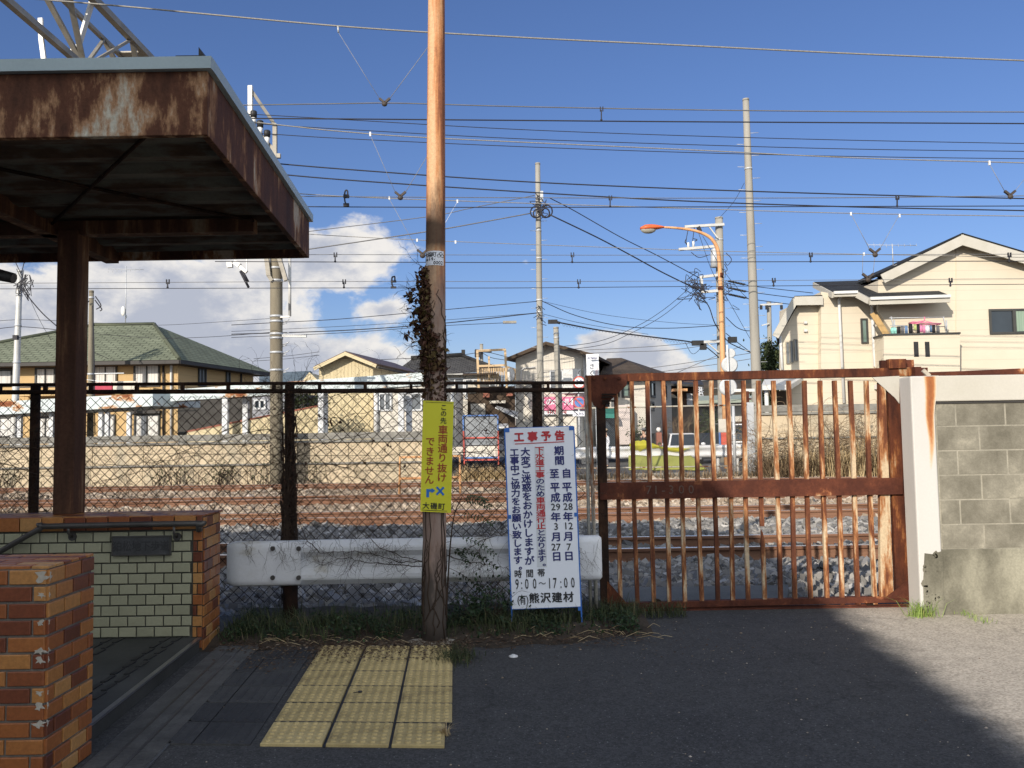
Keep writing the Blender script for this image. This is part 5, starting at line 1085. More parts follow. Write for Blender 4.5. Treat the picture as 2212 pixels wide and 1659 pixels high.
# ================================================================== BEIGE GABLE BUILDING
WD = Wall((-20, 36), (10, 36)); t = thing('beige_house', P(746, 930, 36), 'plain beige ribbed metal gable house with brown roof left of the steel pole', 'house')
m = MB(); solid(m, WD, ((689, 789), (746, 762), (806, 786), (806, 962), (689, 962)), .2); a, b = WD.hit(806, 786), P(900, 800, 41.5); zb_ = a.z
q = V((a.x, 36.0, 0)); qb = V((b.x, 41.5, 0)); m.hexa([q, qb, qb+V((-.2, .1, 0)), q+V((-.2, .1, 0)), q+V((0, 0, zb_)), qb+V((0, 0, zb_)), qb+V((-.2, .1, zb_)), q+V((-.2, .1, zb_))]); wa = m.build('wall', 'beige_metal', t)
m = MB()
for i in range(16):
    f = i/15; p = WD.hit(690, 900).lerp(WD.hit(805, 900), f); zt_ = WD.hit(746, 762).z-abs((p.x-WD.hit(746, 762).x))*.47; m.box((p.x, 35.995, zt_/2-.06), (.03, .014, zt_-.15))
m.build('cladding_ribs', 'beige_metal', wa)
rf = MB(); ap = P(746, 758, 35.6); l_ = P(678, 791, 35.6); r_ = P(813, 785, 35.6); sh = V((b.x-a.x, 6.2, 0)); rf.roof([r_, r_+sh, ap+sh, ap]); rf.roof([l_, ap, ap+sh, l_+sh]); o = rf.build('roof', 'brown_roof_metal', t); s = o.modifiers.new('thickness', 'SOLIDIFY'); s.thickness = .08
m = MB(); m.beam(l_+V((0, -.03, -.12)), ap+V((0.05, -.03, -.10)), .05, .14); m.beam(ap+V((-.05, -.033, -.10)), r_+V((0, -.033, -.12)), .05, .14); m.build('barge_board', 'beige_metal', t)
m = MB(); m.tube([r_+V((.04, 0, -.16)), r_+sh+V((.04, 0, -.16))], .06, 6); m.build('gutter', 'gutter_dark', t)
# ================================================================== UNDERPASS ENTRANCE beyond the tracks (pale blue rusty roofs, ramp wall)
t = thing('ramp_shelter', (-12, 30.6, 0), 'pale blue rusty roof on white posts beyond the concrete wall, lower left part', 'shelter', 'rusty pale blue shelters beyond the tracks')
m = MB(); a, b, c, d = P(-60, 871, 30.2), P(330, 849, 30.2), P(330, 877, 30.2), P(-60, 899, 30.2); m.hexa([d, c, c+V((.9, 2.2, 0)), d+V((0, 2.2, 0)), a, b, b+V((.9, 2.2, 0)), a+V((0, 2.2, 0))])
rust('shelter_rust', (.60, .67, .68), .60, 1.1, (.6, 1, 1.2), stain=(.5, .3, .16), mid=(.26, .09, .04), dark=(.12, .05, .03), w=.03, bump=.05)
m.build('fascia', 'shelter_rust', t)
for u in (43, 112, 218, 232, 279): m = MB(); q = P(u, 930, 30.6); m.tube([(q.x, 30.6, 0), (q.x, 30.6, P(u, 890, 30.6).z)], .10, 4, smooth=False); m.build('post', 'frame_white', t)
t = thing('ramp_shelter', (-8, 31, 0), 'pale blue rusty roof rising to the right behind the concrete mast', 'shelter', 'rusty pale blue shelters beyond the tracks')
m = MB(); a, b, c, d = P(368, 842, 30.6), P(915, 804, 30.6), P(915, 832, 30.6), P(368, 867, 30.6); m.hexa([d, c, c+V((.1, .7, 0)), d+V((.1, .7, 0)), a, b, b+V((.1, .7, 0)), a+V((.1, .7, 0))]); m.build('fascia', 'shelter_rust', t)
for u, dd in ((487, 0), (531, .42), (694, 0), (702, .42), (867, 0), (884, .42)): m = MB(); y = 30.75+dd; q = P(u, 930, y); m.tube([(q.x, y, 0), (q.x, y, P(u, 848, y).z)], .14, 4, smooth=False); m.build('post', 'frame_white', t)
m = MB(); a, b, c, d = P(404, 934, 31.2), P(700, 876, 31.2), P(700, 960, 31.2), P(404, 960, 31.2); m.prism([d, c, b, a], (0, .18, 0)); w_ = m.build('ramp_wall', 'beige_metal', t); m = MB(); m.beam(a+V((0, .09, .03)), b+V((0, .09, .03)), .24, .06); m.build('ramp_coping', 'brick_far', w_)
bt = P(655, 878, 33)
# shaded lean-to building between
t = thing('grey_annex', P(500, 930, 35.5), 'low grey annex in shade under the rising pale blue roof', 'annex'); WF = Wall((-20, 35), (10, 35)); m = MB(); solid(m, WF, ((384, 864), (545, 852), (545, 960), (384, 960)), 4); m.build('wall', 'annex_shade_wall', t); m = MB(); solid(m, WF, ((545, 852), (640, 846), (640, 960), (545, 960)), 4); m.build('pale_wall', 'grey_wall', t)
for q in ((548, 862, 575, 885),): window(t, WF, *q, 'pane_dark', 'frame_white', .08, 1)
# ================================================================== WHITE SHED with windows, dark tiled house, timber balcony
WE = Wall((-20, 35.4), (10, 35.4)); t = thing('white_shed', P(870, 930, 35.4), 'white clad shed with taped windows left of the steel pole', 'shed'); m = MB(); solid(m, WE, ((808, 838), (985, 834), (985, 965), (808, 965)), 5); m.build('wall', 'white_stucco', t)
for q in ((818, 848, 846, 888), (866, 848, 912, 888), (914, 850, 960, 892)): window(t, WE, *q, 'pane_grey', 'frame_white', .07, 1)
m = MB(); pipe(m, WE, ((813, 838), (813, 960)), .10, .1); m.build('downpipe', 'gutter_white', t); m = MB(); pipe(m, WE, ((752-10+235, 700+140), (977, 962)), .07, .1); m.build('downpipe', 'gutter_white', t)
t = thing('tiled_house', P(980, 930, 46), 'old house with dark grey tiled hip roof right behind the steel pole', 'house'); WG = Wall((-20, 44), (20, 44))
m = MB(); solid(m, WG, ((885, 812), (1078, 806), (1078, 960), (885, 960)), 7); m.build('wall', 'white_stucco', t)
rf = MB(); a, b, c, d = P(840, 812, 43.4), P(1086, 802, 43.4), P(999, 770, 47), P(888, 777, 47); rf.roof([a, b, c, d]); e = P(1110, 800, 51); rf.roof([b, e, c]); f = P(846, 812, 51); rf.roof([f, a, d]); r_ = rf.build('roof', 'dark_tiles', t)
m = MB(); m.tube([d+V((0, 0, .08)), c+V((0, 0, .08))], .14, 6); m.tube([c+V((0, 0, .05)), b+V((0, 0, .05))], .11, 6); m.box(c+V((.05, 0, .2)), (.2, .2, .35)); m.build('ridge_tiles', 'dark_tiles', r_)
for q in ((962, 816, 1003, 852), (1004, 818, 1040, 862), (1044, 816, 1072, 850)): window(t, WG, *q, 'pane_grey', 'frame_white', .08, 1)
m = MB(); panel(m, WG, 962, 806, 1075, 811, .05, .5); m.build('gutter', 'gutter_white', t)
t = thing('timber_balcony', P(1060, 850, 40), 'pale timber drying balcony frame rising beside the dark tiled roof', 'balcony'); m = MB()
def strut(m, u0, v0, u1, v1, Y, w=.09): m.beam(P(u0, v0, Y), P(u1, v1, Y), w, w)

for nm, q in (('post', (1031, 758, 1034, 838, 40, .11)), ('post', (1091, 755, 1095, 838, 40, .11)), ('rail', (1029, 758, 1092, 755, 40, .10)), ('rail', (1031, 791, 1092, 789, 40, .10)), ('post', (1056, 770, 1058, 830, 41.5, .09))): m = MB(); strut(m, *q); m.build(nm, 'pale_wood', t)
m = MB(); m = MB()
for i in range(9): u = 1034+i*3.9; strut(m, u, 792, u+1, 826, 40.1, .05)
for i in range(8): u = 1066+i*3.4; strut(m, u+1, 794, u+2, 826, 41, .05)
for i in range(9): u = 1094+i*2.5; strut(m, u, 790+i*.8, u+.6, 824, 40.6+i*.2, .06)
m.build('slats', 'pale_wood', t); m = MB(); m.hexa([P(1000, 811, 39.6), P(1072, 808, 39.6), P(1072, 806, 41), P(1000, 809, 41), P(1000, 808.5, 39.6), P(1072, 805.5, 39.6), P(1072, 803.5, 41), P(1000, 806.5, 41)]); m.build('porch_roof', 'dark_wood', t)
# clutter: sheet-metal lean-to with dark openings, small dish
t = thing('lean_to', P(1085, 900, 37.5), 'cluttered lean-to with tin roof and dark openings beside the shop', 'lean-to'); WH = Wall((-20, 41.3), (20, 41.3)); m = MB(); solid(m, WH, ((1010, 836), (1113, 834), (1113, 962), (1010, 962)), .6); m.build('wall', 'dark_wood', t)
m = MB(); panel(m, WH, 1012, 828, 1056, 838, .02, .5); panel(m, WH, 1018, 872, 1048, 955, .02, .06); panel(m, WH, 1058, 866, 1092, 872, .02, .5); m.build('pale_boards', 'white_stucco', t)
m = MB(); a = P(1062, 884, 36); m.hexa([P(1070, 879, 40), P(1118, 903, 39.6), P(1118, 905, 39.6), P(1070, 882, 40), P(1072, 876, 41), P(1120, 890, 40.8), P(1120, 892, 40.8), P(1072, 879, 41)]); m.build('tin_roof', 'galv', t)
m = MB(); panel(m, WH, 1044, 850, 1058, 859, .02, .3); panel(m, WH, 1094, 850, 1108, 856, .02, .3); m.build('crates', 'brick_far', t)
for q in ((1013, 832, 1028, 850), ): window(t, WH, *q, 'pane_grey', 'frame_dark', .07, 0)
q = P(1103, 809, 40.5); t = thing('satellite_dish', q, 'round white satellite dish left of the shop wall', 'satellite dish'); m = MB(); m.ball(q, .34, 14, (.62, .2, 1)); m.build('dish', 'gutter_white', t); m = MB(); m.tube([q, q+V((.2, .15, -.3)), q+V((.2, .4, -.9))], .03, 5); m.build('bracket', 'galv', t)
# ================================================================== CORNER SHOP
WS = Wall((-20, 42), (20, 42)); a = WS.hit(1260, 757); t = thing('corner_shop', P(1190, 930, 42), 'cream shop with brown gable roof and pink sign band in the middle distance', 'shop')
ap, le, re = WS.hit(1179, 744), WS.hit(1114, 764), WS.hit(1260, 762)
bk = P(1318, 795, 49.5); m = MB(); solid(m, WS, ((1114, 764), (1179, 744), (1260, 762), (1260, 975), (1114, 975)), .2)
p, q = V((re.x, 42, 0)), V((bk.x, 49.5, 0)); m.hexa([p, q, q+V((-.2, .1, 0)), p+V((-.2, .1, 0)), p+V((0, 0, re.z)), q+V((0, 0, re.z)), q+V((-.2, .1, re.z)), p+V((-.2, .1, re.z))]); w_ = m.build('wall', 'beige_metal', t); w_.data.materials[0] = MATS['white_stucco']
m = MB()
for i in range(26):
    f = (i+.5)/26; p = le.lerp(re, f); zt_ = ap.z-abs(p.x-ap.x)*.34-.25; m.box((p.x, 41.995, (zt_+3.6)/2), (.03, .014, zt_-3.6))
m.build('cladding_ribs', 'white_stucco', w_)
rf = MB(); A_ = P(1179, 737.5, 41.4); L_ = P(1093, 773, 41.4); R_ = P(1284, 764.5, 41.4); sh = V((bk.x-re.x, 8.0, 0)); rf.roof([R_, R_+sh, A_+sh, A_]); rf.roof([L_, A_, A_+sh, L_+sh]); o = rf.build('roof', 'brown_roof_metal', t); s = o.modifiers.new('thickness', 'SOLIDIFY'); s.thickness = .12
m = MB(); m.beam(L_+V((0, -.03, -.1)), A_+V((0, -.03, -.1)), .05, .14); m.beam(A_+V((0, -.03, -.1)), R_+V((0, -.03, -.1)), .05, .14); m.beam(R_+V((0, 0, -.1)), R_+sh+V((0, 0, -.1)), .1, .14); m.build('barge_board', 'dark_wood', t)
m = MB(); e = R_+sh; m.tube([e, e+V((.1, -.1, -.3)), e+V((-1.2, -.3, -.9))], .06, 6); m.build('downpipe', 'gutter_dark', t)
window(t, WS, 1188, 800, 1216, 850, 'pane_grey', 'frame_white', .06, 0); m = MB(); panel(m, WS, 1217, 797, 1254, 850, .02, .22); m.build('shutter_box', 'gutter_white', t)
m = MB(); pipe(m, WS, ((1125, 850), (1126, 800), (1132, 795), (1155, 794)), .04); m.build('downpipe', 'gutter_white', t); m = MB(); pipe(m, WS, ((1262, 765), (1264, 930)), .07, .05); m.build('downpipe', 'gutter_white', t)
m = MB(); panel(m, WS, 1164, 857, 1262, 887, .03, .25); sg = m.build('sign_band', 'ink_pink', t); m = MB(); panel(m, WS, 1164, 870, 1262, 887, .281, .006); m.build('sign_lower_band', 'ink_pink', sg); m = MB(); panel(m, WS, 1164, 887, 1262, 896, .03, .22); s2 = m.build('sign_base', 'sign_white', t)
sc = 42/FPX; m = MB()
for ch, u in zip('立のオール電化', (1170, 1186.5, 1200, 1213, 1225, 1239, 1255)): put(m, ch, WS.hit(u, 868.5)+WS.n*.295, X, Z, 16*sc, 17*sc, .03)
m.build('sign_lettering', 'sign_white', sg)
m = MB()
for ch, u in zip('HITACHI', (1186, 1192.5, 1198.5, 1204.5, 1211, 1217, 1222)): put(m, ch, WS.hit(u, 891)+WS.n*.255, X, Z, 11*sc, 9*sc, .03)
m.build('sign_lettering', 'ink_red', s2)
# upright shop sign on the corner
tt = thing('shop_sign', WS.hit(1280, 790)+V((0, -.4, 0)), 'upright white shop sign with grey letters and pink hatching on the shop corner', 'sign'); m = MB(); q0, q1 = P(1267.5, 830, 41.3), P(1292.5, 765, 41.3); m.box(((q0.x+q1.x)/2, 41.3, (q0.z+q1.z)/2), (q1.x-q0.x, .22, q1.z-q0.z)); m.build('panel', 'sign_white', tt); sc = 41.2/FPX
def SP(u, v): p = P(u, v, 41.18); return p
m = MB()
for i, ch in enumerate('HITACHI'): put(m, ch, SP(1270.6+i*3.05, 773.5), X, Z, 4.6*sc, 5.4*sc, .03)
m.build('blue_lettering', 'ink_navy', tt); m = MB(); put(m, 'さ', SP(1278.5, 791.5), X, Z, 13*sc, 13*sc, .03); put(m, 'く', SP(1278.5, 806), X, Z, 14*sc, 14*sc, .03); m.box(SP(1281, 777.5), (15*sc, .004, .8*sc)); m.build('grey_lettering', 'ink_grey', tt); m = MB()
for i in range(9): m.prism([SP(1284+.3*i, 829-i*3.4), SP(1291.5, 827-i*4.6), SP(1291.5, 829-i*4.6), SP(1284+.3*i, 831-i*3.4)], (0, .004, 0))
m.build('pink_hatching', 'pale_pink', tt)
# ================================================================== houses to the right of the shop
WM = Wall((-20, 44), (30, 44)); t = thing('tile_fronted_house', P(1370, 930, 44), 'modern pale tiled house with brown hip roof behind the gate bars', 'house'); m = MB(); solid(m, WM, ((1318, 806), (1400, 801), (1400, 985), (1318, 985)), .3); c_ = WM.hit(1400, 801); d_ = P(1449, 813, 51)
p, q = V((c_.x, 44, 0)), V((d_.x, 51, 0)); m.hexa([p, q, q+V((-.2, .1, 0)), p+V((-.2, .1, 0)), p+V((0, 0, c_.z)), q+V((0, 0, c_.z)), q+V((-.2, .1, c_.z)), p+V((-.2, .1, c_.z))]); m.build('wall', 'white_stucco', t); WN = Wall((c_.x, 44), (d_.x, 51))
rf = MB(); a, b, c, d = P(1296, 809, 43.3), P(1408, 805, 43.3), P(1342, 773, 48), P(1311, 774, 48); e = P(1466, 814, 52); f = P(1290, 809, 53); rf.roof([a, b, c, d]); rf.roof([b, e, c]); rf.roof([e, f, d, c]); rf.roof([f, a, d]); rf.build('roof', 'brown_shingles', t); m = MB(); m.beam(a+V((0, 0, -.12)), b+V((0, 0, -.12)), .1, .2); m.beam(b+V((0, 0, -.12)), e+V((0, 0, -.12)), .1, .2); m.build('gutter', 'roof_edge_dark', t)
window(t, WM, 1343, 825, 1360, 859, 'pane_green', 'frame_dark', .1, 0); window(t, WM, 1334, 835, 1338, 858, 'pane_green', 'frame_dark', .08, 0)
for q in ((1405, 824, 1413, 858), (1404, 868, 1411, 888), (1432, 830, 1438, 862)): window(t, WN, *q, 'pane_dark', 'frame_dark', .12, 0)
m = MB(); panel(m, WM, 1332, 876, 1355, 960, .3, .6); m.build('entrance_pier', 'pink_tile', t); m = MB(); panel(m, WM, 1354, 898, 1366, 958, .02, .08); m.build('entrance_door', 'pane_green', t)
m = MB(); pipe(m, WM, ((1396, 806), (1396, 955)), .05); m.build('downpipe', 'gutter_white', t)
a, b = P(1302, 883, 43), P(1329, 883, 43); t = thing('awning', (a+b)/2, 'small dark green shop awning just right of the gate post', 'awning'); m = MB(); m.hexa([P(1300, 903, 42.2), P(1328, 903, 42.2), P(1329, 900, 43.4), P(1301, 900, 43.4), P(1301, 894, 42.3), P(1328, 894, 42.3), P(1329, 881, 43.4), P(1302, 881, 43.4)]); m.build('canvas', 'awning_green', t); m = MB(); WQ = Wall((-20, 43.6), (20, 43.6)); panel(m, WQ, 1298, 903, 1330, 968, 0, -.3); m.build('shopfront', 'pane_dark', t)
m = MB(); 
WO = Wall((-20, 55), (30, 55)); t = thing('brown_house', P(1475, 930, 58), 'dark brown timber house with low roof behind the white car', 'house'); m = MB(); solid(m, WO, ((1449, 824), (1499, 824), (1499, 985), (1449, 985)), 6); m.build('wall', 'brown_wall', t); m = MB(); a, b, c, d = P(1436, 833, 54), P(1521, 836, 54), P(1508, 818, 58), P(1440, 818, 58); m.hexa([a, b, c, d, a+V((0, 0, .15)), b+V((0, 0, .15)), c+V((0, 0, .15)), d+V((0, 0, .15))]); m.build('roof', 'roof_edge_dark', t)
m = MB(); panel(m, WO, 1448, 841, 1478, 847, .02, 1.0); m.build('balcony', 'lamp_post_orange', t); window(t, WO, 1484, 850, 1495, 877, 'pane_grey', 'frame_white', .12, 1); m = MB(); panel(m, WO, 1451, 852, 1466, 900, .02, .1); m.build('door', 'frame_dark', t)
t = thing('low_house', P(1535, 930, 66), 'low old house with long dark roof beyond the car park', 'house'); WP = Wall((-20, 64), (40, 64)); m = MB(); solid(m, WP, ((1500, 872), (1620, 868), (1620, 975), (1500, 975)), 6); m.build('wall', 'white_stucco', t); m = MB(); a, b, c, d = P(1490, 910, 60), P(1558, 908, 60), P(1557, 883, 64), P(1494, 884, 64); m.hexa([a, b, c, d, a+V((0, 0, .2)), b+V((0, 0, .2)), c+V((0, 0, .2)), d+V((0, 0, .2))]); m.build('porch_roof', 'roof_edge_dark', t); m = MB(); panel(m, WP, 1500, 910, 1620, 975, .01, .1); m.build('dark_front', 'dark_wood', t)
m = MB(); a, b, c, d = P(1500, 873, 62), P(1640, 868, 62), P(1630, 858, 68), P(1510, 862, 68); m.hexa([a, b, c, d, a+V((0, 0, .25)), b+V((0, 0, .25)), c+V((0, 0, .25)), d+V((0, 0, .25))]); m.build('roof', 'pale_green_roof', t)
# power pylon on the hill
q = P(1514, 866, 560); top = P(1514, 834, 560); t = thing('pylon', q, 'tiny white lattice pylon on the distant hill', 'pylon'); m = MB(); hh = top.z-q.z; w0 = 7*560/FPX
for s in (-1, 1):
    for s2 in (-1, 1): m.tube([q+V((s*w0, s2*w0, 0)), q+V((s*w0*.35, s2*w0*.35, hh*.6)), q+V((s*.4, s2*.4, hh))], .45, 4)
    for k in range(5): f = k/5; g = (k+1)/5; wa = w0*(1-f*.9); wb = w0*(1-g*.9); m.tube([q+V((-s*wa, -wa, hh*f)), q+V((s*wb, -wb, hh*g))], .3, 4)
for z, w in ((.62, 1.0), (.78, .9), (.92, .7)): m.tube([q+V((-w0*w, 0, hh*z)), q+V((w0*w, 0, hh*z))], .4, 4)
m.build('lattice', 'galv', t)
# ================================================================== CREAM HOUSE AT THE RIGHT
def R4(x, y): return (1645.8+x*.25595, 466.3+y*.25595)
def PW(W, x, y): return W.hit(*R4(x, y))
t = thing('cream_house', P(1950, 930, 38), 'large cream rendered house with dark roofs and a balcony full of washing', 'house')
W1 = Wall((0, 38.4), (40, 38.4)); W2_ = Wall((0, 38.0), (40, 38.0)); W3 = Wall((0, 36.6), (40, 36.6)); W4 = Wall((0, 37.6), (40, 37.6))
def out(m, W, pts, depth, o=0): return solid(m, W, [R4(*p) for p in pts], depth, o)
m = MB(); m.prism([PW(W1, *q) for q in ((155, 1010), (320, 725), (540, 715), (540, 1800), (155, 1800))], V((2.0, 6, 0))); out(m, W2_, ((500, 640), (800, 690), (930, 760), (1640, 740), (1640, 1800), (500, 1800)), 6)
out(m, W4, ((1640, 235), (2700, 520), (2700, 1800), (1640, 1800)), 8); out(m, W4, ((1640, 235), (985, 545), (985, 800), (1640, 1800)), 8, -.05)
m.build('wall', 'cream_stucco', t)
m = MB(); out(m, W3, ((1030, 1005), (1672, 990), (1672, 1310), (1030, 1330)), .15); a = PW(W3, 1030, 1005); b = PW(W2_, 935, 1030); a = a+V((.012, .155, 0)); ab = V((a.x, a.y, PW(W3, 1030, 1330).z)); m.hexa([ab, b+V((0, 0, -1.9)), b+V((.15, 0, -1.9)), ab+V((.15, 0, 0)), a, b, b+V((.15, 0, 0)), a+V((.15, 0, 0))])
bal = m.build('balcony', 'cream_stucco', t)
m = MB(); m.beam(PW(W3, 1025, 1003)+V((0, .06, 0)), PW(W3, 1672, 989)+V((0, .06, 0)), .24, .07); m.beam(PW(W3, 1030, 1005), PW(W2_, 945, 1032), .2, .07); m.build('balcony_coping', 'frame_dark', bal)
m = MB()
for x0, x1 in ((1285, 1318), (1380, 1412)): panel(m, W3, *R4(x0, 1062), *R4(x1, 1190), .002, .012)
m.build('balcony_slot', 'black_metal', bal)
m = MB(); out(m, W3, ((1030, 1310), (1672, 1300), (1672, 1800), (1030, 1800)), .2, -.05); m.build('ground_floor_wall', 'cream_stucco', t)
# roofs
m = MB(); ap = PW(W4, 1642, 165); le = PW(W4, 975, 490); re = PW(W4, 2700, 480); off = V((0, -.5, 0)); bk = V((0, 9, 0))
rf = MB(); rf.roof([le+off, ap+off, ap+bk, le+bk]); rf.roof([ap+off, re+off, re+bk, ap+bk]); o = rf.build('main_roof', 'slate_shingles', t); s = o.modifiers.new('thickness', 'SOLIDIFY'); s.thickness = .12
m = MB(); m.beam(le+off+V((0, 0, -.32)), ap+off+V((.12, 0, -.27)), .06, .42); m.beam(ap+off+V((-.12, -.004, -.30)), re+off+V((0, -.004, -.34)), .06, .46); m.build('barge_board', 'wall_coping', t)
rf = MB(); yb = V((0, 3.2, 0))
def RP(x, y, Y): u, v = R4(x, y); return P(u, v, Y)
a, b, c, d, e, f = RP(600, 640, 37.3), RP(800, 634, 37.3), RP(906, 690, 36.6), RP(1582, 668, 36.6), RP(1235, 533, 41), RP(438, 556, 41)
rf.roof([c, d, e, RP(836, 545, 41)]); rf.roof([a, b, RP(836, 545, 41), f]); rf.roof([b, c, RP(836, 545, 41)]); o = rf.build('wing_roof', 'slate_shingles', t); s = o.modifiers.new('thickness', 'SOLIDIFY'); s.thickness = .08
m = MB()
for p, q, h in ((a, b, .22), (b, c, .26), (c, d, .30), (a, f, .26)): m.beam(p+V((0, 0, -h*.6)), q+V((0, 0, -h*.6)), .12, h)
m.build('fascia', 'wall_coping', t); m = MB(); m.beam(a+V((0, -.09, -.06)), b+V((0, -.09, -.06)), .12, .12); m.beam(c+V((0, -.09, -.06)), d+V((0, -.09, -.06)), .12, .13); m.build('gutter', 'gutter_white', t)
a, b, c = RP(110, 985, 37.9), RP(275, 675, 37.9), RP(510, 668, 37.9); rf = MB(); sd = V((1.7, 5, 0)); rf.roof([a, b, b+sd, a+sd]); rf.roof([b, c, c+sd, b+sd]); o = rf.build('side_roof', 'slate_shingles', t); s = o.modifiers.new('thickness', 'SOLIDIFY'); s.thickness = .1
m = MB(); m.beam(a+V((0, -.03, -.20)), b+V((.03, -.03, -.17)), .06, .30); m.beam(b+V((-.02, -.034, -.24)), c+V((0, -.034, -.26)), .06, .40); m.build('barge_board', 'wall_coping', t)
m = MB(); pipe(m, W2_, [R4(658, 660), R4(655, 690), R4(642, 715), R4(684, 1580)], .07, .12); m.build('downpipe', 'gutter_white', t); m = MB(); pipe(m, W2_, [R4(940, 715), R4(938, 745), R4(918, 775), R4(946, 1270), R4(985, 1290)], .08, .12); m.build('downpipe', 'gutter_white', t); m = MB(); pipe(m, W1, [R4(150, 1015), R4(165, 1300)], .06, .1); m.build('downpipe', 'gutter_white', t)
for q in ((205, 1065, 229, 1250), (238, 1055, 261, 1240), (275, 1040, 297, 1228)): window(t, W1, *R4(q[0], q[1]), *R4(q[2], q[3]), 'pane_grey', 'truss_steel', .035, 0)
window(t, W2_, *R4(838, 866), *R4(888, 1078), 'pane_green', 'frame_dark', .07, 0); window(t, W2_, *R4(1188, 828), *R4(1535, 1010), 'pane_dark', 'frame_dark', .08, 1)
w_ = window(t, W4, *R4(1922, 783), *R4(2245, 1000), 'pane_dark', 'frame_dark', .09, 0); m = MB(); panel(m, W4, *R4(2145, 800), *R4(2232, 975), .022, .008); m.build('curtain', 'curtain_green', w_); m = MB(); panel(m, W4, *R4(2118, 795), *R4(2134, 985), .02, .06); m.build('mullion', 'frame_dark', w_)
m = MB(); panel(m, W2_, *R4(1475, 758), *R4(1515, 796), .02, .2); m.build('vent_hood', 'gutter_white', t, bevel=.03); m = MB(); panel(m, W2_, *R4(945, 1425), *R4(963, 1465), .02, .2); m.build('vent_hood', 'gutter_white', t)
m = MB(); panel(m, W1, *R4(350, 893), *R4(372, 912), .02, .12); panel(m, W1, *R4(350, 960), *R4(375, 980), .02, .12); m.build('meter_box', 'gutter_white', t)
m = MB(); panel(m, W4, *R4(1115, 418), *R4(1160, 436), -.02, .25); m.build('bracket_box', 'gutter_white', t)
# porch with white eave
m = MB(); a, b, c = RP(-40, 1468, 36), RP(350, 1362, 36), RP(-20, 1408, 38.6); m.hexa([RP(0, 1470, 35.5), RP(240, 1468, 35.5), RP(345, 1400, 38.3), RP(20, 1420, 38.3), RP(0, 1425, 35.5), RP(240, 1425, 35.5), RP(345, 1362, 38.3), RP(20, 1380, 38.3)]); pr = m.build('porch_roof', 'gutter_white', t); m = MB(); panel(m, W1, *R4(112, 1478), *R4(222, 1660), .03, .1); m.build('porch_opening', 'dark_wood', t); m = MB(); q = RP(40, 1560, 35.8); m.tube([(q.x, 35.8, 0), (q.x, 35.8, RP(40, 1468, 35.8).z)], .09, 6); m.build('porch_post', 'gutter_white', t)
q = RP(1108, 420, 37.4); antenna('roof_antenna', q, 1.0*PW(W4, 1105, 250).z-q.z+.02, 'television aerial beside the tall gable of the cream house', 1.1)
# bamboo screen and washing on the balcony
WB3 = Wall((0, 36.95), (40, 36.95)); m = MB(); out(m, WB3, ((913, 828), (945, 815), (962, 835), (975, 830), (1082, 1000), (1022, 1002)), .05); m.build('bamboo_screen', 'bamboo', label='rolled bamboo blind leaning at the left end of the cream balcony', cat='blind')
t = thing('drying_rack', PW(WB3, 1100, 1000), 'grey clothes drying rack and pole on the cream balcony', 'drying rack'); m = MB()
for x in (1100, 1540): m.beam(PW(WB3, x-10, 850), PW(WB3, x+25, 1000), .04, .04); m.beam(PW(WB3, x+18, 880), PW(WB3, x+18, 1000), .06, .04)
m.build('frame', 'galv', t); m = MB(); m.tube([PW(WB3, 1075, 862), PW(WB3, 1540, 855)], .02, 6); m.tube([PW(WB3, 1085, 925), PW(WB3, 1230, 928)], .02, 6); m.build('pole', 'galv', t)
t = thing('clothes_hanger', PW(WB3, 1375, 905), 'pink square peg hanger holding small washing', 'hanger'); m = MB(); c = PW(WB3, 1375, 908)
for s in ((-1, -1, 1, -1), (1, -1, 1, 1), (1, 1, -1, 1), (-1, 1, -1, -1)): m.tube([c+V((s[0]*.62, s[1]*.2, .05*s[0]*-1)), c+V((s[2]*.62, s[3]*.2, .05*s[2]*-1))], .028, 5)
m.tube([c+V((0, 0, .30)), c+V((0, 0, .12)), c+V((-.5, 0, .03))], .03, 5); m.tube([c+V((0, 0, .12)), c+V((.5, 0, -.02))], .015, 5); m.build('frame', 'ink_pink', t)
M('cloth_mint', [(.3, (.25, .55, .48)), (.7, (.3, .62, .55))], 9, rough=.9); M('cloth_pink', [(.3, (.68, .22, .40)), (.7, (.72, .3, .46))], 9, rough=.9); M('cloth_blue', [(.3, (.12, .2, .36)), (.7, (.16, .26, .42))], 9, rough=.9); M('cloth_lime', [(.3, (.45, .52, .2)), (.7, (.5, .58, .25))], 9, rough=.9)
GAR = [(1105, 50, 945, 998, 'mint', 'mint green top at the left end of the washing line'), (1150, 28, 935, 996, 'black', 'black garment second from the left on the washing line'), (1180, 28, 932, 995, 'grey', 'grey garment beside the black one on the washing line'), (1212, 26, 930, 995, 'blue', 'dark blue garment on the left washing pole'), (1248, 36, 912, 994, 'black', 'large black shirt hanging left of the pink peg hanger'), (1287, 22, 915, 965, 'lime', 'lime green cloth on the left side of the pink peg hanger'), (1313, 24, 915, 992, 'black', 'black tights under the pink peg hanger'), (1338, 20, 920, 985, 'pink', 'pale pink cloth in the middle of the peg hanger'), (1362, 20, 925, 990, 'pink', 'bright pink cloth right of centre on the peg hanger'), (1392, 34, 922, 990, 'white', 'white cloth on the right half of the peg hanger'), (1420, 16, 925, 985, 'blue', 'blue cloth between white and black ones'), (1448, 26, 922, 992, 'black', 'black cloth near the right end of the peg hanger'), (1480, 30, 928, 990, 'grey', 'dark grey garment at the right end of the peg hanger')]
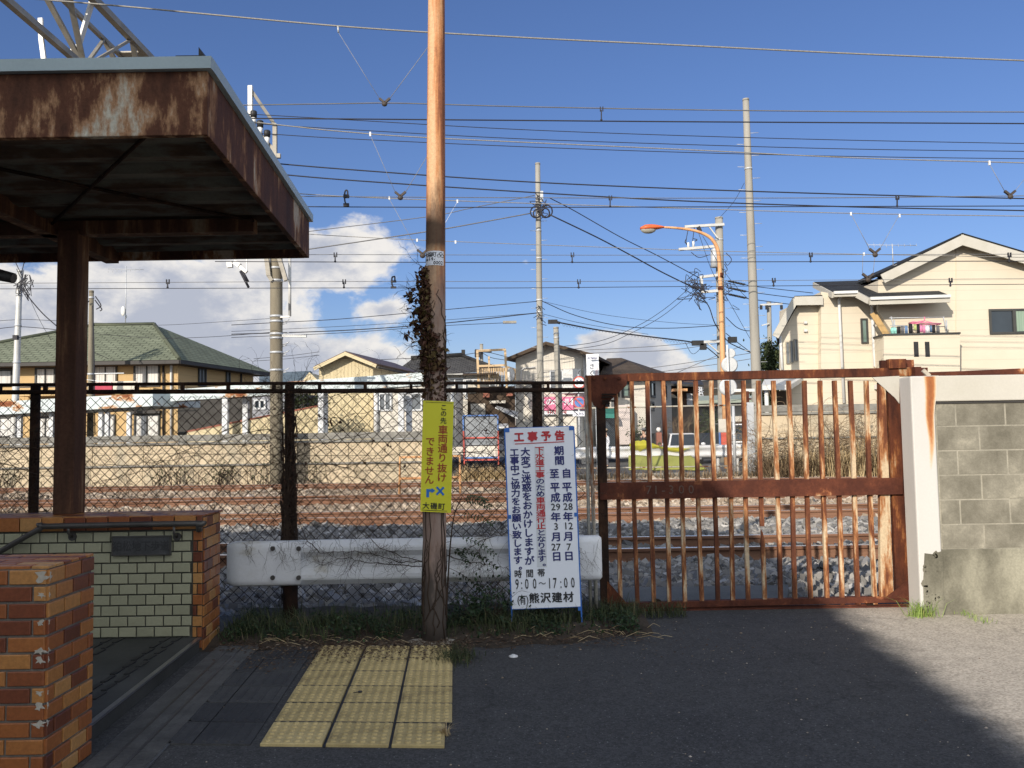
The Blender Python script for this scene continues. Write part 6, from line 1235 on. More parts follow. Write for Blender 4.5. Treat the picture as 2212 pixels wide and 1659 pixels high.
for x, w, y0, y1, cn, lb in GAR:
    m = MB(); a, b = PW(WB3, x-w/2, y0), PW(WB3, x+w/2, y1); n = 6; vs = []
    for zz in (a.z, (a.z+b.z)/2, b.z):
        for k in range(n+1): f = k/n; vs.append((a.x+(b.x-a.x)*(f if zz == a.z else (f-.5)*1.08+.5), 36.9+.04*math.sin(k*2.1+x), zz))
    m.add(vs, [(r*(n+1)+k, r*(n+1)+k+1, (r+1)*(n+1)+k+1, (r+1)*(n+1)+k) for r in range(2) for k in range(n)], True); o = m.build('washing', 'cloth_'+cn, label=lb, cat='laundry', group='washing on the cream balcony'); s = o.modifiers.new('t', 'SOLIDIFY'); s.thickness = .02
# ================================================================== CONCRETE WALLS BEYOND THE TRACKS
t = thing('concrete_wall', (-9, 28, 0), 'long stained concrete panel wall behind the tracks, left of the steel pole', 'wall', 'concrete walls behind the tracks')
def cwall(t, xa, xb_, yw, zc, zl, zbot, pw):
    m = MB(); mc = MB(); x = xa; zledge = zl
    while x < xb_-.1:
        q = min(x+pw, xb_); m.box(((x+q)/2, yw+.1, (zc-.24+zledge)/2), (q-x-.02, .2, zc-.24-zledge), random.random()); m.box(((x+q)/2, yw+.06, (zledge-.04+zbot)/2), (q-x-.015, .30, zledge-.04-zbot), random.random()); x = q
    m.build('panels', 'wall_concrete', t); m = MB(); m.box(((xa+xb_)/2, yw+.08, zc-.11), (xb_-xa, .34, .22)); m.box(((xa+xb_)/2, yw+.06, zc-.28), (xb_-xa, .28, .08)); m.box(((xa+xb_)/2, yw+.03, zledge-.02), (xb_-xa, .40, .05)); m.build('cap', 'wall_cap', t)
    m = MB(); x = xa
    while x < xb_: m.box((x, yw+.14, (zc-.24+zbot)/2), (.06, .2, zc-.24-zbot)); x += pw
    m.build('joints', 'wall_cap', t)
xe = P(930, 940, 28).x; cwall(t, -21, xe, 28.05, P(600, 936.5, 28).z, P(600, 1001, 28).z, -.2, 1.72)
t = thing('concrete_wall', (11, 28, 0), 'stained concrete wall half hidden by dry vines, behind the right half of the gate', 'wall', 'concrete walls behind the tracks')
cwall(t, P(1641, 900, 28).x, 17.5, 28.05, P(1700, 875, 28).z, P(1700, 945, 28).z, -.2, 1.72)
# weeds along the foot of the left wall
for k, (u, lb) in enumerate(((20, 'far left'), (140, 'beside the canopy post'), (150, 'right of the fence post at left'), (350, 'below the ledge of the wall, at left'), (395, 'dark seed heads near its middle'), (490, 'left of the long vine runner'), (565, 'left of the concrete mast'), (470, 'with greener leaves'), (675, 'right of the vine covered post'))):
    q = P(u, 1045, 27.8); t = m = MB()
    for i in range(7): twig(m, (q.x+random.gauss(0, .25), 27.75, -.05), (random.gauss(0, .2), 0, 1), random.uniform(.4, 1.0), .014, 7, .15, 0, 1, .5)
    n = 90; pp = np.array([(q.x+random.gauss(0, .22), 27.75+random.gauss(0, .1), abs(random.gauss(.35, .25))) for _ in range(n)]); 
    tt = thing('dry_weed', (q.x, 27.75, 0), 'withered weed by the far concrete wall, '+lb, 'weed', 'weeds along the concrete wall'); m.build('stems', 'vine_stem', tt); v, f, r_ = leafcloud(pp, rng.uniform(.02, .05, n), rng.uniform(0, .6, n)); np_mesh('leaves', 'grass', v-np.array([q.x, 27.75, 0]), f, r_, parent=tt)
# dry brush in front of the right wall and round the clearing
def brush(name, n, fx, fy, hh, mat, wid=(.008, .016), lean=(.2, 1.3)):
    base = np.array([(fx(), fy(), -.08) for _ in range(n)]); v, f, r_ = blades(base, rng.uniform(hh[0], hh[1], n), rng.uniform(lean[0], lean[1], n), rng.uniform(wid[0], wid[1], n), rng.uniform(0, 1, n)); o = np_mesh(name, mat, v, f, r_); o['kind'] = 'stuff'
xa, xb_ = P(1640, 960, 27.5).x, P(1920, 960, 27.5).x
brush('dry_brush', 4200, lambda: random.uniform(xa, xb_+1), lambda: random.uniform(26.8, 27.9), (.2, 1.15), 'dry_brush', (.006, .013), (.4, 2.2)); brush('dry_reeds', 520, lambda: random.gauss(xb_-1.3, .8), lambda: random.uniform(26.6, 27.3), (.5, 1.5), 'straw', (.008, .018), (.1, .8))
brush('dry_grass', 1500, lambda: random.uniform(-1.8, 1.2), lambda: random.uniform(27.9, 28.7), (.2, .75), 'straw', (.008, .016)); brush('dry_grass', 900, lambda: random.uniform(1.0, 8.3), lambda: random.uniform(27.6, 28.15), (.1, .55), 'dry_brush', (.006, .014)); brush('dry_grass', 1200, lambda: random.uniform(-3, 1), lambda: random.uniform(28.3, 30), (.1, .4), 'straw')
t = thing('dead_climber', (P(1740, 960, 27.7).x, 27.7, 0), 'tangle of bare climbing stems over the right concrete wall', 'climbing plant'); m = MB()
for k in range(210): twig(m, (random.uniform(xa, xb_+.6), random.uniform(27.0, 27.9), random.uniform(-.05, 1.2)), (random.gauss(0, .9), -.1, random.uniform(.2, 1)), random.uniform(.5, 1.9), .013, 10, .3, .08, 1, .7, 3)
m.build('stems', 'dry_brush', t)
# far end of the enclosure: fence, guardrail, tarpaulin
FY2 = 28.42; t = thing('far_mesh_fence', (6, FY2, 0), 'thin grey mesh fence with slim posts beyond the tracks, seen through the gate', 'fence'); m = MB(); zt2 = P(1450, 879, FY2).z; xa2, xb2 = P(1240, 900, FY2).x, P(1632, 900, FY2).x
m.tube([(xa2, FY2, zt2), (xb2, FY2, zt2+.03)], .028, 6); m.tube([(xa2, FY2, .32), (xb2, FY2, .32)], .022, 6); m.build('rail', 'pale_pipe', t)
for u in (1405, 1543, 1586, 1290): q = P(u, 950, FY2); m = MB(); m.tube([(q.x, FY2, .1), (q.x, FY2, zt2)], .055 if u > 1550 else .04, 8); m.build('post', 'galv', t)
m = MB(); q = P(1622, 950, FY2); m.box((q.x, FY2, zt2/2+.1), (.22, .16, zt2+.02)); m.build('end_post', 'galv', t); m = MB()
for s in (-1, 1):
    for i in range(130):
        x0 = xa2-2.4+i*.07; pts = [(x0+s*z*.9+(0 if s > 0 else 1.8), FY2+.02*s, .3+z) for z in (0, zt2-.3)]; (x0a, _, z0a), (x1a, _, z1a) = pts
        if min(x0a, x1a) > xa2 and max(x0a, x1a) < xb2: m.tube(pts, .0032, 3, caps=False)
m.build('wire_mesh', 'wire_grey', t)
q = P(1614, 900, 28.6); t = thing('rusty_screw_post', (q.x, 28.6, 0), 'short rusty threaded rod standing above the grey end post', 'post'); m = MB(); m.tube([(q.x, 28.5, 1.5), (q.x, 28.5, P(1613, 845, 28.5).z)], .06, 8); m.box((q.x, 28.5, P(1613, 862, 28.5).z), (.25, .12, .05)); m.build('rod', 'gate_beam_rust', t); m = MB(); m.box((q.x-.1, 28.5, P(1613, 845, 28.5).z+.03), (.7, .06, .10)); m.build('cross_piece', 'gutter_white', t)
GYR = 29.4; t = thing('guardrail', (5, GYR, 0), 'long white corrugated crash barrier across the far road, behind mesh', 'guardrail'); m = MB(); n = len(prof); vs = []; za = P(1450, 976, GYR).z
for x in (P(1240, 970, GYR).x, P(1610, 970, GYR).x): vs += [(x, GYR+a*1.2, za+b*1.25) for a, b in prof]
m.add(vs, [(i, i+1, n+i+1, n+i) for i in range(n-1)], True); m.build('rail_beam', 'guard_white', t); m = MB(); q = P(1612, 975, GYR); m.box((q.x, GYR-.05, za), (.32, .1, .46)); m.build('end_cap', 'guard_white', t, bevel=.05)
for u in (1300, 1410, 1550, 1592): m = MB(); q = P(u, 975, GYR+.15); m.tube([(q.x, GYR+.12, -.1), (q.x, GYR+.12, za+.25)], .06, 8); m.build('post', 'gutter_white', t)
t = thing('yellow_tarp', P(1424, 970, GYR-.1), 'bunched bright yellow tarpaulin lying over the far white barrier', 'tarpaulin'); m = MB(); vs = []; nu, nv = 40, 8
for i in range(nu+1):
    f = i/nu; u = 1360+f*128; w = (1-f**3)*(.8+.4*math.sin(f*9)); vc = 965-4*math.sin(f*6)+3*f
    for j in range(nv+1):
        g = 2*math.pi*j/nv; rr = 1+.35*mnoise.noise(V((f*14, math.cos(g)*2, math.sin(g)*2))); c = P(u, vc, GYR-.05); vs.append(c+V((0, .13*math.cos(g)*rr, .15*math.sin(g)*rr*max(.15, w))))
m.add(vs, [(i*(nv+1)+j, i*(nv+1)+j+1, (i+1)*(nv+1)+j+1, (i+1)*(nv+1)+j) for i in range(nu) for j in range(nv)], False); m.build('sheet', 'tarp_yellow', t)
t = thing('yellow_net', P(1440, 1000, 29), 'sagging yellow green sheet stretched below the far white barrier', 'sheet'); m = MB(); vs = []; nu, nv = 30, 6
for i in range(nu+1):
    for j in range(nv+1): f, g = i/nu, j/nv; u = 1358+f*(135+34*g); v = 984+g*31; c = P(u, v, 29.25-.55*g); vs.append(c+V((0, .05*math.sin(f*20+g*4), .02*math.sin(f*13))))
m.add(vs, [(i*(nv+1)+j, i*(nv+1)+j+1, (i+1)*(nv+1)+j+1, (i+1)*(nv+1)+j) for i in range(nu) for j in range(nv)], True); o = m.build('sheet', 'net_yellow', t); s = o.modifiers.new('t', 'SOLIDIFY'); s.thickness = .02
# orange pipe barrier and red-blue framed screen beside the tracks
t = thing('pipe_barrier', P(928, 1080, 22), 'pale orange pipe barrier standing between the far tracks, behind the yellow sign', 'barrier'); m = MB(); Yb = 21.9
for pl in (((863, 1092), (864, 988), (993, 985), (995, 1092)), ((864, 1034), (994, 1031))):
    q = [P(u, v, Yb) for u, v in pl]; q[0].z = max(-.1, q[0].z) if len(pl) == 4 else q[0].z; m.tube(q, .035, 8)
m.build('frame', 'lamp_post_orange', t)
t = thing('framed_screen', P(1037, 1005, 28.8), 'tall grey mesh screen in a blue topped red frame beyond the tracks', 'screen'); Yb = 28.8; m = MB()
def fr(m, u0, v0, u1, v1, w=.05): w = min(w, .045); m.beam(P(u0, v0, Yb), P(u1, v1, Yb), w, w)
fr(m, 1000, 898, 1076, 897, .14); fr(m, 1000, 899, 1001, 930, .11); fr(m, 1075, 899, 1076, 930, .11); fr(m, 1002, 989, 1076, 988, .05); m.build('blue_frame', 'paint_blue', t); m = MB(); fr(m, 1001, 931, 1003, 1004, .11); fr(m, 1076, 931, 1077, 1004, .10); fr(m, 1002, 946, 1076, 945); fr(m, 1002, 994, 1076, 993); m.build('red_frame', 'paint_red', t); m = MB(); WX = Wall((-20, 28.85), (20, 28.85)); panel(m, WX, 1002, 899, 1075, 962, 0, -.03); m.build('screen', 'screen_grey', t); m = MB(); panel(m, WX, 1003, 963, 1075, 992, 0, -.03); m.build('white_panel', 'white_stucco', t)
m = MB(); panel(m, WX, 960, 962, 1240, 990, -1.2, -.06); m.build('white_fence_panel', 'white_stucco', label='low white board fence behind the red and blue frame', cat='fence')
# stop light on the clutter (round lamp over green box)
t = thing('lamp_box', P(1085, 940, 30), 'white cabinet with a round lamp beside the red and blue frame', 'cabinet'); m = MB(); WY_ = Wall((-20, 30), (20, 30)); panel(m, WY_, 1078, 915, 1098, 975, 0, -.4); m.build('cabinet', 'grey_wall', t); m = MB(); m.disc(WY_.hit(1085, 932)+V((0, -.06, 0)), (0, 1, 0), .16, .08); m.build('lamp', 'pane_dark', t); m = MB(); panel(m, WY_, 1078, 922, 1098, 926, .01, .1); panel(m, WY_, 1078, 945, 1098, 948, .01, .1); m.build('shelf', 'gutter_white', t)
# ================================================================== MASTS, UTILITY POLES, LAMP
def upole(name, label, u0, v0, u1, v1, Y, r0, r1, mat, z0=-.1, group=None, steps=True, bands=()):
    """tapered pole whose axis passes (u0,v0) at the top and (u1,v1) low down."""
    a, b = P(u0, v0, Y), P(u1, v1, Y); base = b+(b-a)*((z0-b.z)/(b.z-a.z)); t = thing(name, base, label, 'utility pole', group); m = MB(); n = 6
    m.tube([base.lerp(a, i/n) for i in range(n+1)], [r1+(r0-r1)*i/n for i in range(n+1)], 16); m.tube([a, a+V((0, 0, .08))], r0*1.06, 16); m.build('shaft', mat, t); H = a.z-base.z
    if steps:
        m = MB(); k = 0; z = 2.0
        while z < H-1.2: c = base.lerp(a, z/H); s = 1 if k % 2 else -1; m.tube([c, c+V((s*(r1+.22), -.05, 0))], .012, 4); z += .45; k += 1
        m.build('climbing_steps', 'galv', t)
    if bands:
        m = MB()
        for v in bands: c = P(u0, v, Y); f = (c.z-base.z)/H; c = base.lerp(a, f); m.tube([c, c+V((0, 0, .07))], r1+(r0-r1)*f+.015, 14)
        m.build('bands', 'galv', t)
    return t, a, base
# concrete catenary mast at the left, with the lattice gantry
t, mt, mb_ = upole('catenary_mast', 'thick grey concrete railway mast with steel bands left of the vine post', 597, 420, 597, 1046, 27, .195, .205, 'dark_pole_concrete', -.2, steps=False, bands=(582, 609, 686, 697, 724, 733, 764, 802)); t['category'] = 'mast'
m = MB()
for v in (724, 733-28+40, 764, 802, 697): c = P(611, v, 27); m.tube([c, c+V((.16, -.05, .06)), c+V((.22, -.05, .1))], .018, 4); m.tube([c+V((0, 0, -.05)), c+V((.14, -.05, -.02))], .018, 4)
m.build('cable_hooks', 'galv', t)
m = MB(); m.beam(P(576, 556, 26.8), P(581, 596, 26.8), .14, .14); m.beam(P(581, 596, 26.8), P(588, 607, 26.8), .12, .12); m.beam(P(603, 556, 26.7), P(618, 606, 26.7), .13, .13); m.build('gantry_brackets', 'truss_steel', t)
m = MB(); m.tube([P(626, 556, 27), P(626, 683, 27)], .055, 6); m.beam(P(600, 685, 26.9), P(626, 684, 26.9), .06, .06); m.beam(P(610, 725, 26.8), P(662, 726, 26.8), .10, .08); m.build('side_pipe', 'truss_pale', t)
t = thing('gantry_truss', (-7.9, 14, 9), 'grey steel lattice gantry reaching over the tracks, above the canopy at upper left', 'gantry'); zT, zB2 = 9.65, 8.48; xa_, xb_, xc_ = -7.63, -8.2, -7.92; y0, y1 = 4.0, 27.0
for x, z, w in ((xa_, zT, .13), (xb_, zT, .08), (xc_, zB2, .11)): m = MB(); m.beam((x, y0, z), (x, y1, z), w, w); m.build('chord', 'truss_steel', t)
m = MB(); y = 15.2-2.6*4
while y < y1-1:
    for x in (xa_, xb_): m.beam((xc_, y, zB2), (x, y+1.3, zT), .06, .05); m.beam((xc_, y, zB2), (x, y-1.3, zT), .10, .05)
    y += 2.6
m.build('lacing', 'truss_steel', t); m = MB(); y = 15.2-2.6*4+2
while y < y1: m.box(((xa_+xb_)/2, y, zT), (xa_-xb_-.1, .30, .03)); y += 2.6
m.build('batten_plates', 'truss_steel', t)
m = MB(); m.beam(P(88, 40, 14), P(89, 82, 14), .075, .05); m.beam(P(89, 82, 14), P(99, 160, 14), .075, .05); m.build('hanger_arm', 'truss_pale', t)
m = MB(); m.beam(P(162, 108, 15.1), P(163, 165, 15.1), .13, .10); m.build('hanger_arm', 'truss_pale', t)
m = MB(); m.beam(P(203, -10, 15.0), P(166, 112, 15.05), .10, .05); m.build('brace', 'truss_pale', t)
# bracket frame carrying the three feeder wires at the mast head
t = thing('feeder_bracket', P(570, 260, 27), 'pale steel bracket with three black and white insulators above the canopy edge', 'bracket'); m = MB(); Yk = 26.9
m.beam(P(541, 186, Yk), P(541, 276, Yk), .14, .14); m.build('upright', 'truss_pale', t); m = MB(); m.beam(P(537, 187, Yk), P(593, 269, Yk+.2), .07, .10); m.beam(P(594, 268, Yk), P(594, 420, Yk), .13, .13); m.beam(P(546, 269, Yk), P(594, 327, Yk), .10, .10); m.beam(P(590, 337, Yk), P(606, 337, Yk), .12, .14); m.build('frame', 'truss_steel', t)
INS = [(548, 247), (562, 268), (577, 289)]
for u, v in INS:
    m = MB(); a = P(u, v-7, Yk-.1); b = P(u, v+8, Yk-.1); c = P(u, v+17, Yk-.1); m.tube([a, a.lerp(b, .1), b], [.09, .11, .10], 10); m.tube([P(u-5, v-1, Yk-.1), P(u+6, v-1, Yk-.1)], .05, 6); m.build('insulator_cap', 'black_metal', t); m = MB(); m.tube([b, c, c+V((0, 0, -.18))], [.09, .075, .03], 10); m.build('insulator', 'insulator_white', t)
t = thing('cantilever', P(515, 590, 24.9), 'pale registration arm with dark rods hanging under the canopy edge', 'registration arm'); m = MB(); m.beam(P(496, 565, 24.9), P(497, 578, 24.9), .16, .12); m.beam(P(506, 566, 24.9), P(518, 574, 24.9), .14, .14); m.beam(P(514, 572, 24.9), P(533, 588, 24.9), .10, .10); m.beam(P(533, 556, 24.9), P(533, 584, 24.9), .03, .03); m.build('arm', 'truss_pale', t); m = MB(); m.tube([P(519, 586, 24.9), P(537, 621, 24.9)], .04, 5); m.tube([P(522, 583, 24.9), P(536, 609, 24.9)], .04, 5); m.build('rods', 'wire_dark', t)
# utility poles
tA, aA, _ = upole('utility_pole', 'pale concrete utility pole with coiled cables at its shoulder, right of the steel pole', 1161.5, 356, 1167, 800, 38, .115, .165, 'pole_concrete', bands=(466, 500, 560, 650, 676, 690))
m = MB(); YA = 37.8
m.beam(P(1170, 413, YA), P(1170, 436, YA), .14, .10); m.build('cable_arm', 'galv', tA); m = MB()
for cx_, cy_, rr in ((1157, 458, 11), (1181, 456, 12), (1178, 460, 9), (1160, 461, 8)): m.tube([P(cx_+rr*math.cos(g), cy_+rr*math.sin(g)*1.1, YA-.1) for g in np.linspace(0, 2*math.pi, 18)], .035, 5)
for k in range(14): c = P(1167+random.uniform(-8, 10), 440+random.uniform(-14, 26), YA); m.tube(catmull([c, c+V((random.gauss(0, .2), -.1, random.gauss(0, .2))), c+V((random.gauss(0, .25), 0, random.gauss(0, .3)))], 4), .018, 4)
for k in range(12): c = P(1168+random.uniform(-5, 6), random.uniform(660, 700), YA); m.tube([c, c+V((random.gauss(0, .15), -.05, random.gauss(0, .15)))], .02, 4)
m.build('cable_coils', 'wire_dark', tA)
m = MB(); m.box(P(1101, 696, 37), (.60, .14, .11)); a = P(1131, 696, 37); m.build('grey_closure', 'truss_steel', label='grey cable joint box hanging on the wires left of the pale pole', cat='cable box', group='cable joint boxes on the wires')
m = MB(); m.box(P(1194, 695, 37), (.42, .20, .17)); m.tube([P(1203, 696, 37), P(1210, 698, 37)], .06, 6); m.build('black_closure', 'black_metal', label='black cable joint box just right of the pale pole', cat='cable box', group='cable joint boxes on the wires')
tB, aB, _ = upole('utility_pole', 'tallest pale utility pole with climbing pegs, left of the cream house', 1611, 218, 1635, 850, 32, .122, .212, 'pole_concrete', bands=(367,))
tC, aC, _ = upole('utility_pole', 'utility pole with cross arms and a grey transformer can behind the orange lamp post', 1553, 473, 1560, 850, 42, .19, .24, 'pole_concrete', bands=(520, 600, 628))
m = MB(); YC = 41.7; hw = lambda u0, v0, u1, v1, w=.13: globals()['m'].beam(P(u0, v0, YC), P(u1, v1, YC), w, w)
[(hw(*q), m.build('cross_arm' if len(q) < 5 else 'brace', 'truss_pale', tC), globals().update(m=MB())) for q in ((1479, 490, 1564, 485), (1466, 539, 1546, 532), (1511, 599, 1552, 594), (1516, 631, 1552, 628), (1515, 597, 1517, 633, .12), (1520, 739, 1554, 737), (1532, 490, 1550, 514, .06), (1527, 740, 1552, 761, .06))]
m = MB(); a, b = P(1543.5, 541, YC), P(1543.5, 577, YC); m.tube([b+V((0, 0, -.02)), b, a, a+V((0, 0, .12))], [.16, .20, .20, .08], 14); m.build('transformer', 'galv', tC)
m = MB()
for u, v in ((1487, 536), (1498, 533)): c = P(u, v, YC); m.tube([c, c+V((0, 0, .28))], .06, 8)
m.build('insulators', 'insulator_white', tC); m = MB()
for pl in (((1487, 493), (1482, 522), (1486, 532)), ((1500, 492), (1495, 528)), ((1510, 488), (1514, 500)), ((1482, 516), (1480, 524), (1489, 528)), ((1496, 515), (1506, 518), (1498, 522)), ((1493, 545), (1510, 556), (1534, 550)), ((1568, 546), (1580, 560), (1572, 573), (1566, 566)), ((1565, 570), (1571, 582), (1566, 588))): m.tube(catmull([P(u, v, YC) for u, v in pl], 5), .022, 4)
m.beam(P(1508, 490, YC), P(1513, 500, YC), .16, .16)
for k in range(46): c = P(1506+random.gauss(0, 6), 628+random.gauss(0, 9), YC-.1); m.tube(catmull([c, c+V((random.gauss(0, .3), 0, random.gauss(0, .25))), c+V((random.gauss(0, .35), 0, random.gauss(0, .3)))], 4), .018, 4)
for k in range(16): c = P(1570+random.gauss(0, 5), 630+random.gauss(0, 16), YC-.1); m.tube(catmull([c, c+V((random.gauss(0, .3), 0, random.gauss(0, .25))), c+V((random.gauss(0, .35), 0, random.gauss(0, .3)))], 4), .014, 4)
m.build('cable_tangle', 'wire_dark', tC)
upole('utility_pole', 'slim distant utility pole with cross arm beside the cream house roof', 1661, 655, 1664, 790, 60, .16, .19, 'pole_concrete', steps=False); m = MB(); m.beam(P(1642, 659, 59.7), P(1690, 656, 59.7), .14, .14); m.beam(P(1645, 703, 59.7), P(1661, 699, 59.7), .08, .08); o = m.build('cross_arm', 'truss_pale', bpy.data.objects['utility_pole.003']); m = MB()
for u in (1644, 1656, 1688): c = P(u, 661, 59.6); m.box(c+V((0, 0, -.1)), (.16, .16, .3))
m.build('insulators', 'black_metal', bpy.data.objects['utility_pole.003'])
upole('utility_pole', 'short weathered pole standing in front of the shop gable', 1201, 710, 1210, 930, 40, .125, .19, 'pole_concrete', steps=False, bands=(722, 731))
tL, aL, _ = upole('utility_pole', 'leaning pale steel pole with cable tangle at the far left, seen past the canopy', 43, 588, 31, 930, 33, .10, .155, 'truss_pale', steps=False, bands=(640, 705, 730, 785)); m = MB()
for k in range(26): c = P(52+random.gauss(0, 7), 610+random.gauss(0, 14), 32.8); m.tube(catmull([c, c+V((random.gauss(0, .2), 0, random.gauss(0, .25))), c+V((random.gauss(0, .2), 0, random.gauss(0, .35)))], 4), .016, 4)
m.box(P(34, 729, 32.7), (.18, .14, .18)); m.build('cable_tangle', 'wire_dark', tL)
tG, aG, _ = upole('utility_pole', 'weathered grey brown pole right of the canopy post', 197.5, 632, 195, 938, 32.3, .085, .135, 'dark_pole_concrete', steps=False, bands=(645, 810)); m = MB()
for pl in (((205, 648), (214, 660), (220, 668), (216, 672)), ((206, 640), (218, 660), (208, 668)), ((200, 660), (203, 760), (205, 935)), ((193, 650), (187, 655))): m.tube(catmull([P(u, v, 32.1) for u, v in pl], 6), .022, 4)
m.build('cables', 'wire_dark', tG); m = MB(); m.beam(P(203, 807, 32.1), P(268, 806, 32.1), .03, .03); m.beam(P(187, 820, 32.1), P(240, 826, 32.1), .02, .02); m.build('thin_rods', 'galv', tG)
upole('utility_pole', 'tiny far utility pole above the timber balcony', 1040, 745, 1040.5, 800, 70, .14, .17, 'pole_concrete', steps=False); m = MB(); m.beam(P(1026, 757, 69.7), P(1062, 760, 69.7), .2, .2); m.box(P(1032, 764, 69.7), (.5, .4, .6)); m.build('fittings', 'wire_dark', bpy.data.objects['utility_pole.006'])
# orange street lamp
base = P(1569, 960, 34); base.z = 0; t = thing('street_lamp', base, 'orange street lamp with long curved arm and orange cobra head', 'street lamp'); m = MB(); Yl = 34
pl = [(1556, 610), (1553.5, 560), (1548, 533), (1535, 514), (1515, 503), (1492, 496.5), (1460, 492.5), (1434, 491)]; sh = [V((base.x, Yl, 0)), P(1562, 800, Yl)]+catmull([P(u, v, Yl) for u, v in pl], 5); m.tube(sh, [.115, .105]+[.088-.046*i/(len(sh)-2) for i in range(len(sh)-2)], 12); m.build('post', 'lamp_post_orange', t)
m = MB(); c = P(1556.5, 620, Yl); m.tube([c, c+V((0, 0, -.12))], .115, 12); m.tube([P(1557, 600, Yl), P(1557, 590, Yl)], .1, 12); m.build('collar', 'gate_rust', t)
m = MB(); e0, e1 = P(1434, 491, Yl), P(1383, 494, Yl); vs = []; n, k = 10, 14
for i in range(n+1):
    f = i/n; c = e0.lerp(e1, f); r_ = .06+.15*math.sin(min(1, f*1.25)*math.pi*.62)*(1 if f < .8 else (1-(f-.8)*4.4)); r_ = max(.02, r_)
    for j in range(k): g = 2*math.pi*j/k; zz = math.sin(g)*r_; vs.append(c+V((0, math.cos(g)*r_*1.05, zz*.75 if zz > 0 else zz*.45)))
m.add(vs, [(i*k+j, i*k+(j+1) % k, (i+1)*k+(j+1) % k, (i+1)*k+j) for i in range(n) for j in range(k)], True); m.add([e1], []); m.build('lamp_head', 'lamp_orange', t)
m = MB(); c = e0.lerp(e1, .66)+V((0, 0, -.055)); m.ball(c, .24, 14, (1.35, .7, .72)); m.build('lamp_glass', 'lamp_glass', t)
m = MB(); WZ = Wall((-20, 33.8), (20, 33.8)); panel(m, WZ, 1552, 905, 1569, 934, 0, .12); m.build('meter_box', 'white_stucco', t)
m = MB(); panel(m, WZ, 1553, 934, 1556, 963, 0, .10); m.build('banner_edge', 'paint_blue', t); m = MB(); panel(m, WZ, 1556, 934, 1570, 963, 0, .10); m.build('banner', 'red_banner', t)
t = thing('orange_pole', P(1574, 950, 36), 'thin orange pipe post behind the street lamp foot', 'post'); m = MB(); q = P(1574, 950, 36); m.tube([(q.x, 36, 0), (q.x-.05, 36, P(1573, 868, 36).z)], .05, 8); m.build('pipe', 'lamp_post_orange', t)
# traffic signs and mirrors
t = thing('road_sign_post', P(1250, 930, 31), 'post with round speed limit and no parking signs, left of the gate post', 'road sign'); m = MB(); q = P(1252, 950, 31); m.tube([(q.x, 31, 0), (q.x, 31, P(1251, 808, 31).z)], .035, 8); m.build('post', 'galv', t)
def rsign(u, v, rad, Y, face, rim):
    m = MB(); c = P(u, v, Y); m.disc(c, (0, 1, 0), rad, .02, 28); p = m.build('disc', rim, t); m = MB(); m.disc(c+V((0, -.013, 0)), (0, 1, 0), rad*.78, .006, 28); m.build('face', face, p); return c, p
c, p = rsign(1251, 826, .235, 30.9, 'sign_white', 'paint_red'); m = MB()
for i, ch in enumerate('30'): put(m, ch, c+V((-.065+.13*i, -.018, 0)), X, Z, .24, .24, .01)
m.build('digits', 'ink_navy', p)
c, p = rsign(1251, 869, .22, 30.9, 'paint_blue', 'paint_red'); m = MB(); m.beam(c+V((-.13, -.02, .13)), c+V((.13, -.02, -.13)), .004, .05, V((1, 0, 1))); m.build('slash', 'paint_red', p)
for v in (843, 894):
    m = MB(); c = P(1250, v, 30.9); m.box(c, (.44, .02, .18)); p = m.build('plate', 'sign_white', t); m = MB()
    for i, ch in enumerate('ここから'): put(m, ch, c+V((-.15+.1*i, -.014, 0)), X, Z, .11, .12, .02)
    m.build('plate_lettering', 'ink_navy', p)
t = thing('traffic_mirror', P(1578, 900, 33), 'pair of grey round traffic mirrors seen from behind, right of the lamp post', 'traffic mirror'); q = P(1580, 950, 33); m = MB(); m.tube([(q.x, 33, 0), (q.x-.05, 33, P(1577, 745, 33).z)], .04, 8); m.build('post', 'gutter_white', t)
for u, v, r_ in ((1579, 763, .20), (1577, 788, .33), (1574, 836, .36)): m = MB(); c = P(u, v, 33.1); m.tube([c, c+V((0, .07, 0)), c+V((0, .12, 0))], [r_*.82, r_, r_], 24); m.build('mirror', 'sign_back', t)
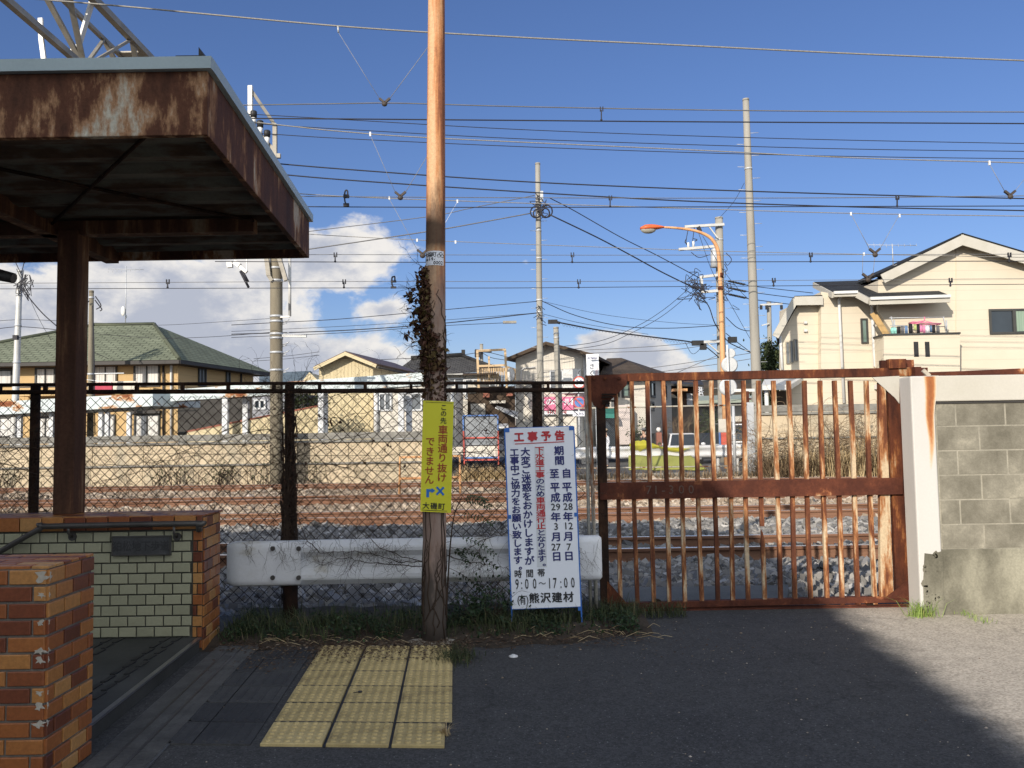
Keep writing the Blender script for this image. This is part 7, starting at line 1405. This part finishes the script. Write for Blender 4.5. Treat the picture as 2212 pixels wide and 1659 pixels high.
# ================================================================== CARS AND PEOPLE BEYOND THE TRACKS
def car(name, loc, rz, mat, label, van=False):
    t = thing(name, (0, 0, 0), label, 'van' if van else 'car'); L_, Wd = (3.9, 1.70); hB = .88 if not van else 1.0; hR = 1.50 if not van else 1.95
    st = [(-L_/2, .34, .62, .88), (-L_/2+.12, .24, .74, .95), (-L_/2+.9, .22, hB, 1), (0, .22, hB+.04, 1), (L_/2-.35, .24, hB+.06, .98), (L_/2, .36, hB-.05, .92)]; m = MB(); vs = []
    for x, z0, z1, w in st:
        h = Wd/2*w; vs += [(x, -h*.93, z0), (x, -h, z0+.18), (x, -h, z1-.14), (x, -h*.9, z1), (x, h*.9, z1), (x, h, z1-.14), (x, h, z0+.18), (x, h*.93, z0)]
    k = 8; f = [(i*k+j, i*k+(j+1) % k, (i+1)*k+(j+1) % k, (i+1)*k+j) for i in range(len(st)-1) for j in range(k)]+[tuple(reversed(range(k))), tuple(range((len(st)-1)*k, len(st)*k))]; m.add(vs, f)
    m.build('body', mat, t, bevel=.04)
    xs_ = (-L_/2+.75, -L_/2+1.55, L_/2-.7, L_/2-.12) if not van else (-L_/2+.35, -L_/2+.95, L_/2-.4, L_/2-.08); a, b = Wd/2*.88, Wd/2*.70
    lo = [(xs_[0], -a, hB-.02), (xs_[3], -a, hB), (xs_[3], a, hB), (xs_[0], a, hB-.02)]; hi = [(xs_[1], -b, hR-.03), (xs_[2], -b, hR), (xs_[2], b, hR), (xs_[1], b, hR-.03)]
    m = MB(); m.hexa(lo+hi); cab = m.build('cabin', mat, t, bevel=.05)
    def inset(q, s, o): c = sum((V(p) for p in q), V())/4; nn = (V(q[1])-V(q[0])).cross(V(q[2])-V(q[0])).normalized(); nn = nn if nn.dot(c-V((0, 0, .9))) > 0 else -nn; return [c+(V(p)-c)*s+nn*o for p in q]
    for nm, q in (('windscreen', [lo[0], lo[3], hi[3], hi[0]]), ('side_window', [lo[0], lo[1], hi[1], hi[0]]), ('side_window', [lo[3], lo[2], hi[2], hi[3]]), ('rear_window', [lo[1], lo[2], hi[2], hi[1]])):
        m = MB(); qq = inset(q, .88, .006); m.prism(qq, (qq[1]-qq[0]).cross(qq[2]-qq[0]).normalized()*.004); m.build(nm, 'car_glass', t)
    for x in (-L_/2+.75, L_/2-.75):
        for s in (-1, 1): m = MB(); m.disc((x, s*(Wd/2-.08), .30), (0, 1, 0), .30, .2, 18); w_ = m.build('wheel', 'tyre', t); m = MB(); m.disc((x, s*(Wd/2+.025), .30), (0, 1, 0), .18, .02, 14); m.build('rim', 'galv', w_)
    for s in (-1, 1): m = MB(); m.ball((-L_/2+.12, s*.62, .66), .14, 8, (.6, 1.2, .7)); m.build('headlight', 'lamp_glass', t); m = MB(); m.ball((xs_[0]+.25, s*(Wd/2+.08), hB+.08), .1, 8, (.6, 1.2, .8)); m.build('mirror', mat, t)
    m = MB(); m.box((-L_/2-.005, 0, .5), (.03, .34, .14)); m.build('number_plate', 'sign_white', t)
    t.location = loc; t.rotation_euler = (0, 0, rz); return t
q = P(1474, 950, 41.5); car('parked_car', (q.x, 41.5, -.03), math.radians(82), 'car_white', 'white car facing the tracks, windscreen showing above the yellow tarpaulin')
q = P(1530, 950, 42.5); car('parked_car', (q.x, 42.5, -.03), math.radians(20), 'car_dark', 'dark car parked just right of the white car, behind the barrier')
q = P(1610, 950, 43); car('parked_van', (q.x+.3, 43, -.03), math.radians(60), 'car_white', 'white van partly hidden by the orange lamp post and rusty gate bars', True)
def skinned(name, mat, joints, edges, parent, sub=1):
    me = bpy.data.meshes.new(name); me.from_pydata([j[:3] for j in joints], edges, []); o = bpy.data.objects.new(name, me); COL.objects.link(o); sk = o.modifiers.new('skin', 'SKIN'); 
    for v, j in zip(me.skin_vertices[0].data if me.skin_vertices else [], joints): v.radius = (j[3], j[4] if len(j) > 4 else j[3])
    return o
def person(loc, rz, label, top, bottom, hat, held=None):
    t = thing('person', (0, 0, 0), label, 'person')
    def sk(name, mat, J, E, sub=2):
        me = bpy.data.meshes.new(name); me.from_pydata([j[:3] for j in J], E, []); o = bpy.data.objects.new(name, me); COL.objects.link(o)
        bpy.context.view_layer.objects.active = o; o.select_set(True); bm_ = o.modifiers.new('skin', 'SKIN')
        if not me.skin_vertices: bpy.ops.mesh.customdata_skin_add()
        for v, j in zip(me.skin_vertices[0].data, J): v.radius = (j[3], j[4] if len(j) > 4 else j[3])
        me.skin_vertices[0].data[0].use_root = True
        s = o.modifiers.new('sub', 'SUBSURF'); s.levels = s.render_levels = sub; me.materials.append(MATS[mat]); o.parent = t; o.select_set(False); return o
    hands = []; J = [(0, 0, .92, .13, .10), (0, 0, 1.12, .12, .09), (0, .01, 1.34, .15, .09), (0, .01, 1.46, .055), (0, -.01, 1.56, .075, .09), (0, -.015, 1.66, .06, .075)]; E = [(0, 1), (1, 2), (2, 3), (3, 4), (4, 5)]
    for s in (-1, 1):
        b = len(J); J += [(s*.19, .01, 1.38, .05), (s*.26, .03, 1.12, .042), (s*.25, -.08, .88, .03), (s*.25, -.11, .80, .034, .018)]; E += [(2, b), (b, b+1), (b+1, b+2), (b+2, b+3)]
        for k in range(4): c = len(J); J += [(s*.25+(k-1.5)*.019, -.125, .735+.006*abs(k-1.5), .009), (s*.25+(k-1.5)*.018, -.115, .69+.008*abs(k-1.5), .007)]; E += [(b+3, c), (c, c+1)]
        c = len(J); J += [(s*.25-s*.045, -.12, .775, .010), (s*.25-s*.05, -.13, .745, .008)]; E += [(b+3, c), (c, c+1)]
        b = len(J); J += [(s*.09, 0, .86, .085), (s*.10, -.02, .48, .06), (s*.10, .02, .09, .042), (s*.11, -.12, .04, .04)]; E += [(0, b), (b, b+1), (b+1, b+2), (b+2, b+3)]
    c = len(J); J += [(0, -.105, 1.575, .014)]; E += [(4, c)]
    sk('body', 'skin', J, E)
    JJ = [(0, 0, .84, .175, .135), (0, 0, 1.12, .165, .125), (0, .01, 1.36, .17, .115), (0, .01, 1.43, .08)]; EE = [(0, 1), (1, 2), (2, 3)]
    for s in (-1, 1): b = len(JJ); JJ += [(s*.20, .01, 1.37, .075), (s*.265, .03, 1.12, .062), (s*.252, -.07, .90, .05)]; EE += [(2, b), (b, b+1), (b+1, b+2)]
    sk('jacket', top, JJ, EE)
    JJ = [(0, 0, .92, .15, .12)]; EE = []
    for s in (-1, 1): b = len(JJ); JJ += [(s*.09, 0, .82, .105), (s*.10, -.02, .48, .08), (s*.10, .02, .10, .065)]; EE += [(0, b), (b, b+1), (b+1, b+2)]
    sk('trousers', bottom, JJ, EE)
    m = MB()
    for s in (-1, 1): m.ball((s*.11, -.06, .05), .08, 8, (.6, 1.6, .65))
    m.build('shoes', 'black_metal', t); m = MB(); m.ball((0, .015, 1.66), .108, 12, (.9, 1.08, .85)); m.build('hair', 'hair_dark', t)
    if hat: m = MB(); m.ball((0, 0, 1.70), .105, 12, (1, 1.1, .62)); m.disc((0, -.06, 1.675), (0, .1, 1), .125, .014, 16); m.build('hat', hat, t)
    m = MB()
    for s in (-1, 1): m.ball((s*.032, -.098, 1.605), .010, 6)
    m.box((0, -.098, 1.525), (.045, .01, .008)); m.build('eyes_and_mouth', 'hair_dark', t)
    t.location = loc; t.rotation_euler = (0, 0, rz); return t
q = P(1308, 950, 37.5); person((q.x, 37.5, -.03), math.radians(-70), 'person in a loose white jacket and straw hat beside the green awning', 'cloth_white', 'cloth_grey', 'hat_tan')
q = P(1391, 950, 37.5); person((q.x, 37.5, -.03), math.radians(-60), 'person in a dark coat and cap standing left of the white car', 'cloth_black', 'cloth_black', 'cloth_grey')
t = thing('gate_pier', P(1424, 945, 42.5), 'small brick gate pier with white globe lamp left of the white car', 'gate pier'); q0, q1 = P(1419.5, 980, 42.5), P(1429, 934, 42.5); m = MB(); m.box(((q0.x+q1.x)/2, 42.6, q1.z/2), (q1.x-q0.x, .3, q1.z)); m.build('pier', 'brick_far', t); m = MB(); m.ball((( q0.x+q1.x)/2, 42.6, q1.z+.14), .13, 10); m.build('globe_lamp', 'globe_white', t)
m = MB(); a, b = P(1366, 985, 43), P(1420, 936, 43); m.box(((a.x+b.x)/2, 43.2, b.z/2), (b.x-a.x, .15, b.z)); t = m.build('dark_fence_panel', 'cloth_black', label='dark slatted fence panel behind the person in the dark coat', cat='fence')
# ================================================================== TREES AND SHRUBS BEYOND
def tree(name, label, base, h, rad, n, mat, size, trunk=.1, clumps=26, conic=False, cat='tree', group=None):
    t = thing(name, base, label, cat, group); b = V(base); m = MB(); m.tube([b, b+V((rad*.05, 0, h*.5)), b+V((0, 0, h*.92))], [trunk, trunk*.7, trunk*.2], 8); pts = []; rr = []
    for k in range(clumps):
        f = random.uniform(.18, 1) if conic else random.uniform(.25, 1); w = rad*(1.08-f)*1.25+.1*rad if conic else rad*math.sin(min(1, f*1.02)*math.pi)**.6; g = random.uniform(0, 6.28); d = w*random.uniform(.3, 1); c = b+V((d*math.cos(g), d*math.sin(g), h*f)); m.tube([b+V((0, 0, h*f*.75)), c], [trunk*.35, trunk*.1], 5)
        s = rad*random.uniform(.16, .32); q = rng.normal(size=(n//clumps, 3))*s*np.array((1, 1, .75))+np.array(c); pts.append(q); rr.append(np.clip(rng.normal(random.uniform(.25, .7), .15, len(q)), 0, 1))
    m.build('trunk', 'bark', t); pts = np.concatenate(pts); rr = np.concatenate(rr); v, f, r_ = leafcloud(pts, rng.uniform(size*.6, size*1.3, len(pts)), rr); np_mesh('crown', mat, v-np.array(b), f, r_, parent=t); return t
q = P(1672, 960, 52); tree('conifer', 'dark shaggy conifer left of the cream house wall', (q.x, 52, 0), P(1672, 742, 52).z, 1.25, 5200, 'tree_dark', .10, .16, 40, True)
q = P(1655, 960, 40); tree('garden_tree', 'dark evergreen bush under the porch eave of the cream house', (q.x, 40, 0), P(1655, 868, 40).z, .9, 1800, 'tree_dark', .07, .06, 18)
q = P(655, 940, 33.5); tree('garden_shrub', 'dense dark green shrub behind the ramp wall, left of the vine post tops', (q.x, 33.5, 0), P(655, 846, 33.5).z, 1.0, 2600, 'tree_dark', .07, .06, 22, cat='shrub')
q = P(1387, 950, 42.3); tree('garden_shrub', 'thin leafy shrub above the person in the dark coat', (q.x, 42.3, 0), P(1387, 910, 42.3).z, .65, 420, 'tree_dark', .07, .04, 14, cat='shrub')
q = P(1540, 950, 56); tree('garden_shrub', 'round clipped green shrub right of the dark car', (q.x, 56, 0), P(1535, 925, 56).z, .8, 900, 'tree_dark', .08, .06, 14, cat='shrub')
q = P(1462, 950, 46); t = thing('bare_tree', (q.x, 46, 0), 'bare reddish shrub behind the white car roof', 'tree'); m = MB()
for k in range(26): twig(m, (q.x+random.gauss(0, .2), 46, 0), (random.gauss(0, .35), 0, 1), random.uniform(1.2, 2.5), .025, 9, .16, 0, 2, .6, 3)
m.build('trunk', 'dry_brush', t)
q = P(1563+22, 900, 40); tree('garden_tree', 'yellow green tree tops behind the grey end post', (q.x+.6, 47, 0), P(1600, 880, 47).z, 1.1, 900, 'tree_dark', .08, .05, 14)
# ================================================================== SHADE: the block of flats behind the viewer
off = V((-SUN_DIR.x/SUN_DIR.z, -SUN_DIR.y/SUN_DIR.z, 0))*-1
HB = 7.0
def back(x, y): k = HB/(-SUN_DIR.z); return (x-SUN_DIR.x*k, y-SUN_DIR.y*k)
foot = [(2.08, .5), (2.52, 6.6), (3.22, 10.9), (3.45, 11.9), (1.55, 14.2), (-.9, 14.0), (-12, 13.5), (-12, -6), (1.6, -6)]
pl = [back(*q) for q in foot]; t = thing('apartment_block', (pl[0][0], pl[0][1], 0), 'plain flat roofed block of flats behind the viewer, shading the forecourt', 'apartment block')
m = MB(); n = len(pl); m.add([(x, y, 0) for x, y in pl]+[(x, y, HB) for x, y in pl], [tuple(range(n, 2*n))]+[(i, (i+1) % n, n+(i+1) % n, n+i) for i in range(n)]); m.build('walls', 'white_stucco', t)
m = MB()
for k in range(2):
    for i in range(5):
        x, y = V((pl[0][0], pl[0][1])).lerp(V((pl[3][0], pl[3][1])), (i+.5)/5); m.box((x+.03, y, 2+3*k), (.05, 1.0, 1.3))
m.build('windows', 'pane_dark', t)
# ================================================================== OVERHEAD WIRES
def wire(label, pts, Y, r, mat, ext=.15, n=8, group='overhead wires', yokes=(), clips=(), drops=(), name='overhead_wire', Y2=None):
    k = len(pts); p = [P(u, v, Y if Y2 is None else Y+(Y2-Y)*i/(k-1)) for i, (u, v) in enumerate(pts)]
    if ext: p = [p[0]+(p[0]-p[1])*ext]+p+[p[-1]+(p[-1]-p[-2])*ext]
    m = MB(); m.tube(catmull(p, n), r, 5); a = V(p[0]); mid = p[len(p)//2]; o = thing(name, mid, label, 'wire', group) if (yokes or clips or drops) else None
    w = m.build('wire' if o else name, mat, o)
    if not o: tag(w, label, 'wire', group)
    return o if o else w
def on(o, fn, nm, mat): m = MB(); fn(m); m.build(nm, mat, o)
def yoke(o, c, l, r_, Y):          # V-shaped hanger: clamp on the lower wire, two thin stays
    C_ = P(*c, Y)
    on(o, lambda m: (m.ball(C_+V((0, -.01, -.02*Y/10)), .036*Y/10, 8, (1, .7, .9)), m.beam(C_+V((-.065*Y/10, 0, .055*Y/10)), C_+V((0, 0, 0)), .03*Y/10, .026*Y/10), m.beam(C_+V((.065*Y/10, 0, .055*Y/10)), C_, .03*Y/10, .026*Y/10)), 'yoke_clamp', 'wire_copper')
    def st(m):
        if l: m.tube([C_+V((-.065*Y/10, 0, .055*Y/10)), P(*l, Y)], .0026*Y/10+.001, 4)
        if r_: m.tube([C_+V((.065*Y/10, 0, .055*Y/10)), P(*r_, Y)], .0026*Y/10+.001, 4)
    on(o, st, 'stays', 'wire_pale')
def hanger(o, u, v0, v1, Y):
    s = Y/10*.62; a, b = P(u, v0, Y), P(u, v1, Y)
    on(o, lambda m: (m.beam(a+V((-.02*s, 0, -.04*s)), a+V((-.02*s, 0, .05*s)), .018*s, .03*s), m.beam(a+V((.03*s, 0, -.04*s)), a+V((.03*s, 0, .05*s)), .018*s, .03*s), m.beam(a+V((0, 0, -.01)), b, .022*s, .02*s), m.ball(b, .025*s, 6)), 'dropper', 'wire_dark')
def loop(o, u, v0, v1, vt, Y): on(o, lambda m: (m.tube(catmull([P(u+1, v1, Y), P(u-3, (v0+v1)/2, Y), P(u-3, v0-8, Y), P(u, vt, Y), P(u+3, v0-10, Y), P(u+3, v0, Y)], 5),   .010*Y/10, 5), m.box(P(u, v1, Y), (.10*Y/15, .05, .06)), m.box(P(u, v0, Y), (.10*Y/15, .05, .06))), 'jumper_loop', 'wire_dark')
Y1, Y2, Y3, Y4 = 10.3, 14.9, 19.6, 24.4
w = wire('topmost pale stranded wire crossing the whole sky', [(100, 0), (280, 15), (737, 57), (1106, 80), (1475, 98), (1843, 116), (2212, 131)], Y1, .011, 'wire_pale', yokes=1); on(w, lambda m: m.tube([P(730, 57, Y1), P(731, 70, Y1)], .012, 6), 'clamp', 'galv')
w = wire('upper dark wire carrying a V shaped hanger left of the steel pole', [(480, 228), (737, 224), (860, 223), (1106, 230), (1475, 237), (1843, 241), (2212, 242)], Y1, .0075, 'wire_grey', yokes=1); yoke(w, (831, 222), (731, 70), (925, 101), Y1)
w = wire('contact wire of the nearest track, joined to the wire above by one dropper', [(560, 256), (737, 257), (1106, 260), (1475, 263), (2212, 267)], Y1, .0085, 'wire_dark', drops=1); hanger(w, 1299, 236, 259, Y1)
w = wire('pale sagging messenger wire of the second track', [(560, 265), (640, 274), (737, 284), (933, 298), (1475, 323), (1843, 341), (2212, 352)], Y2, .0105, 'wire_pale', yokes=1); yoke(w, (865, 424), (800, 292), (923, 337), Y2); yoke(w, (2182, 422), (2136, 352), (2212, 388), Y2)
on(w, lambda m: (m.box(P(800, 290, Y2), (.03, .03, .08)), m.box(P(2137, 352, Y2), (.03, .03, .08))), 'clamp', 'insulator_white')
w = wire('auxiliary wire of the second track carrying a black jumper loop', [(640, 424), (737, 425), (1106, 427), (1475, 428), (1843, 427), (2212, 423)], Y2, .0075, 'wire_grey', drops=1); loop(w, 748, 424, 443, 411, Y2)
w = wire('contact wire of the second track', [(640, 446), (737, 447), (1106, 448), (1475, 447), (2212, 445)], Y2, .009, 'wire_dark', drops=1); hanger(w, 1318, 428, 446, Y2); hanger(w, 1938, 427, 445, Y2)
w = wire('brownish messenger wire of the third track', [(600, 415), (737, 424), (988, 434), (1475, 450), (1843, 461), (2212, 467)], Y3, .011, 'wire_pale', yokes=1); yoke(w, (913, 549), (841, 430), (923, 545), Y3); yoke(w, (1890, 547), (1838, 461), (1942, 465), Y3)
on(w, lambda m: [m.box(P(u, v, Y3), (.035, .03, .08)) for u, v in ((841, 428), (988, 435), (1838, 462), (1943, 466))] and m.tube([P(988, 436, Y3), P(925, 545, Y3)], .004, 4), 'clamp', 'insulator_white')
w = wire('auxiliary wire of the third track', [(620, 551), (737, 550), (1106, 551), (1475, 551), (2212, 549)], Y3, .007, 'wire_grey', drops=1); hanger(w, 1236, 551, 566, Y3)
w = wire('contact wire of the third track', [(500, 565), (737, 566), (1106, 567), (1475, 566), (2212, 564)], Y3, .010, 'wire_dark', drops=1)
for u in (724, 1751, 2180): hanger(w, u, 551, 565, Y3)
w = wire('pale messenger wire of the farthest track', [(600, 501), (737, 510), (984, 522), (1475, 540), (1753, 547), (2212, 556)], Y4, .010, 'wire_pale', yokes=1); on(w, lambda m: [m.box(P(u, v, Y4), (.045, .04, .09)) for u, v in ((901, 519), (984, 523), (1866, 549), (1890, 549))], 'clamp', 'insulator_white'); yoke(w, (1875, 601), (1864, 550), (1890, 550), Y4)
w = wire('auxiliary wire of the farthest track with two clips near the canopy', [(0, 612), (350, 610), (737, 608), (1106, 608), (1475, 607), (2212, 602)], Y4, .008, 'wire_grey', drops=1); loop(w, 850, 608, 621, 598, Y4)
w = wire('contact wire of the farthest track', [(0, 624), (350, 623), (737, 622), (1106, 622), (1475, 619), (2212, 614)], Y4, .010, 'wire_dark', drops=1)
for u in (362, 743, 1250, 1671, 2053): hanger(w, u, 609-(u > 1400)*3, 621-(u > 1400)*4, Y4)
for k, (lb, a) in enumerate((('upper of three thin black feeder wires from the bracket insulators', [(548, 247), (737, 258), (1106, 279), (1475, 293), (1843, 303), (2212, 310)]), ('middle of three thin black feeder wires from the bracket insulators', [(562, 268), (737, 279), (1106, 299), (1475, 312), (1843, 322), (2212, 327)]), ('lower of three thin black feeder wires from the bracket insulators', [(577, 289), (737, 299), (1106, 316), (1475, 329), (1843, 338), (2212, 343)]))):
    wire(lb, a, 26.8, .013, 'wire_dark', .08)
wire('thick black cable sagging across the sky, upper of a pair', [(560, 350), (737, 365), (1106, 391), (1475, 408), (1843, 420), (2212, 429)], 27.2, .022, 'wire_dark', .15); wire('thick black cable sagging across the sky, lower of a pair', [(560, 372), (737, 388), (1106, 413), (1475, 434), (1843, 447), (2212, 455)], 27.2, .022, 'wire_dark', .15)
# telephone and service cables of the poles
def cab(label, pts, Y, r=.02, mat='wire_dark', Yb=None, n=6): return wire(label, pts, Y, r, mat, 0, n, 'service cables between the poles', name='service_cable', Y2=Yb)
cab('pale cable rising from the left to the coils of the pale pole', [(600, 511), (667, 500), (925, 468), (1020, 449), (1155, 422)], 37, .018, 'wire_grey'); cab('beaded grey cable rising from the left to the pale pole shoulder', [(600, 548), (670, 538), (925, 500), (1030, 482), (1145, 461)], 37, .026, 'wire_grey')
cab('thin black cable falling from the pale pole to the transformer pole, upper one', [(1188, 428), (1240, 455), (1340, 512), (1420, 552), (1510, 600)], 37.6, .022, Yb=41.5); cab('thick black cable falling from the pale pole to the transformer pole', [(1188, 464), (1290, 513), (1360, 550), (1430, 588), (1512, 628)], 37.6, .032, Yb=41.5)
for lb, a, r in (('left hand span at the upper band of the pale pole', [(500, 702), (610, 696), (737, 689), (950, 670), (1160, 651)], .016), ('thin left hand span below it', [(500, 716), (737, 705), (950, 692), (1160, 676)], .010), ('thick left hand span at the lower band of the pale pole', [(500, 722), (737, 714), (950, 699), (1160, 676)], .022), ('lowest left hand span passing behind the ivy', [(500, 729), (737, 719), (950, 704), (1100, 697)], .013)): cab(lb, a, 37.5, r)
for lb, a, r in (('right hand span from the upper band of the pale pole', [(1172, 651), (1245, 682), (1340, 704), (1440, 709), (1556, 703)], .018), ('thin faint span above the cloud at right', [(1172, 651), (1300, 679), (1440, 696), (1556, 703)], .009), ('thick lashed cable running right from the black joint box', [(1204, 696), (1300, 714), (1400, 727), (1475, 736), (1505, 741)], .034), ('thin span close above the lashed cable', [(1172, 678), (1250, 697), (1340, 713), (1400, 722)], .010)): cab(lb, a, 38, r, Yb=41.5)
m = MB()
for i in range(40):
    u = 1215+i*7; v = 698+(u-1204)*.147; c = P(u, v, 38.5); m.tube([c+V((0, 0, -.02)), c+V((.06, 0, -.13)), c+V((.13, 0, -.02))], .008, 3)
m.build('cable_lashing', 'wire_dark', label='loose wire curls hanging from the thick lashed cable', cat='cable lashing')
m = MB(); m.box(P(1507, 741, 41), (.56, .2, .24)); m.build('black_closure', 'black_metal', label='black cable joint box left of the transformer pole', cat='cable box', group='cable joint boxes on the wires'); m = MB(); m.box(P(1519, 749, 41), (.3, .2, .3)); m.build('black_closure', 'black_metal', label='small black cable joint box beside the bigger one', cat='cable box', group='cable joint boxes on the wires')
for lb, a, r, Yb in (('sloping cable crossing the cloud, upper', [(1180, 752), (1290, 738), (1375, 705), (1440, 664), (1500, 612)], .014, 42), ('sloping cable crossing the cloud, lower', [(1190, 760), (1300, 745), (1360, 721), (1430, 683), (1508, 620)], .014, 42), ('cable dropping from the black joint boxes to the lamp post', [(1515, 742), (1535, 757), (1560, 778)], .026, 42), ('cable hanging between lamp post and tall pole, upper', [(1568, 685), (1590, 706), (1610, 714), (1630, 714)], .02, 42), ('black cable falling right of the lamp post', [(1506, 632), (1530, 660), (1545, 700), (1570, 735), (1590, 748), (1632, 766)], .026, 42), ('black cable falling steeply to the tall pole', [(1508, 500), (1540, 590), (1580, 660), (1625, 740)], .012, 42), ('thin black cable from the upper cross arm', [(1518, 510), (1560, 580), (1600, 630), (1640, 665)], .012, 42), ('slack loop below the joint boxes', [(1480, 740), (1495, 764), (1510, 756), (1512, 746)], .012, 42), ('black cable with joint box right of the lamp post', [(1568, 720), (1600, 745), (1640, 775)], .02, 42)): cab(lb, a, 41, r, Yb=Yb)
m = MB(); m.box(P(1582, 734, 41), (.42, .2, .28)); m.build('black_closure', 'black_metal', label='black cable joint box right of the orange lamp post', cat='cable box', group='cable joint boxes on the wires')
for lb, a in (('insulated line running right over the cream house, top of three', [(1568, 606), (1600, 613), (1640, 620), (1756, 633)]), ('insulated line running right, middle of three', [(1570, 621), (1610, 629), (1650, 635), (1720, 644)]), ('insulated line running right, lowest of three', [(1570, 635), (1610, 644), (1650, 650), (1712, 658)])):
    w = wire(lb, a, 42, .020, 'wire_dark', 0, 6, 'service cables between the poles', drops=1, name='service_cable', Y2=45); on(w, lambda m: [m.ball(P(a[0][0]+8+i*6, a[0][1]+1.4+i*1.35, 42.2), .075, 6, (1.6, 1, .8)) for i in range(6)], 'insulators', 'black_metal')
for lb, a in (('faint far wires low over the shop roof, upper', [(1240, 757), (1350, 752), (1450, 745), (1556, 733)]), ('faint far wires low over the shop roof, lower', [(1240, 764), (1350, 760), (1450, 756), (1556, 741)]), ('far wires above the brown hip roof, upper', [(1380, 798), (1470, 786), (1560, 772), (1640, 760)]), ('far wires above the brown hip roof, lower', [(1390, 808), (1480, 796), (1560, 785), (1640, 772)]), ('far wire sloping past the mirrors', [(1440, 815), (1520, 780), (1600, 748)])): cab(lb, a, 55, .02, 'wire_grey')
for lb, a in (('far black line above the tiled roof, upper', [(800, 778), (888, 774), (960, 772), (1030, 762)]), ('drooping black line above the timber balcony', [(1036, 758), (1060, 772), (1092, 778), (1130, 786)]), ('far line from the tiny pole to the shop gable', [(1060, 762), (1100, 772), (1140, 780)])): cab(lb, a, 68, .025)
for lb, a, r in (('black cable falling from the leaning pole behind the canopy post', [(50, 625), (70, 652), (95, 680), (122, 704)], .022), ('thin line left of the canopy post, upper', [(-20, 694), (28, 691), (60, 690), (122, 693)], .010), ('thin line left of the canopy post, lower', [(-20, 712), (35, 706), (80, 708), (130, 713)], .014), ('thin line running past the house roof at upper left', [(186, 697), (260, 699), (360, 702), (584, 688)], .008), ('thin line beyond the green roof, middle', [(200, 720), (330, 730), (450, 728), (584, 718)], .010), ('thin line beyond the green roof, lower', [(205, 762), (235, 775), (290, 740), (420, 720)][:2], .012), ('faint slack line at far left', [(50, 610), (80, 680), (110, 735)], .008)): cab(lb, a, 33, r)
for lb, a in (('guy wire from the tall pole to the transformer pole top', [(1553, 472), (1585, 436), (1608, 395)]), ('pair of thin far lines low at left, upper', [(548, 775), (620, 769), (690, 760)]), ('pair of thin far lines low at left, lower', [(548, 780), (620, 775), (690, 767)])): cab(lb, a, 36, .010)
if _go.name in COL.objects: COL.objects.unlink(_go)
